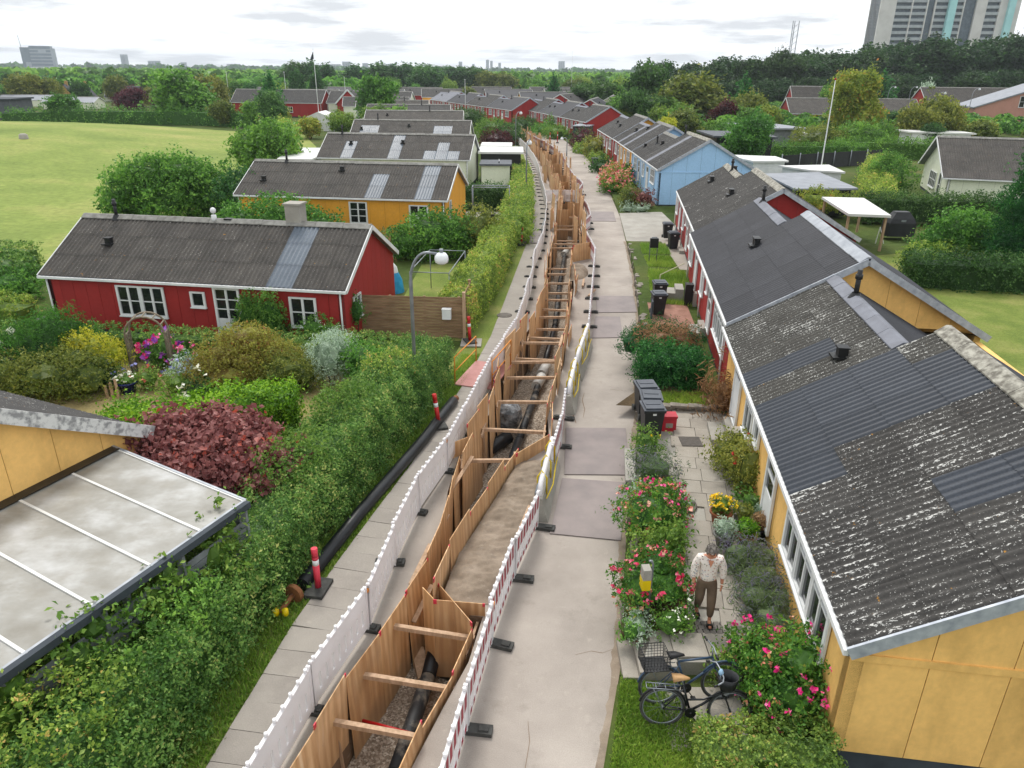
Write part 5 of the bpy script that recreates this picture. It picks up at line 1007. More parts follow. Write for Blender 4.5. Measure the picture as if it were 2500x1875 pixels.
# clipped hedges farther along the pavement
hedge('tall square-clipped hedge between lawn and pavement, beyond the board fence', [(-2.35, 27.9), (-1.85, 31), (-1.15, 37), (-.75, 43.5)], [1.25, 1.4, 1.5, 1.7], 1.75, 480, .085, 'lf_clip', 12, rough=.045, ck=.5)
hedge('overgrown clipped hedge beside the far footbridge', [(.1, 45.2), (.25, 50), (.55, 58), (.75, 66), (.65, 76)], [1.7, 1.8, 1.6, 1.4, 1.3], [1.7, 1.9, 1.9, 1.7, 1.6], 260, .12, 'lf_clip', 13, rough=.1, ck=.7)
shrub('rounded bright green bush bulging from the far clipped hedge', (-.1, 44.9), 0, [(0, 0, .9, 1.1, 1.3, 1.0)], 'lf_lime', 220, .11, 14)
hedge('dark clipped hedge behind the terrace with the swing frame', [(-3.8, 57), (-.5, 57.4)], 1.2, 1.8, 260, .12, 'lf_dark', 15)
hedge('low light green hedge in front of the red house', [(-21, 25.6), (-15, 25.35), (-9, 24.9), (-3.2, 24.5)], [1.2, 1.2, 1.1, 1.1], [1.15, 1.15, 1.15, 1.1], 520, .075, 'lf_hedge', 16, ck=.5)
hedge('pale clipped strip of hedge beside the board fence', [(-8.2, 24.0), (-3.0, 24.3)], .8, .95, 500, .075, 'lf_clip', 17, ck=.5)
hedge('low clipped hedge by the left corner of the red house', [(-23.5, 29.2), (-19.6, 28.3)], 1.6, 1.2, 300, .09, 'lf_clip', 18, ck=.5)
hedge('clipped hedge in front of the orange house', [(-16, 44.6), (-9.5, 43.4), (-6.5, 43.0)], 1.0, 1.1, 300, .1, 'lf_olive', 19, ck=.5)
hedge('bright green feathery thuja hedge across the flower garden', [(-11.0, 17.9), (-8.2, 18.9), (-6.3, 19.4)], [1.1, 1.2, 1.2], [1.25, 1.3, 1.35], 900, .1, 'lf_thuja', 20, rough=.12, spread=.5)
# flower garden
shrub('big feathery dark green juniper in the flower garden', (-15.6, 23.2), 0, [(0, 0, 1.1, 1.3, 1.0, 1.0), (-.8, -.2, .8, 1.0, .9, .8), (.7, .3, .9, .8, .8, .8), (.2, .2, 1.6, .8, .7, .6)], 'lf_juniper', 420, .13, 21, aspect=.22, spread=.5)
shrub('golden yellow shrub beside the garden arch', (-13.95, 22.9), .3, [(0, 0, .8, .7, .6, .6), (.5, .2, .6, .5, .5, .45), (-.4, 0, 1.1, .45, .4, .4)], 'lf_gold', 500, .07, 22)
shrub('dark mounded rhododendron at the edge of the dry lawn', (-14.9, 21.6), 0, [(0, 0, .6, 1.2, .9, .8), (1.1, .2, .55, 1.0, .8, .7), (-1.2, .2, .6, 1.0, .9, .75), (.6, .8, .9, .9, .8, .7)], 'lf_olive', 420, .085, 23)
shrub('white-flowered hydrangea at the left edge of the garden', (-17.4, 22.6), 0, [(0, 0, .9, .9, .8, .9)], 'lf_mid', 350, .1, 24, fl=[('pet_white', 26, .26)])
shrub('rust and yellow weeping maple in the flower garden', (-8.95, 22.7), 0, [(0, 0, 1.05, 1.4, 1.0, .65), (-1.0, -.3, .65, .8, .7, .5), (1.0, .2, .8, 1.0, .9, .6), (.2, .1, 1.55, .9, .7, .5), (-.2, -.8, .6, 1.1, .6, .45)], 'lf_rust', 620, .075, 25, droop=.6)
shrub('olive green rounded shrub right of the rust maple', (-7.5, 22.3), 0, [(0, 0, .65, 1.0, .8, .7), (.6, .2, .5, .6, .6, .55)], 'lf_olive', 480, .07, 26)
shrub('silvery willow-like shrub before the lamp post', (-6.1, 22.9), 0, [(0, 0, .9, .7, .7, .9), (.3, .2, 1.2, .5, .5, .6)], 'lf_silver', 480, .09, 27, aspect=.25)
shrub('bright green leafy shrub behind the lamp post hedge', (-4.9, 22.6), 0, [(0, 0, .9, .8, .7, .7), (.5, -.3, .8, .6, .6, .6)], 'lf_mid', 420, .09, 28)
shrub('pink and purple hydrangea under the garden arch', (-12.3, 24.1), 0, [(0, 0, .6, .5, .4, .6)], 'lf_mid', 400, .09, 29, fl=[('pet_pink', 14, .2), ('pet_purple', 16, .2)])
shrub('small pink phlox right of the garden arch', (-11.2, 23.6), 0, [(0, 0, .5, .35, .35, .5)], 'lf_mid', 350, .09, 30, fl=[('pet_pink', 5, .18)])
shrub('pale blue flowering plant before the arch', (-10.9, 22.9), 0, [(0, 0, .4, .6, .5, .45)], 'lf_silver', 350, .1, 31, fl=[('pet_blue', 22, .1)])
shrub('blue-violet border plants left of the arch', (-13.4, 22.4), 0, [(0, 0, .4, .6, .4, .4)], 'lf_dark', 350, .08, 32, fl=[('pet_blue', 14, .12)])
shrub('small hydrangea mound with pinkish heads on the lawn edge, left one', (-12.0, 22.3), 0, [(0, 0, .35, .45, .4, .35)], 'lf_lime', 450, .08, 33, fl=[('pet_coral', 6, .1)]); shrub('small green hydrangea mound on the lawn edge, right one', (-10.9, 21.9), 0, [(0, 0, .35, .45, .4, .35)], 'lf_lime', 450, .08, 34)
shrub('white peony-like flowers at the foot of the rust maple', (-9.9, 21.6), 0, [(0, 0, .35, .6, .4, .35)], 'lf_dark', 400, .08, 35, fl=[('pet_white', 7, .22), ('pet_red', 2, .16)])
shrub('low green groundcover right of the white flowers', (-9.0, 21.5), 0, [(0, 0, .25, .7, .4, .3)], 'lf_mid', 400, .07, 36)
shrub('thick ivy growing up the wall between door and window', (-9.3, 26.15), 0, [(-.5, 0, 1.2, .55, .14, 1.1), (.3, -.1, 1.25, .6, .14, 1.1), (0, 0, .5, .9, .2, .6)], 'lf_ivy', 650, .08, 37, cat='climber', name='ivy', stems=2)
shrub('small light green bush under the right window of the red house', (-7.2, 25.45), 0, [(0, 0, 1.0, .7, .35, .5), (.5, 0, .9, .4, .35, .4)], 'lf_mid', 450, .07, 38); shrub('climber on the board fence end by the red house', (-6.0, 26.9), .4, [(0, 0, .9, .35, .3, .6)], 'lf_ivy', 400, .07, 39, cat='climber', name='climber')
# red japanese maple
shrub('wide dark red japanese maple overhanging the carport', (-7.05, 14.7), -.25, [(0, 0, 1.75, 1.6, 1.1, .6), (-1.3, -.5, 1.85, .8, .6, .4), (1.3, -.2, 1.5, .9, .9, .5), (.3, .5, 2.1, 1.1, .8, .45), (-.6, .4, 2.1, .9, .7, .4), (.5, -.7, 1.4, 1.0, .6, .4), (1.4, -.6, 1.0, .7, .5, .45), (-.5, -.6, 1.7, .8, .6, .4)], 'lf_red', 620, .13, 40, cat='tree', name='maple_tree', spread=.7, aspect=.75, depth=.45, woba=.22, stems=4)
# behind the red house
shrub('very large loose shrub between the red house and the meadow', (-23.5, 51), 0, [(0, 0, 1.9, 3.2, 2.4, 1.9), (-2.9, .6, 1.4, 2.2, 2.0, 1.5), (2.8, .4, 1.6, 2.4, 2.0, 1.6), (-1.2, 0, 3.0, 1.8, 1.6, 1.2), (1.3, 0, 3.1, 1.7, 1.5, 1.2)], 'lf_mid', 120, .22, 41, woba=.3)
tree('green broadleaf tree at the right corner of the meadow', (-22.6, 71), 0, 5.2, 3.0, 'lf_mid', 42, 9, 70, .28, .6, .5)
shrub('grey-green shrub mass behind the red house ridge, left one', (-17.8, 50), 0, [(0, 0, 1.8, 1.8, 1.5, 1.6), (1.5, 0, 1.2, 1.4, 1.4, 1.2)], 'lf_poplar', 130, .2, 43); shrub('glossy green shrub left of the orange house behind the chimney', (-13.5, 43.2), 0, [(0, 0, 1.5, 2.0, 1.4, 1.5), (-2.2, 0, 1.2, 1.6, 1.3, 1.3), (2.0, .2, 1.0, 1.3, 1.2, 1.1)], 'lf_mid', 150, .18, 44)
shrub('broad dark green shrub in front of the orange house', (-4.6, 41.2), 0, [(0, 0, 1.2, 1.8, 1.3, 1.25), (-1.4, -.4, .8, 1.2, 1.0, .9), (1.2, .3, 1.3, 1.2, 1.1, 1.1)], 'lf_mid', 190, .15, 45); shrub('airy upright shrub before the swing frame', (-2.2, 42.0), 0, [(0, 0, 1.4, 1.0, .9, 1.3), (.6, .3, 1.8, .7, .7, .9), (-.5, 0, 1.0, .7, .7, .9)], 'lf_olive', 150, .14, 46, depth=.6, stems=8)
shrub('dry brown bare-stemmed bush beside the red gable', (-7.7, 38.5), 0, [(0, 0, .8, .8, .6, .8)], 'lf_dry', 200, .22, 47, aspect=.12, spread=.5)
shrub('low leafy perennials along the red gable', (-4.7, 28.6), 0, [(0, 0, .3, .6, .3, .3), (0, 1.0, .25, .45, .45, .25)], 'lf_mid', 300, .1, 48)
for i, (x, y, R, h, mt) in enumerate([(-27.5, 33.5, 1.6, 1.7, 'lf_hedge'), (-24.6, 34.8, 1.3, 1.5, 'lf_hedge'), (-26.0, 31.0, 1.4, 1.2, 'lf_lime'), (-22.8, 32.2, 1.1, 1.3, 'lf_mid'), (-29.5, 36.5, 1.6, 1.9, 'lf_dark')]):
    shrub('rounded garden shrub left of the red house, %s from the left' % nth([1, 3, 2, 4, 0][i]), (x, y), 0, [(0, 0, h * .5, R, R * .8, h * .55), (R * .5, .2, h * .45, R * .6, R * .6, h * .45)], mt, 170, .14, 50 + i, group='shrubs left of the red house')
hedge('clipped dark hedge left of the red house by the meadow', [(-31, 38), (-24.5, 37.0)], 1.3, 1.5, 260, .1, 'lf_hedge', 58, ck=.5)
# right-hand front gardens
shrub('pink and coral rose bush nearest the steel plate', (3.15, 14.0), .33, [(0, 0, .4, .75, .7, .5), (.35, .4, .45, .5, .5, .45)], 'lf_rose', 700, .07, 60, fl=[('pet_pink', 34, .09), ('pet_coral', 46, .09)], cat='rose bush', name='rose_bush')
shrub('leafy lime plant below the first rose bush', (3.15, 12.95), .33, [(0, 0, .3, .5, .45, .35), (.2, -.2, .55, .25, .25, .35)], 'lf_lime', 600, .08, 61, cat='plant', name='garden_plant')
shrub('pink rose bush around the mailbox post', (2.75, 11.45), .33, [(0, 0, .4, .75, .65, .5), (.1, .3, .65, .45, .4, .35)], 'lf_rose', 700, .065, 62, fl=[('pet_pink', 60, .09), ('pet_coral', 25, .07)], cat='rose bush', name='rose_bush')
shrub('white daisies clump by the stone steps', (2.95, 10.65), .33, [(0, 0, .22, .4, .3, .28)], 'lf_mid', 700, .055, 63, fl=[('pet_white', 16, .05)], cat='flowers', name='daisies'); shrub('silver-leaved edging by the road below the roses', (2.35, 10.75), .33, [(0, 0, .12, .22, .5, .2)], 'lf_silver', 700, .05, 64, cat='plant', name='garden_plant')
shrub('dark green plant at the corner of the steps', (2.2, 10.5), .3, [(0, 0, .15, .22, .2, .22)], 'lf_mid', 600, .06, 65, cat='plant', name='garden_plant')
shrub('purple lavender clump beside the patio', (3.6, 16.1), .33, [(0, 0, .35, .55, .5, .42)], 'lf_lav', 700, .09, 66, aspect=.2, spread=.6, cat='lavender', name='lavender'); shrub('silver santolina edging before the lavender', (3.3, 15.2), .33, [(0, 0, .15, .5, .4, .22), (.5, -.3, .12, .4, .3, .2)], 'lf_silver', 600, .06, 67, cat='plant', name='garden_plant'); shrub('fresh green perennial at the patio edge behind the lavender', (3.55, 17.2), .33, [(0, 0, .4, .4, .4, .45)], 'lf_lime', 500, .07, 68, fl=[('pet_yellow', 4, .05)], cat='plant', name='garden_plant')
shrub('tall climber with red flowers against the yellow wall', (5.65, 15.9), .33, [(0, 0, .7, .45, .8, .7), (-.1, .8, .5, .45, .5, .5), (.05, -.6, .8, .4, .5, .7)], 'lf_olive', 520, .07, 69, fl=[('pet_red', 6, .08)], cat='climber', name='climber'); shrub('leafy plants at the wall behind the pots', (5.6, 14.55), .33, [(0, 0, .3, .4, .4, .35)], 'lf_mid', 450, .08, 70, fl=[('pet_coral', 6, .07)], cat='plant', name='garden_plant')
lav = [(4.75, 12.6, .5), (5.25, 12.5, .45), (5.0, 11.95, .55), (4.75, 11.3, .5), (5.2, 11.2, .45), (4.85, 10.7, .5)]
for i, (x, y, R) in enumerate(lav): shrub('lavender clump in the bed under the white windows, %s from the pots' % nth(i), (x, y), .33, [(0, 0, .25, R, R * .9, .35)], 'lf_lav', 620, .1, 71 + i, aspect=.18, spread=.7, group='lavender in the bed under the windows', cat='lavender', name='lavender')
shrub('pair of small yellow flowers in the lavender bed', (4.95, 12.25), .6, [(0, 0, .05, .08, .08, .06)], 'lf_mid', 500, .05, 79, fl=[('pet_yellow', 5, .06)], cat='flowers', name='yellow_flowers', stems=1)
shrub('large rose bush with pink flowers at the house corner', (4.4, 9.3), .2, [(0, 0, .6, .6, .6, .6), (.25, -.3, .95, .5, .5, .45), (-.15, .5, .4, .4, .45, .45), (0, -.6, .5, .6, .45, .5)], 'lf_rose', 720, .075, 80, fl=[('pet_pink', 70, .095), ('pet_coral', 22, .08)], cat='rose bush', name='rose_bush')
hedge('leafy light green hedge below the bicycles', [(2.85, 7.95), (3.9, 7.9), (4.75, 7.75)], [.95, 1.0, 1.1], [.8, .85, .9], 2000, .055, 'lf_beech', 81, z0=.03, rough=.07, ck=.6)
shrub('bright leafy plant beside the bicycle handlebars', (3.75, 9.72), .05, [(0, 0, .35, .26, .22, .35)], 'lf_lime', 500, .08, 82, cat='plant', name='garden_plant')
hedge('big dense square-cut yew by the road', [(4.25, 22.75), (5.2, 22.6), (6.25, 22.55)], [1.5, 1.7, 1.5], [1.15, 1.25, 1.15], 900, .085, 'lf_yew', 83, z0=.3, rough=.16, round_=.3); shrub('brown bare patch of branches behind the square-cut yew', (5.2, 24.6), .3, [(0, 0, .75, .8, .5, .4), (.9, .1, .7, .5, .4, .35)], 'lf_dry', 420, .14, 84, aspect=.15, spread=.5)
shrub('dark green yew ring behind the bare patch', (5.3, 25.4), .3, [(-.6, 0, .6, .6, .4, .5), (.3, .25, .65, .8, .4, .5), (1.1, -.3, .6, .5, .5, .5), (-1.1, -.7, .55, .4, .5, .45)], 'lf_yew', 700, .07, 85, aspect=.3)
shrub('dry reddish grass clump against the red wall', (6.3, 20.0), .33, [(0, 0, .6, .3, .6, .6)], 'lf_dry', 420, .22, 86, aspect=.1, spread=.4, cat='plant', name='dry_grass')
shrub('large pink flowering shrub beside the far road', (8.9, 67.0), .1, [(0, 0, .8, 1.2, 2.0, .9), (.4, 2.2, .9, 1.1, 1.6, .9), (-.2, -1.6, .7, 1.0, 1.3, .7)], 'lf_rose', 170, .14, 87, fl=[('pet_pink', 60, .18), ('pet_coral', 330, .19)]); shrub('dark round bush between pink shrub and blue house', (10.2, 70.5), .1, [(0, 0, .9, .9, 1.6, .9)], 'lf_dark', 150, .14, 88)
shrub('tall airy plant on the corner bed by the driveway', (9.0, 58.3), .1, [(0, 0, .8, .8, 1.1, .8)], 'lf_olive', 170, .14, 89, depth=.6, cat='plant', name='garden_plant'); shrub('reddish small maple in front of the blue wall', (9.9, 57.6), .1, [(0, 0, .9, .6, .7, .5), (.5, .3, .7, .5, .5, .4)], 'lf_red', 170, .13, 90)
shrub('grey-green border plants at the driveway edge', (8.6, 56.2), .08, [(0, 0, .2, .6, .4, .25), (1.0, 0, .2, .7, .35, .25)], 'lf_silver', 200, .1, 91, cat='plant', name='garden_plant')
for i, (x, y, R, h, mt) in enumerate([(9.4, 80, 1.2, 1.1, 'lf_dark'), (9.8, 88, 1.2, 1.0, 'lf_lime'), (10.0, 95, 1.4, 2.2, 'lf_olive'), (9.0, 100, 1.3, .9, 'lf_lime'), (9.4, 104, 1.4, 2.6, 'lf_copper'), (9.6, 109, 1.6, 2.0, 'lf_dark'), (6.5, 122, 1.8, 1.8, 'lf_lime'), (4.5, 128, 1.6, 1.5, 'lf_mid'), (1.5, 136, 2.2, 2.2, 'lf_dark'), (7.0, 134, 2.0, 2.4, 'lf_mid'), (-1.0, 112, 2.2, 2.4, 'lf_dark'), (-2.5, 104, 2.0, 2.2, 'lf_copper'), (-3.5, 122, 2.6, 2.6, 'lf_lime'), (-8.5, 140, 3, 3.2, 'lf_dark')]):
    shrub('front garden bush along the far road, %s from the camera' % nth(i), (x, y), 0, [(0, 0, h * .5, R, R * 1.2, h * .55), (R * .4, R * .5, h * .45, R * .7, R * .7, h * .45)], mt, 60, .22, 100 + i, group='bushes along the far road')
# grass blades in the near lawns and verge
def grass(name, label, pts, h, mat, seed, n):
    r = np.random.RandomState(seed); poly = np.array(pts, float); x0, y0 = poly[:, :2].min(0); x1, y1 = poly[:, :2].max(0)
    P_ = np.stack([r.uniform(x0, x1, n * 3), r.uniform(y0, y1, n * 3)], 1); ins = np.zeros(len(P_), bool); k = len(poly); j = k - 1
    for i in range(k):
        c_ = ((poly[i, 1] > P_[:, 1]) != (poly[j, 1] > P_[:, 1])) & (P_[:, 0] < (poly[j, 0] - poly[i, 0]) * (P_[:, 1] - poly[i, 1]) / (poly[j, 1] - poly[i, 1] + 1e-9) + poly[i, 0]); ins ^= c_; j = i
    P_ = P_[ins][:n]; m = len(P_); z = pts[0][2]
    dens_ = wob(np.concatenate([P_, 0 * P_[:, :1]], 1), 1.3, seed) > -.75; P_ = P_[dens_]; m = len(P_)
    a = r.rand(m) * 6.28; hh = h * r.uniform(.4, 1.2, m); w_ = .012 + .006 * r.rand(m); dx_ = np.cos(a); dy_ = np.sin(a); le_ = r.normal(size=(m, 2)) * .45
    v = np.stack([np.stack([P_[:, 0] - dx_ * w_, P_[:, 1] - dy_ * w_, np.full(m, z)], 1), np.stack([P_[:, 0] + dx_ * w_, P_[:, 1] + dy_ * w_, np.full(m, z)], 1), np.stack([P_[:, 0] + le_[:, 0] * hh, P_[:, 1] + le_[:, 1] * hh, z + hh], 1)], 1).reshape(-1, 3)
    t_ = np.clip(.5 + .3 * wob(np.concatenate([P_, 0 * P_[:, :1]], 1), 1.8, seed + 1) + .2 * r.normal(size=m), 0, 1)
    tag(obj(name, np_mesh(name, v, np.arange(3 * m).reshape(m, 3), MT[mat], False, t_)), label, 'grass', kind='stuff')
grass('grass', 'short patchy grass beside the road at the bikes', [(re_(5.6) + .08, 5.6, .055), (3.4, 5.6, .055), (3.2, 8.5, .055), (2.75, 9.6, .055), (re_(9.8) + .08, 9.8, .055)], .075, 'lf_grass', 5, 26000)
vp = [(le(y) - .02, y, .012) for y in np.linspace(6, 26, 20)] + [(le(y) - .72, y, .012) for y in np.linspace(26, 6, 20)]
grass('grass', 'rough grass strip between hedge and pavement', vp, .11, 'lf_grass', 6, 32000)
grass('grass', 'weedy green bed in front of the red terraced house', [(6.2, 31.5, .33), (8.1, 31.0, .33), (8.8, 37.0, .33), (7.0, 37.4, .33)], .22, 'lf_grass', 7, 9000); grass('grass', 'small green lawn patch beyond the weedy bed', [(7.3, 41.2, .33), (8.9, 41.0, .33), (9.1, 43.6, .33), (7.6, 43.8, .33)], .15, 'lf_grass', 8, 3500); grass('grass', 'narrow lawn strip by the notice board', [(7.15, 38.2, .33), (8.6, 38.0, .33), (8.8, 40.5, .33), (7.3, 40.6, .33)], .15, 'lf_grass', 9, 3000); grass('grass', 'weeds behind the three black bins', [(4.4, 20.6, .33), (6.0, 20.4, .33), (6.2, 21.6, .33), (4.5, 21.6, .33)], .12, 'lf_grass', 10, 3000)
# right-hand gardens behind the row
hedge('long dark hedge behind the barbecue', [(24.5, 52.5), (29, 52.3), (34.5, 52)], [1.6, 1.6, 1.6], 1.8, 230, .13, 'lf_dark', 130, z0=.25)
hedge('pale yellow-green hedge running away from the barbecue garden', [(26.2, 53.6), (31.5, 66), (37.5, 78)], [2.0, 2.2, 2.2], [1.8, 1.9, 1.9], 150, .15, 'lf_clip', 131, z0=.25, rough=.12)
hedge('dark hedge along the right lawn, near edge', [(19.2, 35.2), (22.5, 34.6), (28, 34.0)], 1.8, 1.55, 260, .12, 'lf_dark', 132, z0=.25); hedge('clipped hedge behind the dark windbreak fence', [(20, 84), (32, 92), (42, 92)], 1.6, 1.9, 120, .16, 'lf_mid', 133, z0=.2); hedge('low hedge behind the cream right-hand house', [(40, 96), (52, 92)], 2, 2.2, 90, .2, 'lf_mid', 134, z0=.2)
shrub('loose tall shrub on the right lawn', (24.6, 40.2), .3, [(0, 0, 1.5, 1.6, 1.5, 1.1), (-1.2, .2, 1.0, 1.1, 1.0, .8), (1.3, 0, 1.3, 1.2, 1.1, .9), (.2, 0, 2.0, 1.0, .9, .6)], 'lf_mid', 190, .16, 135, depth=.5); shrub('low lime bush at the foot of the loose tall shrub', (21.8, 38.4), .3, [(0, 0, .6, 1.3, 1.0, .7), (1.5, .4, .5, .9, .8, .6)], 'lf_lime', 200, .13, 136)
shrub('tall dark green thuja at the right edge', (26.0, 37.0), .3, [(0, 0, 1.6, 1.7, 1.7, 1.8), (0, 0, 3.4, 1.5, 1.5, 1.8), (0, 0, 5.2, 1.1, 1.1, 1.7), (.0, 0, 6.6, .6, .6, 1.2)], 'lf_yew', 260, .17, 137, aspect=.3, spread=.5, cat='tree', name='thuja_tree'); shrub('rounded bush on the pale hedge', (31.5, 63.5), .3, [(0, 0, 1.5, 1.9, 1.7, 1.6), (0, .4, 2.4, 1.2, 1.2, .9)], 'lf_mid', 120, .17, 138)
shrub('rust-tinted flat-topped shrub behind the row ridge', (20.8, 51.8), .3, [(0, 0, 1.4, 1.3, .9, .7), (1.4, .2, 1.3, 1.1, .9, .6)], 'lf_autumn', 180, .13, 139); shrub('yellow-green bush beside the windbreak fence', (27.5, 68.5), .3, [(0, 0, .8, 1.0, .9, .9)], 'lf_lime', 150, .15, 140)
tree('young leafy tree behind the blue house', (26.5, 86), .2, 5.4, 2.6, 'lf_mid', 141, 10, 60, .26, .62, .5); tree('tall tree with turning orange-yellow leaves beside the flagpole', (51.5, 118), .2, 9.6, 3.6, 'lf_autumn', 142, 14, 40, .4, .55, .7); tree('broad pale tree left of the brown-roofed house', (40, 136), .2, 5.6, 3.4, 'lf_olive', 143, 12, 30, .45, .55, .6)
shrub('olive rounded bush below the turning tree', (39, 100), .2, [(0, 0, 1.6, 3.0, 2.2, 1.6), (2.6, 0, 1.3, 2.0, 1.8, 1.3)], 'lf_olive', 70, .24, 144); shrub('green rounded bush right of the olive one', (46, 100), .2, [(0, 0, 1.9, 3.0, 2.4, 1.9), (-2, 0, 2.2, 2, 2, 1.6)], 'lf_mid', 70, .24, 145); tree('wispy pale tree right of the turning tree', (60, 112), .2, 5.4, 4.0, 'lf_olive', 146, 12, 36, .36, .55, .6, depth=.6)
# prototype trees for the middle distance and beyond, copied with shared meshes
def proto(seed, mat, n, h, R, dens, size, kind='round'):
    if kind == 'round': l = rlumps(seed, n, R, h * .6, h * .55, (.38, .6), .9)
    elif kind == 'cone': l = [(0, 0, h * (.14 + .8 * k / n), R * (1.05 - k / n) + .08, R * (1.05 - k / n) + .08, h * .75 / n) for k in range(n)]
    else: l = [(random.Random(seed + k).uniform(-.3, .3) * R, random.Random(seed + k + 50).uniform(-.3, .3) * R, h * (.2 + .7 * k / n), R * (.8 - .5 * abs(k / n - .35)), R * (.8 - .5 * abs(k / n - .35)), h * .9 / n) for k in range(n)]
    P_, N_ = lump_pts(l, dens * 1.25, seed, .4, woba=.22, clump=size * 1.2); o = foliage('crown', P_, N_, size, MT[mat], seed, .9, .65, l, .5, 0); c = o.data; bpy.data.objects.remove(o)
    return c, trunk_mesh(h, h * .022, seed, 4), kind
PRO = {'round_mid': [proto(201, 'lf_mid', 10, 8, 3.4, 22, .5), proto(202, 'lf_mid', 12, 8, 3.0, 22, .5)], 'round_dark': [proto(203, 'lf_dark', 11, 9, 3.6, 20, .55), proto(204, 'lf_poplar', 12, 9, 3.4, 20, .55)],
       'lime': [proto(205, 'lf_lime', 10, 7, 3.2, 22, .5)], 'tall': [proto(206, 'lf_poplar', 7, 12, 3.0, 20, .6, 'tall'), proto(207, 'lf_dark', 7, 12, 3.2, 20, .6, 'tall')], 'cone': [proto(208, 'lf_yew', 8, 8, 2.2, 22, .45, 'cone')], 'olive': [proto(209, 'lf_olive', 10, 7, 3.2, 22, .5)], 'copper': [proto(210, 'lf_copper', 9, 8, 3.8, 20, .5)], 'gold': [proto(211, 'lf_gold', 8, 6, 2.6, 22, .5)], 'silver': [proto(212, 'lf_silver', 8, 8, 2.2, 22, .45, 'cone')], 'rust': [proto(213, 'lf_autumn', 9, 7, 3, 22, .5)], 'belt': [proto(214, 'lf_belt', 13, 12, 3.6, 24, .55), proto(215, 'lf_belt', 14, 12, 3.2, 24, .55), proto(216, 'lf_belt', 12, 12, 3.9, 24, .5)]}
WORD = {'round_mid': 'green round-crowned tree', 'round_dark': 'dark round-crowned tree', 'lime': 'light green tree', 'tall': 'tall dark tree', 'cone': 'dark conifer', 'olive': 'olive green tree', 'copper': 'dark copper-leaved tree', 'gold': 'yellow-leaved tree', 'silver': 'blue-grey spruce', 'rust': 'tree with yellowing leaves', 'belt': 'dark tree'}
def ptree(kind, p, h, label, group=None, wide=1., z=0., vi=None):
    c, tr2, k = PRO[kind][(vi if vi is not None else rnd.randrange(9)) % len(PRO[kind])]; base = {'round_mid': 8, 'round_dark': 9, 'lime': 7, 'tall': 12, 'cone': 8, 'olive': 7, 'copper': 8, 'gold': 6, 'silver': 8, 'rust': 7, 'belt': 12}[kind]; s = h / base
    t = thing('tree', label, 'tree', (p[0], p[1], z), rnd.uniform(0, 6.28), group); t.scale = (s * wide, s * wide, s); obj('crown', c, t); obj('trunk', tr2, t)
def zone(spec, where, group):
    """spec: list of (kind, x, y, h, wide); labels count from the left within each kind"""
    cnt = {}
    for kind, x, y, h, wd in sorted(spec, key=lambda q: q[1] / q[2]):
        i = cnt.get(kind, 0); cnt[kind] = i + 1
        ptree(kind, (x, y), h, '%s %s, %s from left' % (WORD[kind], where, nth(i)), group, wd)
def scatter(seed, n, xf, y0, y1, kinds, h0, h1, wd=(.8, 1.25)):
    r = random.Random(seed); return [(r.choice(kinds), xf(r, (y := r.uniform(y0, y1))), y, r.uniform(h0, h1), r.uniform(*wd)) for _ in range(n)]
zone([('round_mid', -64, 152, 9.6, 1.35), ('round_mid', -86, 149, 5.0, 1.4), ('copper', -84, 172, 5.2, 1.2), ('copper', -75, 170, 4.4, 1.4), ('gold', -112, 290, 6, 1), ('cone', -47, 152, 9.5, .8), ('round_mid', -46.5, 140, 4.5, 1.1), ('round_dark', -39.5, 128, 6.0, .9), ('round_mid', -24, 139, 8.6, .85), ('lime', -27.5, 124, 3.2, 1.2), ('lime', -22.5, 128, 3.8, 1.2), ('olive', -53, 142, 4.2, 1.0), ('rust', -44, 146, 3.8, 1.0), ('lime', -20.5, 118, 2.8, 1.3), ('olive', -20.5, 90, 2.4, 1.2), ('rust', -31, 118, 3.2, 1.2), ('round_mid', -17.5, 122, 4.6, 1.1)], 'at the far edge of the meadow', 'trees at the far edge of the meadow')
hedge('long hedge along the far edge of the meadow', [(-96, 147), (-80, 146), (-64, 146), (-50, 142), (-43, 138)], 2.6, [2.0, 2.6, 2.6, 2.6, 2.2], 26, .32, 'lf_mid', 150, rough=.3)
hedge('curving light hedge at the right corner of the meadow', [(-43, 134), (-36, 122), (-32.5, 112)], 1.8, 2.2, 40, .26, 'lf_clip', 151)
zone(scatter(31, 34, lambda r, y: r.uniform(-150, -45) * y / 190, 190, 290, ['round_mid', 'round_dark', 'lime', 'olive', 'tall', 'round_mid', 'round_dark'], 4.5, 8.3), 'beyond the meadow houses', 'trees beyond the meadow')
zone([('tall', -58, 212, 9.6, .9), ('tall', -54, 216, 9.2, .9), ('round_dark', -33, 300, 10, 1.5), ('tall', -84, 300, 12.2, 1.5), ('tall', -77, 302, 12.6, 1.4), ('tall', -72, 305, 11.6, 1.4)] + [('tall', x, 330 + (x * 7) % 11, 11.6 + (x * 3) % 2 * .6, 1.9) for x in (-66, -60, -55, -50, -45, -40, -36)] + [('round_dark', x, 345, 10, 1.5) for x in (-30, -24, -18)] + [('olive', -12, 340, 9, 1.4), ('olive', -5, 338, 8.5, 1.4)], 'in the tall group left of centre', 'tall tree group left of centre')
zone(scatter(33, 26, lambda r, y: r.uniform(-75, 45) * y / 300, 215, 380, ['round_mid', 'round_dark', 'lime', 'olive', 'round_mid'], 4, 7.2), 'among the far roofs', 'trees among the far roofs')
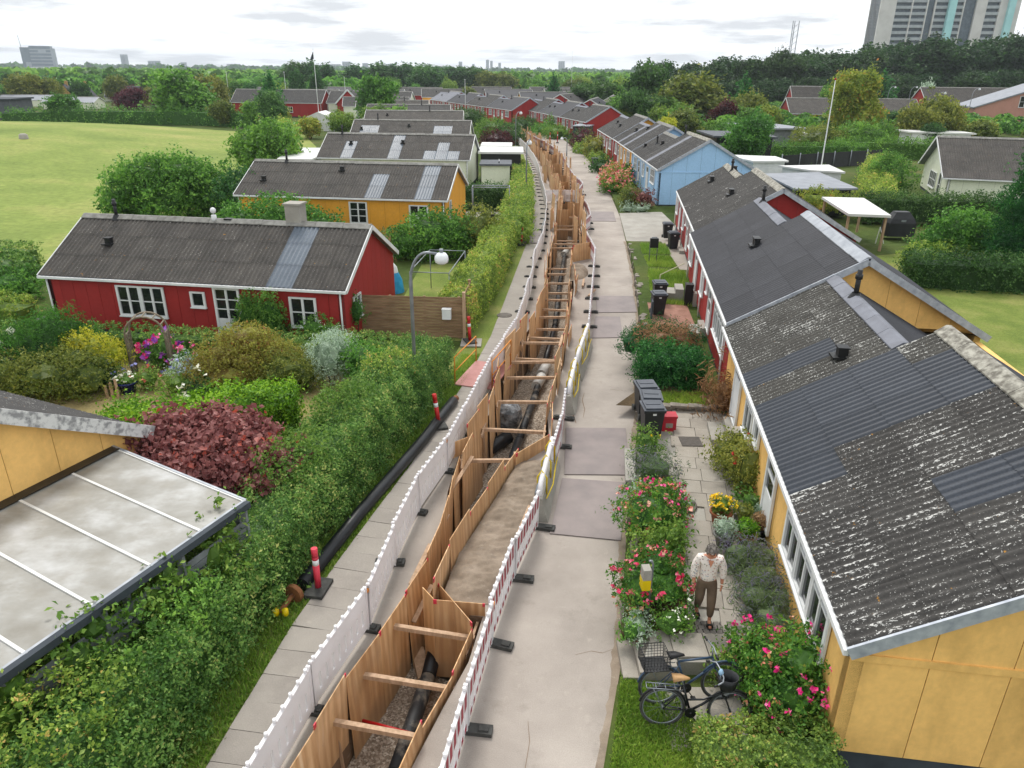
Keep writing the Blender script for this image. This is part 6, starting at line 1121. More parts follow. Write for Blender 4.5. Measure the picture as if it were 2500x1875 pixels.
zone([('round_dark', 20, 132, 6.5, .9), ('round_dark', 22, 190, 7, 1.3), ('round_dark', 17, 196, 6.5, 1.3), ('cone', 11, 225, 9.6, .8), ('round_mid', 27, 186, 7, 1.2)] + scatter(34, 20, lambda r, y: r.uniform(16, 34) * y / 150, 118, 215, ['round_mid', 'lime', 'olive', 'round_dark', 'round_mid'], 3, 6.2, (1, 1.5)), 'right of the red rows', 'trees right of the red rows')
zone([('round_dark', 27, 160, 10.6, .9), ('olive', 32, 146, 9.2, 1.3), ('cone', 43.5, 150, 9.6, .95), ('round_mid', 26, 125, 4.6, 1.3), ('gold', 22.5, 112, 3.6, .9), ('round_mid', 30, 108, 3.4, 1.5), ('copper', 33.5, 128, 5, 1.0), ('round_mid', 38, 128, 4.6, 1.3), ('rust', 42, 130, 5, 1.2)] + scatter(35, 16, lambda r, y: r.uniform(25, 40) * y / 140, 112, 185, ['round_mid', 'round_mid', 'olive', 'round_dark', 'lime'], 3.0, 5.6, (1.1, 1.5)), 'in the right-hand gardens', 'trees in the right-hand gardens')
zone([('silver', 104, 200, 9, .9), ('cone', 88, 190, 10.5, 1.2), ('olive', 76, 140, 4.5, 1.3), ('round_mid', 72, 178, 7.5, .9), ('olive', 92, 136, 4, 1.3)] + scatter(36, 12, lambda r, y: r.uniform(55, 95) * y / 140, 100, 140, ['round_mid', 'olive', 'rust', 'round_dark'], 2.2, 3.8, (1.1, 1.5)), 'below the tower block', 'garden trees below the tower block')
zone([('belt', x * 1.0, 236 + (i * 13) % 38, 9.0 + (x - 43) * .075 + (i * 7) % 5 * .75, 1.15 + (i * 5) % 4 * .12) for i, x in enumerate(np.linspace(43, 176, 44).tolist())], 'in the tall belt under the tower block', 'tall tree belt under the tower')
zone([('belt', x, 214 + (i * 17) % 14, 6.5 + (x - 40) * .04, 1.4) for i, x in enumerate(np.linspace(40, 140, 18).tolist())], 'at the foot of the tall belt', 'trees at the foot of the tall belt')
# far woods that read as one mass
def wood(name, label, n, xf, y0, y1, h0, h1, mat, seed, k=26, pw=1.0, ls=.62):
    r = np.random.RandomState(seed); ys = y0 + (y1 - y0) * r.rand(n) ** pw; xs = np.array([xf(r, y) for y in ys]); hh = r.uniform(h0, h1, n); P_ = []; N_ = []; S_ = []
    d = r.normal(size=(n, k, 3)); d /= np.linalg.norm(d, axis=2)[..., None]; d[..., 2] = np.abs(d[..., 2]) * 1.1 - .25
    P_ = np.stack([xs[:, None] + d[..., 0] * hh[:, None] * .6, ys[:, None] + d[..., 1] * hh[:, None] * .6, hh[:, None] * (.5 + .5 * d[..., 2])], -1).reshape(-1, 3)
    v, q = leaves(P_, d.reshape(-1, 3), 1.0, seed, .5, .8); c = np.repeat(P_, 4, 0); v = c + (v - c) * np.repeat(np.repeat(hh, k), 4)[:, None] * ls
    t_ = np.clip(np.repeat(r.rand(n), k) * .7 + .25 * r.normal(size=n * k) + .15, 0, 1)
    tag(obj(name, np_mesh(name, v, q, MT[mat], False, t_)), label, 'woodland', kind='stuff')
wood('distant_wood', 'mixed green trees and gardens of the suburb stretching to the horizon', 2600, lambda r, y: r.uniform(-.78, .55) * y, 380, 1500, 5.5, 9.3, 'lf_mid', 61, 36, pw=1.3, ls=.48)
wood('distant_wood', 'dark wooded band along the horizon', 2600, lambda r, y: r.uniform(-.8, .8) * y, 1500, 4200, 10, 17, 'lf_poplar', 62, 20)
wood('left_wood', 'green tree mass behind the meadow houses', 420, lambda r, y: r.uniform(-.75, -.2) * y, 250, 420, 4, 7.5, 'lf_mid', 63, 90, ls=.34)
wood('right_wood', 'garden greenery mass between the right-hand houses', 300, lambda r, y: r.uniform(.22, .72) * y, 120, 215, 2.0, 4.0, 'lf_mid', 64, 240, ls=.2)

# ---------------------------------------------------------------- patio, steps, kerb stones
pat = tag(bpy.data.objects.new('patio', None), kind='structure'); COL.objects.link(pat); pat.location = (0, 0, 0)
sm = {s: MB().box(-s / 2 + .006, -.296, 0, s / 2 - .006, .296, .045).mesh('slab', MT['patio']) for s in (.6, .5)}
PA = math.radians(9)
pat.location = (3.3, 10.75, 0); pat.rotation_euler = (0, 0, -PA)
for j in range(16):
    for i in range(4):
        if j > 2 and i == 3 and j not in (12, 13, 14, 15): continue
        if (j, i) in ((0, 0), (6, 0)): continue
        obj('slab', sm[.6], pat, (.3 + i * .603 + (.1 if j % 2 else 0) - (.05 if j > 8 else 0), .3 + j * .603, .335 + rnd.uniform(-.004, .007)), (rnd.uniform(-.008, .008), rnd.uniform(-.008, .008), rnd.uniform(-.012, .012)))
sheet('patio_base', [(2.35, 9.98), (4.8, 9.98), (5.1, 10.4), (6.1, 17.0), (6.3, 20.2), (4.0, 20.4), (3.4, 17.5), (3.2, 12)], .334, 'concrete')
for j in range(1):
    for i in range(4): pass
pat2 = tag(bpy.data.objects.new('steps_landing', None), kind='structure'); COL.objects.link(pat2)
for j in range(1):
    for i in range(4): obj('slab', sm[.6], pat2, (3.2 + i * .61, 10.28, .338 + rnd.uniform(-.004, .004)), (0, 0, rnd.uniform(-.01, .01)));
for j in range(0):
    for i in range(0): obj('slab', sm[.6], None, (2.75 + i * .61 + j * .1 + .2, 10.25, .338) if False else (0, 0, 0)) if False else None
cob = MB().box(-.05, -.05, 0, .05, .05, .05).mesh('cobble', MT['cobble'])
for j in range(3):
    for i in range(15): obj('cobble', cob, pat2, (3.25 + i * .118 + (j % 2) * .05, 10.62 + j * .112 - .02 * i * .1, .335 + rnd.uniform(-.006, .006)), (rnd.uniform(-.05, .05), 0, rnd.uniform(-.2, .2)))
t = thing('stone_steps', 'three broad concrete steps up from the road to the patio', 'steps', (1.98, 9.75, 0))
for i in range(3): MB().box(i * .28, 0, 0, (i + 1) * .28 - .006 if i < 2 else .92, .92, .12 + i * .115).build('step', MT['patio'], t)
tag(MB().box(2.3, 9.9, .0, 4.6, 9.97, .335).build('retaining_edge', MT['concrete']), kind='structure')
tag(MB().box(2.55, 8.3, .05, 3.9, 9.6, .066).build('bike_pad', MT['patio']), kind='structure')
def manhole(p, r, label, z): t = tag(MB().lathe((p[0], p[1], z), [(r + .05, -.01), (r + .05, .008), (r, .01), (r, .004), (r * .97, .014), (0.001, .016)], 28).build('manhole_cover', MT['manhole']), label, 'manhole cover')
manhole((4.05, 14.9), .3, 'round iron manhole cover in the patio', .385); manhole((-.35, 30.5), .28, 'round iron manhole cover in the pavement beyond the footbridge', .045)
tag(MB().box(4.68, 17.85, .385, 5.25, 18.4, .4).build('doormat', MT['mat']), 'square brown doormat before the near door', 'doormat')
def door_steps(p, ang, label, n=2, w_=1.1, z0=.33, tread=.42, rail=False):
    t = thing('door_steps', label, 'steps', (p[0], p[1], z0), ang)
    for i in range(n): MB().box(i * tread, 0, 0, (i + 1) * tread - .004 if i < n - 1 else n * tread, w_, .19 * (i + 1)).build('step', MT['concrete'], t)
    if rail: r = MB(); r.tube([(.05, w_, .1), (.05, w_, .95), (n * tread, w_, .95 + .19 * n)], .022, 8); r.build('handrail', simple('pale_rail', '#c9c4a2', '#b1ac8a', 3, .5), t)
    return t
door_steps((5.5, 18.0), -RA, 'two concrete steps to the yellow front door', 2, 1.15)
door_steps((6.55, 31.9), -RA, 'three concrete steps with yellowish handrail at the red house', 3, 1.0, rail=True, tread=.36); door_steps((6.9, 27.0), -RA, 'pale concrete step at the red door behind the yew', 2, 1.1, tread=.35); door_steps((9.4, 41.2), -RA, 'pale door steps with grey top near the row end', 2, 1.0, tread=.4)
t = thing('letter_cabinet', 'dark upright cabinet beside the yellow front door', 'cabinet', (5.75, 17.05, .33), -RA); MB().box(0, 0, 0, .4, .35, .85).build('body', MT['plinth'], t); MB().box(-.02, -.02, .85, .42, .37, .9).build('top', MT['concrete'], t)
t = thing('wall_block', 'rough concrete block at the wall near the climber', 'block', (5.95, 16.6, .33), -RA); MB().box(0, 0, 0, .3, .32, .6).build('body', MT['concrete'], t)
t = thing('letter_cabinet', 'black cabinet beside the steps with the handrail', 'cabinet', (7.55, 31.2, .33), -RA); MB().box(0, 0, 0, .35, .4, .95).build('body', MT['black'], t); MB().box(.36, -.1, 0, .6, .3, .6).build('planter', MT['concrete'], t)
# low dry-stone wall pieces
t = thing('stone_wall', 'low wall of stacked flat stones behind the bins', 'wall', (4.7, 20.25, .33))
r = random.Random(4)
for i in range(22):
    x = (i % 8) * .2 + r.uniform(-.05, .05); lay_ = i // 8; o = MB().box(-.14, -.11, 0, .14, .11, .07).build('stone', MT['stone'], t, (x, r.uniform(-.06, .06), lay_ * .075), (r.uniform(-.08, .08), r.uniform(-.08, .08), r.uniform(-.4, .4)))
edg = tag(bpy.data.objects.new('garden_edging', None), kind='structure'); COL.objects.link(edg)
em = MB().prism([(-.1, -.2, 0), (.08, -.22, 0), (.1, .18, 0), (-.07, .23, 0)], (.01, 0, .34)).mesh('edging_stone', MT['stone'])
for y in np.arange(10.95, 44, .45):
    if 16.8 < y < 18.2 or 17.9 < y < 20 and False: pass
    obj('edging_stone', em, edg, (re_(y) + .12 + r.uniform(-.05, .06), y + r.uniform(-.1, .1), r.uniform(-.12, .04)), (r.uniform(-.1, .1), r.uniform(-.12, .12), -.15 + r.uniform(-.3, .3))).scale = (r.uniform(.7, 1.3), r.uniform(.5, 1.2), 1)
tag(MB().prism([(3.05, 17.6, .3), (3.35, 17.6, .3), (3.1, 15.9, .3), (2.85, 15.9, .3)], (0, 0, .14)).build('edging_slab', MT['concrete']), kind='structure')
sheet('brick_patio', [(5.6, 27.6), (7.3, 27.2), (7.7, 31.3), (6.0, 31.6)], .345, 'brickpave'); sheet('garden_bed', [(3.2, 20.6), (6.1, 20.3), (6.9, 26.5), (5.3, 27.0), (4.2, 22.0)], .338, 'bedsoil'); sheet('garden_bed', [(2.35, 10.6), (3.3, 10.7), (4.2, 15.6), (3.7, 17.6), (2.95, 15.4)], .336, 'bedsoil'); sheet('garden_bed', [(4.35, 10.4), (5.1, 10.3), (5.9, 16.0), (5.4, 15.8), (4.7, 13.2)], .3365, 'bedsoil'); sheet('garden_path', [(8.7, 37.6), (9.6, 37.4), (10.4, 45), (9.0, 45)], .338, 'patio')
# ---------------------------------------------------------------- bins
def bin_meshes():
    b = MB(); w0, w1, d0, d1, h = .44, .56, .46, .62, .92
    b.add([(-w0 / 2, -d0 / 2, .06), (w0 / 2, -d0 / 2, .06), (w0 / 2, d0 / 2, .06), (-w0 / 2, d0 / 2, .06), (-w1 / 2, -d1 / 2, h), (w1 / 2, -d1 / 2, h), (w1 / 2, d1 / 2, h), (-w1 / 2, d1 / 2, h)], [(3, 2, 1, 0), (0, 1, 5, 4), (1, 2, 6, 5), (2, 3, 7, 6), (3, 0, 4, 7), (4, 5, 6, 7)]); b.box(-w1 / 2 - .025, -d1 / 2 - .025, h - .06, w1 / 2 + .025, d1 / 2 + .025, h - .005)
    l = MB(); l.prism([(-w1 / 2 - .03, -d1 / 2 - .05, h), (w1 / 2 + .03, -d1 / 2 - .05, h), (w1 / 2 + .03, d1 / 2 + .04, h), (-w1 / 2 - .03, d1 / 2 + .04, h)], (0, 0, .03)); l.prism([(-w1 / 2 + .03, -d1 / 2, h + .031), (w1 / 2 - .03, -d1 / 2, h + .031), (w1 / 2 - .03, d1 / 2 - .04, h + .031), (-w1 / 2 + .03, d1 / 2 - .04, h + .031)], (0, .0, .045))
    l.box(-.2, -.05, h + .078, .2, .04, h + .09); l.tube([(-w1 / 2 + .05, d1 / 2 + .07, h - .02), (w1 / 2 - .05, d1 / 2 + .07, h - .02)], .018, 8)
    wm = MB().tube([(-.03, 0, 0), (.03, 0, 0)], .1, 16); lb = MB().box(-.05, -.003, 0, .05, 0, .055)
    return b.mesh('body', MT['bin']), l.mesh('lid', MT['binlid']), wm.mesh('wheel', MT['rubber']), lb.mesh('sticker', MT['white'])
BINM = bin_meshes()
def wheelie(p, rz, label, z=.33, group='black wheeled bins'):
    t = thing('wheeled_bin', label, 'bin', (p[0], p[1], z), rz, group); obj('body', BINM[0], t); obj('lid', BINM[1], t, None, (rnd.uniform(-.02, .02), 0, 0))
    for x in (-.26, .26): obj('wheel', BINM[2], t, (x, .26, .1))
    obj('sticker', BINM[3], t, (.0, -.304, .78), (-.08, 0, 0))
wheelie((3.92, 18.55), .05, 'black wheeled bin nearest the camera, first of three by the patio'); wheelie((4.0, 19.3), -.06, 'black wheeled bin in the middle of three by the patio'); wheelie((3.98, 20.05), .1, 'black wheeled bin at the back of three by the patio')
wheelie((6.15, 29.9), .03, 'black wheeled bin in front of the pair beside the square yew'); wheelie((6.5, 31.6), .0, 'black wheeled bin at the back of the pair beside the square yew')
wheelie((9.3, 42.6), .05, 'black wheeled bin with bulging lid at the end of the red row, front one'); wheelie((9.5, 45.4), -.05, 'black wheeled bin at the end of the red row, back one'); wheelie((8.55, 72.5), .1, 'black wheeled bin beyond the pink shrub, left one', .1); wheelie((9.2, 73.0), -.1, 'black wheeled bin beyond the pink shrub, right one', .1); wheelie((8.9, 84), .2, 'dark bin by the white picket fence', .1)
t = thing('recycling_box', 'small red plastic box behind the three bins', 'box', (4.5, 19.0, .33)); MB().box(-.2, -.16, 0, .2, .16, .42).build('body', MT['redbox'], t); MB().box(-.22, -.18, .42, .22, .18, .48).build('lid', MT['redbox'], t); MB().box(-.1, -.164, .12, .1, -.161, .26).build('sticker', simple('grey_label', '#a8a09a', '#8f8882'), t)
t = thing('roadside_sign', 'dark leaning board beside the pair of bins', 'board', (5.75, 29.2, .33), -.1); MB().box(0, 0, 0, .06, .5, .75).build('board', MT['plinth'], t)
# letter box on its post
t = thing('letter_box', 'white and yellow letter box on a grey post among the roses', 'letter box', (2.58, 10.95, .33), .1)
MB().tube([(0, 0, 0), (.0, 0, 1.28), (-.03, 0, 1.36), (-.08, 0, 1.36)], .022, 8).build('post', MT['steel'], t); b = MB().box(-.19, -.1, .78, -.04, .1, 1.22).build('body', MT['concrete'], t); MB().box(-.192, -.103, .78, -.038, .103, 1.0).build('yellow_panel', MT['yellowm'], b); MB().box(-.036, -.09, .82, -.028, .09, 1.18).build('side', MT['steel'], b)
t = thing('notice_board', 'small black board on bent steel legs in the weedy lawn', 'board', (7.55, 39.2, .33), 0); 
MB().tube([(-.2, 0, 0), (-.2, 0, 1.2), (-.12, 0, 1.35), (.12, 0, 1.35), (.2, 0, 1.2), (.2, 0, 0)], .025, 8).build('frame', MT['steel'], t); MB().box(-.22, -.1, .8, .22, .1, 1.3).build('box', MT['black'], t)
# pots
def pot(p, r_, h, mat, label, plant, z=.39, fl=(), ph=.35):
    t = thing('flower_pot', label, 'flower pot', (p[0], p[1], z)); MB().lathe((0, 0, 0), [(.001, .01), (r_ * .68, 0), (r_ * .95, h * .85), (r_ * 1.08, h * .86), (r_ * 1.08, h), (r_ * .92, h), (r_ * .9, h * .9), (.001, h * .88)], 18).build('pot', MT[mat], t)
    l = [(0, 0, h + ph * .4, r_ * 1.15, r_ * 1.15, ph * .6)]; P_, N_ = lump_pts(l, 700, abs(int(p[0] * 100))); foliage('plant', P_, N_, .06, MT[plant], abs(int(p[1] * 10)), 1.0, .4, l, 3, 0, t)
    for i, (m, n_, s) in enumerate(fl): blossoms(t, P_, N_, n_, s, m, 60 + i)
pot((4.72, 14.05), .24, .38, 'terracotta', 'terracotta pot with bright yellow flowering plant', 'lf_lime', fl=[('pet_yellow', 70, .06)]); pot((5.05, 13.25), .23, .32, 'terracotta', 'terracotta pot with yellow-green shrub', 'lf_thuja'); pot((5.45, 13.5), .2, .34, 'black', 'black pot with dry pinkish plant', 'lf_dry'); pot((4.62, 13.3), .24, .3, 'potgrey', 'grey tub of grassy silvery plant', 'lf_silver'); pot((5.2, 13.95), .2, .28, 'potgrey', 'grey pot with small olive plant behind the terracotta ones', 'lf_olive'); pot((5.62, 14.0), .18, .28, 'potgrey', 'grey pot with blue-green succulent at the wall', 'lf_silver')
pot((-12.55, 22.0), .3, .4, 'bluepot', 'blue glazed pot with white flowers on the garden lawn', 'lf_mid', 0, [('pet_white', 24, .1)], .2)
# ---------------------------------------------------------------- bicycles
def bicycle(p, rz, lean, label, frame, dress):
    t = thing('bicycle', label, 'bicycle', (p[0], p[1], .067), rz); t.rotation_euler = (lean, 0, rz); R2_ = .345; xb, xf = -.52, .55
    def wheel(x):
        w_ = MB(); w_.tube([(x + R2_ * math.cos(a), 0, R2_ + R2_ * math.sin(a)) for a in np.linspace(0, 2 * PI, 33)], .02, 8, False); wo = w_.build('wheel', MT['rubber'], t)
        rm = MB(); rm.tube([(x + (R2_ - .03) * math.cos(a), 0, R2_ + (R2_ - .03) * math.sin(a)) for a in np.linspace(0, 2 * PI, 33)], .011, 6, False); rm.build('rim', MT['steel'], wo)
        sp = MB()
        for k in range(14): a = 2 * PI * k / 14; sp.tube([(x, .02 * (-1) ** k, R2_), (x + (R2_ - .03) * math.cos(a), 0, R2_ + (R2_ - .03) * math.sin(a))], .002, 3, False)
        sp.tube([(x, -.04, R2_), (x, .04, R2_)], .022, 8); so_ = sp.build('spokes', MT['steel'], wo); so_['kind'] = 'stuff'
    wheel(xb); wheel(xf)
    bb = (-.08, 0, .3); st = (-.22, 0, .78); hd = (.36, 0, .82); hd2 = (.40, 0, .66)
    f = MB(); 
    if dress: f.tube([bb, (.1, 0, .42), (.3, 0, .6), hd2], .02, 8); f.tube([(-.14, 0, .5), (.12, 0, .52), hd2], .016, 8)
    else: f.tube([bb, hd2], .021, 8); f.tube([st, hd], .019, 8)
    f.tube([bb, st], .018, 8)
    for s in (-1, 1): f.tube([bb, (xb, s * .05, R2_)], .011, 6); f.tube([(-.2, 0, .7), (xb, s * .05, R2_)], .01, 6); f.tube([(.42, s * .02, .6), (.47, s * .05, .55), (xf, s * .05, R2_)], .012, 6)
    f.tube([hd, (.42, 0, .6)], .02, 8); f.build('frame', MT[frame], t)
    MB().tube([(-.22, 0, .78), (-.25, 0, .9)], .014, 8).build('seat_post', MT['steel'], t)
    s = MB(); s.add([(-.4, -.12, .9), (-.4, .12, .9), (-.26, .09, .92), (-.12, .03, .9), (-.12, -.03, .9), (-.26, -.09, .92), (-.38, 0, .94), (-.13, 0, .92)], [(0, 6, 1), (1, 6, 7, 2), (2, 7, 3), (3, 7, 4), (4, 7, 5), (5, 7, 6, 0), (0, 1, 2, 3, 4, 5)], True); s.build('saddle', simple('saddle_tan' if dress else 'saddle_black', '#b08a5c' if dress else '#1c1c1e', None, 5, .6), t)
    h = MB(); h.tube([(.36, 0, .8), (.35, 0, .98)], .014, 8); h.tube([(.22, -.3, 1.02), (.33, -.24, 1.04), (.38, -.08, 1.0), (.38, .08, 1.0), (.33, .24, 1.04), (.22, .3, 1.02)] if dress else [(.33, -.3, 1.0), (.37, 0, 1.0), (.33, .3, 1.0)], .013, 8); ho = h.build('handlebar', MT['steel'], t)
    for s_ in (-1, 1): MB().tube([(.33, s_ * .2, 1.0), (.33, s_ * .31, 1.0)] if not dress else [(.24, s_ * .29, 1.02), (.18, s_ * .31, 1.01)], .018, 8).build('grip', MT['black'], ho)
    g_ = MB(); 
    for x in (xb, xf): g_.tube([(x + (R2_ + .035) * math.cos(a), 0, R2_ + (R2_ + .035) * math.sin(a)) for a in (np.linspace(.1, 2.9, 14) if x < 0 else np.linspace(.5, 2.6, 12))], .018, 6)
    g_.build('mudguards', MT['black'] if dress else MT[frame], t)
    rk = MB(); 
    for s_ in (-1, 1): rk.tube([(-.25, s_ * .06, .72), (-.8, s_ * .07, .74)], .008, 6); rk.tube([(-.7, s_ * .07, .74), (xb, s_ * .06, R2_)], .007, 6)
    for x in (-.35, -.5, -.65, -.8): rk.tube([(x, -.07, .74), (x, .07, .74)], .007, 6)
    rk.build('rack', MT['steel'], t)
    c = MB(); c.tube([(bb[0], -.05, .3), (bb[0], -.07, .3)], .09, 16); c.bar((bb[0], -.09, .3), (bb[0] + .1, -.1, .16), .02, .012); c.bar((bb[0], .09, .3), (bb[0] - .1, .1, .44), .02, .012); c.tube([(bb[0], -.1, .3), (bb[0], .1, .3)], .02, 8); co_ = c.build('crank', MT['black'], t); MB().cbox((bb[0] + .1, -.14, .16), (.08, .08, .02)).build('pedal', MT['black'], co_); MB().cbox((bb[0] - .1, .14, .44), (.08, .08, .02)).build('pedal', MT['black'], co_)
    if not dress:
        k = MB(); x0, x1, y0, y1, z0, z1 = -.84, -.42, -.2, .2, .76, 1.02
        for a in np.linspace(0, 1, 9): k.tube([(x0 + (x1 - x0) * a, y0, z1), (x0 + (x1 - x0) * a, y0 + .03, z0), (x0 + (x1 - x0) * a, y1 - .03, z0), (x0 + (x1 - x0) * a, y1, z1)], .004, 4)
        for z in np.linspace(z0, z1, 6): k.tube([(x0, y0, z), (x1, y0, z), (x1, y1, z), (x0, y1, z), (x0, y0, z)], .005 if z < z1 else .009, 4)
        for a in np.linspace(0, 1, 7): k.tube([(x0, y0 + (y1 - y0) * a, z0), (x0, y0 + (y1 - y0) * a, z1)], .004, 4); k.tube([(x1, y0 + (y1 - y0) * a, z0), (x1, y0 + (y1 - y0) * a, z1)], .004, 4)
        k.box(x0, y0, z0 - .01, x1, y1, z0); ko = k.build('basket', MT['black'], t)
    else:
        MB().lathe((.47, 0, .78), [(.001, 0), (.13, 0), (.17, .2), (.16, .2), (.12, .02)], 14).build('basket', MT['tarp'], t); MB().lathe((.36, .03, .98), [(.03, 0), (.045, .04), (.02, .09), (.001, .1)], 10).build('bell', simple('pale_blue', '#9fc0d8', '#8bb0cc', 3, .4), t)
    MB().tube([(-.05, .05, .26), (-.12, .16, .02)], .01, 6).build('kickstand', MT['steel'], t)
bluef = mk('bikeblue', simple('bike_blue', '#3c5068', '#2f4258', 3, .35, .02)); mk('bikeblack', simple('bike_black', '#15171a', '#1e2124', 3, .3, .02))
bicycle((3.02, 9.3), .1, -.14, 'blue-grey bicycle with black wire basket, behind the other one', 'bikeblue', False); bicycle((2.98, 8.78), -.05, -.12, 'black low-step bicycle with tan saddle in front of the blue one', 'bikeblack', True)
# ---------------------------------------------------------------- woman walking towards the camera
def skin_obj(name, chains, mat, parent, sub=2):
    """chains: list of lists of (x,y,z,r); vertices at equal positions are shared"""
    vs = []; es = []; rs = []; idx = {}
    for ch in chains:
        last = None
        for x, y, z, r_ in ch:
            k = (round(x, 3), round(y, 3), round(z, 3))
            if k not in idx: idx[k] = len(vs); vs.append((x, y, z)); rs.append(r_ if isinstance(r_, tuple) else (r_, r_))
            i = idx[k]
            if last is not None and last != i: es.append((last, i))
            last = i
    me = bpy.data.meshes.new(name); me.from_pydata(vs, es, []); me.materials.append(mat); o = obj(name, me, parent)
    m = o.modifiers.new('skin', 'SKIN'); m.use_smooth_shade = True
    for d, r_ in zip(me.skin_vertices[0].data, rs): d.radius = r_
    me.skin_vertices[0].data[0].use_root = True
    s = o.modifiers.new('sub', 'SUBSURF'); s.levels = sub; s.render_levels = sub
    return o
mk('skin', simple('skin_tone', '#c08466', '#b0745a', 5, .55, .05)); mk('trousers', simple('brown_trousers', '#6c5a48', '#5a4a3b', 4, .85, .2)); mk('hair', simple('grey_hair', '#a39b92', '#6f6962', 22, .8, .4, lo=.4, hi=.6)); mk('sandal', simple('black_sandal', '#161514', '#201f1e', 4, .6, .05))
def blousemat():
    m, t, b = nodes('floral_blouse'); v = objvec(t); c = hx('#e0d6cc'); vo = t.nodes.new('ShaderNodeTexVoronoi'); vo.inputs['Scale'].default_value = 30; t.links.new(v, vo.inputs['Vector'])
    sp = t.nodes.new('ShaderNodeSeparateColor'); t.links.new(vo.outputs['Color'], sp.inputs[0]); pc = ramp(t, sp.outputs[0], [(.0, hx('#b0706a')), (.35, hx('#8a9080')), (.6, hx('#c99a8a')), (.8, hx('#7f8fa0'))]); f = ramp(t, vo.outputs['Distance'], [(.3, W(1)), (.5, W(0))]); f2 = ramp(t, sp.outputs[1], [(.3, W(0)), (.35, W(1))])
    mm = t.nodes.new('ShaderNodeMath'); mm.operation = 'MULTIPLY'; t.links.new(f, mm.inputs[0]); t.links.new(f2, mm.inputs[1]); t.links.new(mix(t, mm.outputs[0], c, pc), b.inputs['Base Color']); b.inputs['Roughness'].default_value = .85; return m
mk('blouse', blousemat())
def woman(p, rz):
    t = thing('person', 'woman in floral blouse, brown trousers and black sandals walking on the patio', 'person', (p[0], p[1], .38), rz)
    # she faces -y; her right leg (image left) trails, her left leg steps forward
    hip = .86
    body = [[(0, 0, hip, (.13, .11)), (0, .0, 1.05, (.13, .1)), (0, .0, 1.22, (.15, .11)), (0, .0, 1.33, (.13, .1)), (0, -.02, 1.42, .05), (0, -.055, 1.48, .05)],
            [(0, .0, 1.33, (.13, .1)), (-.17, 0, 1.32, .06), (-.25, .0, 1.08, .045), (-.25, -.06, .85, .033), (-.25, -.08, .8, .03)], [(0, .0, 1.33, (.13, .1)), (.17, 0, 1.32, .06), (.25, .02, 1.08, .045), (.26, -.02, .85, .033), (.26, -.04, .8, .03)],
            [(0, 0, hip, (.13, .11)), (-.09, .02, .8, .09), (-.1, -.02, .46, .06), (-.1, .14, .1, .035), (-.1, .13, .05, .035), (-.105, .02, .028, .035), (-.105, -.05, .022, .028)], [(0, 0, hip, (.13, .11)), (.09, -.02, .8, .09), (.1, -.13, .46, .06), (.1, -.16, .1, .035), (.1, -.17, .05, .035), (.1, -.28, .028, .035), (.1, -.35, .022, .028)]]
    skin_obj('body', body, MT['skin'], t)
    iv, iq = ico(); 
    hd = iv * np.array([.078, .095, .115]); hd[:, 1] -= .02 * (hd[:, 2] < 0); ho = obj('head', np_mesh('head', hd, iq, MT['skin'], True), t, (0, -.085, 1.545), (.45, 0, 0)); s = ho.modifiers.new('s', 'SUBSURF'); s.levels = 1; s.render_levels = 1
    f = MB(); f.add([(-.012, -.094, .015), (.012, -.094, .015), (0, -.125, -.022), (0, -.094, -.03)], [(0, 1, 2), (0, 2, 3), (1, 3, 2)], True); f.build('nose', MT['skin'], ho)
    for s_ in (-1, 1): MB().lathe((s_ * .03, -.088, .015), [(.001, -.008), (.012, 0), (.001, .008)], 8).build('eye', MT['sandal'], ho); MB().lathe((s_ * .078, 0, -.02), [(.001, -.02), (.015, 0), (.001, .03)], 8).build('ear', MT['skin'], ho)
    MB().box(-.022, -.088, -.058, .022, -.08, -.05).build('mouth', simple('lips', '#9a5048', '#8a443c'), ho)
    r2 = np.random.RandomState(2); d = r2.normal(size=(1500, 3)); d /= np.linalg.norm(d, axis=1)[:, None]; d = d[(d[:, 2] > -.35) & ((d[:, 1] > -.55) | (d[:, 2] > .45))]; P_ = d * np.array([.095, .112, .13]) * (.95 + .13 * r2.rand(len(d), 1))
    hv = iv[:, :] * np.array([.09, .105, .122]); hv[:, 1] = np.maximum(hv[:, 1], -.05); hv[:, 2] = np.maximum(hv[:, 2], -.03)
    v, q = leaves(P_, d, .05, 3, .8, .4); hm = obj('hair', np_mesh('hair', v, q, MT['hair'], False), ho); obj('hair', np_mesh('hair', hv + np.array([0, .012, .01]), iq, MT['hair'], True), ho)
    # hands with five fingers
    for sx, (hx_, hy_) in ((-1, (-.25, -.085)), (1, (.26, -.045))):
        ch = [[(hx_, hy_, .80, .026), (hx_, hy_ - .005, .745, (.022, .032))]]
        for k in range(4): y_ = hy_ - .03 + k * .02; ln = (.055, .068, .064, .048)[k]; ch.append([(hx_, hy_ - .005, .745, (.022, .032)), (hx_, y_, .725, .009), (hx_ - sx * .008, y_ - .006, .725 - ln * .5, .008), (hx_ - sx * .02, y_ - .008, .725 - ln, .007)])
        ch.append([(hx_, hy_, .80, .026), (hx_ - sx * .012, hy_ - .035, .765, .01), (hx_ - sx * .018, hy_ - .045, .735, .008)]); skin_obj('hand', ch, MT['skin'], t, 1)
    bl = [[(0, 0, .83, (.175, .15)), (0, 0, 1.0, (.172, .142)), (0, 0, 1.2, (.175, .135)), (0, .005, 1.34, (.15, .105)), (0, .0, 1.39, (.08, .07))], [(0, .005, 1.34, (.15, .105)), (-.18, 0, 1.33, .085), (-.245, .0, 1.15, .085), (-.26, -.02, 1.0, .07), (-.255, -.045, .9, .06)], [(0, .005, 1.34, (.15, .105)), (.18, 0, 1.33, .085), (.245, .01, 1.15, .085), (.265, .0, 1.0, .07), (.262, -.02, .9, .06)]]
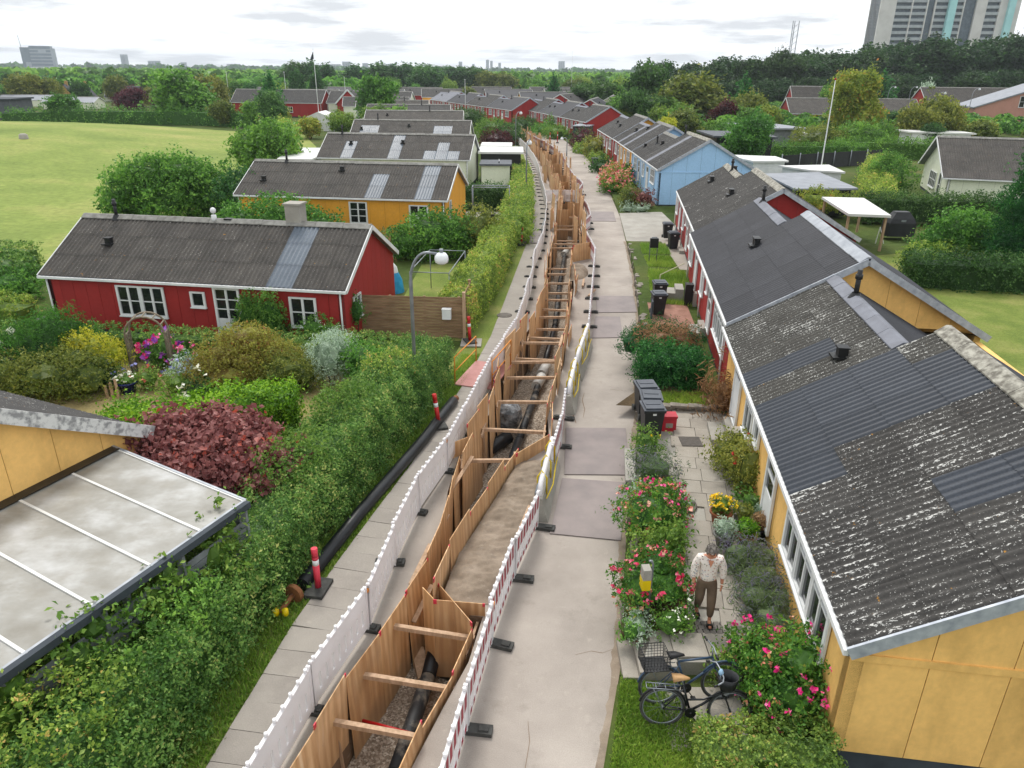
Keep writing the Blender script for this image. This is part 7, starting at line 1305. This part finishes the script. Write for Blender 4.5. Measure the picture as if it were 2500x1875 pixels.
    skin_obj('blouse', bl, MT['blouse'], t); MB().add([(-.05, -.118, 1.36), (.05, -.118, 1.36), (0, -.15, 1.22)], [(0, 1, 2)]).build('neckline', MT['skin'], t)
    tr2 = [[(0, 0, .95, (.15, .125)), (0, 0, .86, (.16, .13)), (-.095, .015, .76, .115), (-.1, -.02, .46, .09), (-.1, .1, .2, .07), (-.1, .125, .13, .052)], [(0, 0, .86, (.16, .13)), (.095, -.02, .76, .115), (.1, -.13, .46, .09), (.1, -.15, .2, .07), (.1, -.158, .13, .052)]]
    skin_obj('trousers', tr2, MT['trousers'], t)
    for x, y in ((-.105, .03), (.1, -.26)): m = MB(); m.box(x - .05, y - .11, -.005, x + .05, y + .13, .018); m.tube([(x - .05, y - .03, .01), (x - .035, y - .03, .062), (x + .035, y - .03, .062), (x + .05, y - .03, .01)], .022, 6); m.build('sandal', MT['sandal'], t)
woman((3.62, 11.02), -.12)
# ---------------------------------------------------------------- lamps, flagpoles, fence, arch, garden furniture
def lamp(p, h, reach, ang, label, z=0):
    t = thing('street_lamp', label, 'street lamp', (p[0], p[1], z), ang, 'street lamps with white globes')
    pts = [(0, 0, 0), (0, 0, h * .82)] + [(reach * (1 - math.cos(a)), 0, h * .82 + h * .17 * math.sin(a)) for a in np.linspace(.15, PI / 2, 9)] + [(reach + .35, 0, h * .985)]
    MB().tube(pts, [.055] * 2 + [.042] * 10, 10).build('post', MT['steel'], t); MB().tube([(0, 0, 0), (0, 0, .9)], .075, 10).build('sleeve', MT['steel'], t)
    MB().lathe((reach + .42, 0, h * .985 - .3), [(.001, .0), (.11, .01), (.185, .06), (.205, .15), (.19, .24), (.13, .32), (.001, .36)], 18).build('globe', MT['globe'], t); MB().tube([(reach + .42, 0, h * .985 + .02), (reach + .42, 0, h * .985 + .14)], .06, 8).build('cap', MT['steel'], t)
lamp((-2.97, 20.8), 5.05, .5, -.05, 'tall curved grey street lamp with white globe by the near hedge'); lamp((.95, 57.5), 5.0, .5, 1.35, 'grey street lamp rising from the far clipped hedge'); lamp((.2, 100), 5.0, .6, .9, 'grey street lamp at the left of the road bend'); lamp((6.6, 96), 2.2, .35, 2.5, 'short globe lamp by the road bend')
for i, (x, y) in enumerate([(78, 165), (84, 168), (88, 152), (62, 116)]): lamp((x, y), 7.5, 1.2, .4, 'distant curved street lamp right of the flagpole, %s from the left' % nth([1, 2, 3, 0][i]))
def flagpole(p, h, label, ball='white', z=0, flag=None):
    t = thing('flagpole', label, 'flagpole', (p[0], p[1], z)); MB().tube([(0, 0, 0), (0, 0, h * .6), (0, 0, h)], [.06, .05, .03], 10).build('pole', MT['white'], t); MB().lathe((0, 0, h), [(.001, -.02), (.09, .05), (.09, .1), (.001, .18)], 10).build('finial', MT[ball], t)
    if flag: MB().prism([(0, 0, h - .2), (flag, 0, h - 1.2), (flag * 1.3, 0, h - 1.7), (0, 0, h - 1.4)], (0, .02, 0)).build('pennant', MT['plinth'], t)
flagpole((27.0, 67.0), 9.3, 'white flagpole with red ball top behind the near row', 'signred'); flagpole((-33.8, 135), 12.8, 'tall white flagpole with hanging pennant left of centre', 'white', 0, -.5); flagpole((40, 172), 10, 'white flagpole with dark pennant before the tree belt', 'white', 0, -2.2); flagpole((19.5, 272), 16, 'thin white pole on the horizon at the centre')
for i, (x, y, h) in enumerate([(-55, 190, 9), (-71, 196, 9), (-42, 196, 8), (-10, 160, 8)]): flagpole((x, y), h, 'thin white flagpole among the left roofs, %s from the left' % nth([1, 0, 2, 3][i]))
# board fence by the red gable with letter box
t = thing('board_fence', 'brown horizontal board fence between red house and clipped hedge', 'fence', (-6.15, 27.75, 0)); bd = MB().bar((0, 0, 0), (4.2, -.28, 0), .025, .105).mesh('board', MT['fencewood'])
for k in range(14): obj('board', bd, t, (0, 0, .12 + k * .118))
for k in range(4): MB().box(1.35 * k - .04, -.09 * k + .02, 0, 1.35 * k + .05, -.09 * k + .1, 1.72).build('post', MT['fencewood'], t)
bd2 = MB().bar((0, 0, 0), (.15, 2.0, 0), .025, .105).mesh('board', MT['fencewood'])
for k in range(15): obj('board', bd2, t, (4.25, -.3, .12 + k * .118))
MB().box(4.2, -.42, 0, 4.32, -.3, 1.95).build('post', MT['timber'], t); MB().box(4.3, 1.6, 0, 4.42, 1.75, 1.9).build('post', MT['fencewood'], t)
t = thing('letter_box', 'white letter box mounted on the board fence', 'letter box', (-2.55, 27.38, .9), -.07); MB().box(-.17, -.2, 0, .17, 0, .38).build('body', MT['white'], t); MB().box(-.18, -.21, .38, .18, .02, .42).build('lid', MT['white'], t)
# garden arch
t = thing('garden_arch', 'weathered wooden garden arch with lattice sides', 'garden arch', (-12.35, 23.3, 0), .2)
for y in (0, .55):
    a_ = MB(); a_.tube([(-.62, y, 0), (-.62, y, 1.55)] + [(-.62 * math.cos(a), y, 1.55 + .62 * math.sin(a)) for a in np.linspace(.2, PI - .2, 11)] + [(.62, y, 1.55), (.62, y, 0)], .035, 6); a_.build('hoop', MT['oldwood'], t)
for k in range(7): a = PI * k / 6; MB().bar((-.62 * math.cos(a), 0, 1.55 + .62 * math.sin(a)), (-.62 * math.cos(a), .55, 1.55 + .62 * math.sin(a)), .04, .03).build('crosspiece', MT['oldwood'], t)
for x in (-.62, .62):
    l = MB()
    for k in range(-3, 10): 
        for d in (1, -1):
            z0_, z1_ = k * .17, k * .17 + .55; y0_, y1_ = (.03, .52) if d == 1 else (.52, .03)
            if z1_ > .05 and z0_ < 1.55: l.bar((x, y0_, max(z0_, .02)), (x, y1_, min(z1_, 1.56)), .012, .025, (1, 0, 0))
    lo = l.build('lattice', MT['oldwood'], t); lo['kind'] = 'stuff'
for i in range(3): tag(MB().lathe((-13.05 + i * .16, 21.6 + .03 * i, 0), [(.05, 0), (.05, .3 + .1 * i), (.035, .33 + .1 * i), (.05, .38 + .1 * i), (.001, .44 + .1 * i)], 8).build('wooden_figure', MT['timber']), 'small turned wooden post figure on the lawn edge, %s of three' % ('left', 'middle', 'right')[i], 'figure')
# swing frame, trampoline-like frame, table, umbrella
def frame_box(p, w_, d_, h, label, ang=0, mat='steel'):
    t = thing('metal_frame', label, 'garden frame', (p[0], p[1], 0), ang); q_ = .02 if 'thin' in label else .033
    for x in (0, w_): 
        for y in (0, d_): MB().tube([(x, y, 0), (x, y, h)], q_, 8).build('post', MT[mat], t)
    for y in (0, d_): MB().tube([(0, y, h), (w_, y, h)], q_, 8).build('beam', MT[mat], t)
    for x in (0, w_): MB().tube([(x, 0, h), (x, d_, h)], q_, 8).build('beam', MT[mat], t)
frame_box((-2.9, 52.5), 2.6, 1.0, 2.3, 'grey metal swing frame on the terrace by the orange house'); frame_box((-4.4, 30.6), 1.7, 4.2, 1.9, 'thin metal fruit cage frame behind the lamp globe', -.1)
frame_box((-3.7, 46.2), 1.6, 5.0, 1.3, 'dark low metal railing frame by the orange gable', 0, 'plinth')
t = thing('garden_table', 'white garden table with white chairs on the terrace', 'table', (-2.0, 48.6, 0)); MB().box(-.7, -.5, .7, .7, .5, .75).build('tabletop', MT['white'], t)
for x in (-.6, .6):
    for y in (-.4, .4): MB().tube([(x, y, 0), (x, y, .7)], .03, 8).build('leg', MT['white'], t)
for i, (x, y) in enumerate([(-3.0, 48.5), (-1.0, 48.8), (-1.3, 49.8)]):
    t = thing('garden_chair', '%s garden chair at the terrace table' % ('left white', 'right white', 'far dark')[i], 'chair', (x, y, 0)); mt = 'white' if i < 2 else 'black'; MB().box(-.25, -.25, .42, .25, .25, .46).build('seat', MT[mt], t); MB().box(-.25, .22, .46, .25, .26, .9).build('backrest', MT[mt], t)
    for a, b in ((-.22, -.22), (.22, -.22), (-.22, .22), (.22, .22)): MB().tube([(a, b, 0), (a, b, .42)], .02, 6).build('leg', MT[mt], t)
def cover(p, sx, sy, h, label, cat='barbecue'):
    t = thing('covered_barbecue', label, cat, (p[0], p[1], .02)); m = MB(); pr_ = [(1, 0), (1.0, .25), (.98, .55), (.85, .72), (.55, .95), (.5, 1.0)]; n = 12; vs = []
    for k, z in pr_:
        for i in range(n): a = 2 * PI * i / n + .26; c_, s_ = math.cos(a), math.sin(a); e = 1 / max(abs(c_), abs(s_)) * .8 + .2; vs.append((c_ * sx * k * e, s_ * sy * k * e, z * h))
    m.add(vs, [(j * n + i, j * n + (i + 1) % n, (j + 1) * n + (i + 1) % n, (j + 1) * n + i) for j in range(len(pr_) - 1) for i in range(n)] + [tuple(range((len(pr_) - 1) * n, len(pr_) * n))]); m.build('cover', MT['tarp'], t)
    if cat == 'barbecue': MB().box(-.15, -sy * .95, h * .62, .15, -sy * .9, h * .7).build('badge', MT['steel'], t)
    return t
o = cover((24.6, 47.2), .9, .55, 1.5, 'black covered barbecue on the right lawn'); o.location.z = .3; cover((-1.2, 46.6), .6, .5, .9, 'black covered seat beside the far hedge', 'garden furniture')
t = thing('parasol', 'closed black parasol before the white shelter', 'parasol', (-1.3, 66.8, 0)); MB().lathe((0, 0, .8), [(.35, 0), (.3, .05), (.12, 1.3), (.04, 1.7), (.001, 1.75)], 10).build('canopy', MT['tarp'], t); MB().tube([(0, 0, 0), (0, 0, 2.7)], .03, 8).build('pole', MT['white'], t)
t = thing('play_tent', 'blue and white play tent behind the red gable', 'tent', (-5.7, 34.2, 0)); MB().lathe((0, 0, 0), [(.5, 0), (.42, .6), (.25, .95)], 12).build('canopy', MT['bluetoy'], t); MB().lathe((0, 0, .95), [(.25, 0), (.2, .25), (.001, .5)], 12).build('top', MT['white'], t)
t = thing('roof_ornament', 'white gull-like figure on a short flue on the red house ridge', 'roof ornament', (-12.1, 29.9, 4.15)); MB().tube([(0, 0, -.1), (0, 0, .2)], .1, 10).build('flue', MT['white'], t); iv, iq = ico(); obj('figure', np_mesh('figure', iv * np.array([.12, .1, .13]), iq, MT['white'], True), t, (0, 0, .38))
t = thing('ladder', 'white folding ladder leaning by the shelter post', 'ladder', (22.3, 44.6, .3)); 
for s_ in (-1, 1): MB().bar((s_ * .25, 0, 0), (0, .3, .95), .04, .03).build('stile', MT['white'], t)
# dark windbreak fence with posts
t = thing('windbreak_fence', 'black mesh windbreak fence with grey posts in the right gardens', 'fence', (28, 80, .2)); a, b = Vector((0, 0, 0)), Vector((14, 7.5, 0))
for k in range(6):
    q0, q1 = a.lerp(b, k / 6), a.lerp(b, (k + 1) / 6); MB().prism([q0, q1, q1 + Vector((0, 0, 1.7)), q0 + Vector((0, 0, 1.7))], (0, .03, 0)).build('mesh_panel', MT['tarp'], t); MB().tube([q0 + Vector((0, -.06, 0)), q0 + Vector((0, -.06, 1.85))], .06, 8).build('post', MT['steel'], t)
t = thing('picket_fence', 'white picket fence in the far front garden', 'fence', (9.6, 76, .1)); pm = MB().box(-.05, -.012, 0, .05, .012, .9).mesh('picket', MT['white'])
for k in range(22): obj('picket', pm, t, (0.02 * k, k * .22, 0), (0, 0, 1.5))
for z in (.25, .7): MB().bar((0, 0, z), (.44, 4.7, z), .03, .07).build('rail', MT['white'], t)
# far items by the road bend
bollard((5.2, 112), 1.6, 'red and white marker post by the dark green shed', (0, 0)); bollard((6.4, 114), 1.6, 'second red marker post by the dark green shed', (0, 0))
# meadow stone and bare tree stump
tag(MB().lathe((-56, 88, 2.5), [(.5, -.3), (.45, .15), (.25, .28), (.001, .3)], 9).build('boulder', MT['concrete']), 'small pale boulder on the meadow', 'boulder')
t = thing('tree_stump', 'pollarded bare tree stump left of the red house', 'tree', (-26.5, 34.0, 0)); MB().tube([(0, 0, 0), (.1, .1, 1.4), (0, 0, 2.4)], [.28, .22, .3], 8).build('trunk', MT['bark'], t); MB().tube([(0, 0, 1.2), (-.8, -.2, 1.6), (-1.3, -.4, 1.4)], [.14, .12, .1], 7).build('limb', MT['bark'], t); MB().tube([(0, 0, .8), (-.7, -.8, .9), (-1.2, -1.5, .4)], [.14, .12, .08], 7).build('limb', MT['bark'], t)
t = thing('garden_bench', 'dark lounger by the left corner of the red house', 'lounger', (-19.0, 26.9, 0), .3); MB().box(-.9, -.35, .3, .9, .35, .38).build('seat', MT['tarp'], t); MB().box(.55, -.35, .38, .95, .35, .8).build('backrest', MT['tarp'], t)
for x in (-.8, .8): MB().box(x - .04, -.3, 0, x + .04, .3, .3).build('leg', MT['tarp'], t)

# ---------------------------------------------------------------- tower block, mast, skyline, tents
t = thing('tower_block', 'pale concrete tower block with balconies and two turquoise stair strips', 'tower block', (186, 420, 0), R_(-8))
mk('towerc', simple('tower_concrete', '#cfccc9', '#c1bebb', .2, .8, .05)); mk('balc', simple('balcony_front', '#a8adb1', '#969ca1', .5, .7, .05)); mk('towglass', simple('tower_glazing', '#5a6872', '#46525c', .8, .3, .03)); mk('turq', simple('turquoise', '#a9d8da', '#98cbce', .3, .6, .03))
HT = 62
MB().box(0, 1.6, 0, 66, 18, HT).build('core', MT['towglass'], t)
for x0, x1 in ((0, 7.5), (45.5, 50.5), (56.5, 66)): MB().box(x0, 0, 0, x1, 19, HT + .5).build('wall', MT['towerc'], t)
for x0, x1 in ((32.2, 35.6), (60, 63)): MB().box(x0, -2.0, 0, x1, .8, HT + 1).build('stair_strip', MT['turq'], t)
for x in (15, 22.2, 26.0, 39.5): MB().box(x, .2, 0, x + .6, 1.7, HT).build('mullion', MT['towerc'], t)
bms = {}
for x0, x1 in ((7.5, 15), (15.6, 22.2), (26.6, 32.2), (35.6, 39.5), (50.5, 56.5)):
    for k in range(2, 21):
        z = k * 2.9; key = round(x1 - x0, 2)
        if key not in bms: bms[key] = MB().box(0, 0, 0, key, .2, 1.15).box(0, 0, -.22, key, 1.5, -.02).mesh('balcony', MT['balc'])
        obj('balcony', bms[key], t, (x0, .25, z))
t = thing('chimney_mast', 'slim steel lattice chimney mast rising above the tree belt', 'mast', (103, 300, 0)); 
for x, y in ((-.9, 0), (.9, 0), (0, 1.4)): MB().tube([(x, y, 0), (x * 1.25, y, 27.5)], .17, 8).build('flue', MT['steel'], t)
for k in range(10): MB().bar((-.9, 0, 7 + k * 2.0), (1.0, 0, 8.6 + k * 2.0), .1, .1).build('brace', MT['steel'], t)
mk('officeglass', simple('office_glass', '#5f6f7c', '#4f5e6a', .05, .4, .02)); mk('farblock', simple('far_block', '#9aa2aa', '#868f98', .05, .8, .02))
t = thing('office_block', 'wide dark glass office block on the far left horizon', 'office building', (-910, 1480, 0), R_(18)); t.scale = (.64, .64, 1.25) 
MB().box(0, 0, 0, 60, 30, 34).build('wing', MT['officeglass'], t); MB().box(24, -3, 0, 78, 26, 36).build('wing', MT['officeglass'], t); MB().box(78, -3, 0, 84, 28, 33).build('stair_tower', MT['farblock'], t); MB().tube([(2, 10, 34), (0, 10, 50)], .8, 6).build('antenna', MT['farblock'], t)
for k in range(7): MB().box(24, -3.3, 3 + k * 4.6, 78, -3.02, 4.4 + k * 4.6).build('window_band', MT['farblock'], t)
MB().box(8, -.4, 5, 34 - 12, -.05, 14).build('sign_panel', MT['farblock'], t); MB().box(46, -3.5, 27, 66, -3.32, 31).build('sign_panel', MT['farblock'], t)
sky_b = [(-1180, 2400, 26, 80), (-1100, 2400, 55, 40), (-560, 2600, 45, 50), (-495, 2600, 30, 40), (-420, 2600, 38, 36), (-382, 2800, 40, 34), (-1270, 2000, 60, 12), (-210, 3000, 22, 66), (-160, 3000, 16, 48), (-108, 3000, 20, 84), (-92, 3000, 16, 76), (-62, 3000, 18, 60), (164, 3000, 42, 78), (560, 3200, 18, 45), (620, 3200, 16, 38), (720, 3200, 16, 36), (-650, 2800, 70, 34), (-960, 2300, 18, 30), (-330, 2900, 20, 30), (-900, 2500, 40, 24)]
for i, (x, y, w_, h) in enumerate(sorted(sky_b, key=lambda q: q[0] / q[1])):
    w_ *= .55; h = 12 + h * .42
    t = thing('high_rise', 'pale bluish high-rise on the horizon, %s from the left' % nth(i), 'high-rise', (x, y, 0), 0, 'skyline high-rises'); MB().box(0, 0, 0, w_, 18, h).build('tower', MT['farblock'], t)
    for k in range(3): MB().box(w_ * (.15 + .28 * k), -.4, 8, w_ * (.27 + .28 * k), -.1, h - 3).build('window_strip', MT['officeglass'], t)
tag(MB().box(-880, 1440, 0, -800, 1470, 9).build('low_hall', MT['whiteroof']), 'low white hall at the foot of the office block', 'hall')
# tents and parked cars at the left edge
for i, (x, y) in enumerate([(-107, 132), (-101, 134), (-112, 133)]):
    t = thing('market_tent', 'white canopy tent by the dark hall, %s from the left' % nth([1, 2, 0][i]), 'tent', (x, y, 0), .2, 'white canopy tents'); MB().add([(-2.5, -2.5, 2.4), (2.5, -2.5, 2.4), (2.5, 2.5, 2.4), (-2.5, 2.5, 2.4), (0, 0, 4.0)], [(0, 1, 4), (1, 2, 4), (2, 3, 4), (3, 0, 4)]).build('canopy', MT['whiteroof'], t)
    for a in (-2.4, 2.4):
        for b in (-2.4, 2.4): MB().tube([(a, b, 0), (a, b, 2.4)], .05, 6).build('pole', MT['white'], t)
t = thing('flat_hall', 'long dark flat-roofed hall beyond the left meadow', 'building', (-140, 150, 0), .15); MB().box(0, 0, 0, 40, 10, 3.6).build('wall', MT['felt'], t); MB().box(-.4, -.4, 3.6, 40.4, 10.4, 3.9).build('roof', MT['plinth'], t)
def car(p, rz, mat, label):
    t = thing('parked_car', label, 'car', (p[0], p[1], 0), rz, 'parked cars by the meadow'); MB().prism([(-2.1, -.85, .35), (2.1, -.85, .35), (2.15, -.85, .75), (1.3, -.85, .9), (.7, -.85, 1.42), (-1.0, -.85, 1.45), (-1.8, -.85, .95), (-2.15, -.85, .85)], (0, 1.7, 0)).build('body', MT[mat], t)
    MB().prism([(1.15, -.87, .92), (.68, -.87, 1.36), (-.95, -.87, 1.38), (-1.55, -.87, .98)], (0, 1.74, 0)).build('window', MT['glass'], t)
    for x in (-1.3, 1.3):
        for y in (-.8, .8): MB().tube([(x, y - .1, .32), (x, y + .1, .32)], .32, 14).build('wheel', MT['rubber'], t)
car((-96, 131), .2, 'white', 'white parked car by the meadow edge, right one'); car((-101, 128.5), .2, 'steel', 'silver parked car by the meadow edge, middle one'); car((-106, 127), .2, 'plinth', 'dark parked car by the meadow edge, left one')
# light summer haze over the suburb
hz = tag(MB().box(-6000, -60, -4, 6000, 5200, 95).build('haze', None), 'thin pale haze over the suburb', 'haze', kind='stuff')
m = bpy.data.materials.new('haze'); m.use_nodes = True; tr3 = m.node_tree; tr3.nodes.clear(); oo = tr3.nodes.new('ShaderNodeOutputMaterial'); pv = tr3.nodes.new('ShaderNodeVolumePrincipled'); pv.inputs['Density'].default_value = .00017; pv.inputs['Color'].default_value = (.86, .93, 1, 1); pv.inputs['Anisotropy'].default_value = .2; tr3.links.new(pv.outputs[0], oo.inputs['Volume']); hz.data.materials.clear(); hz.data.materials.append(m)
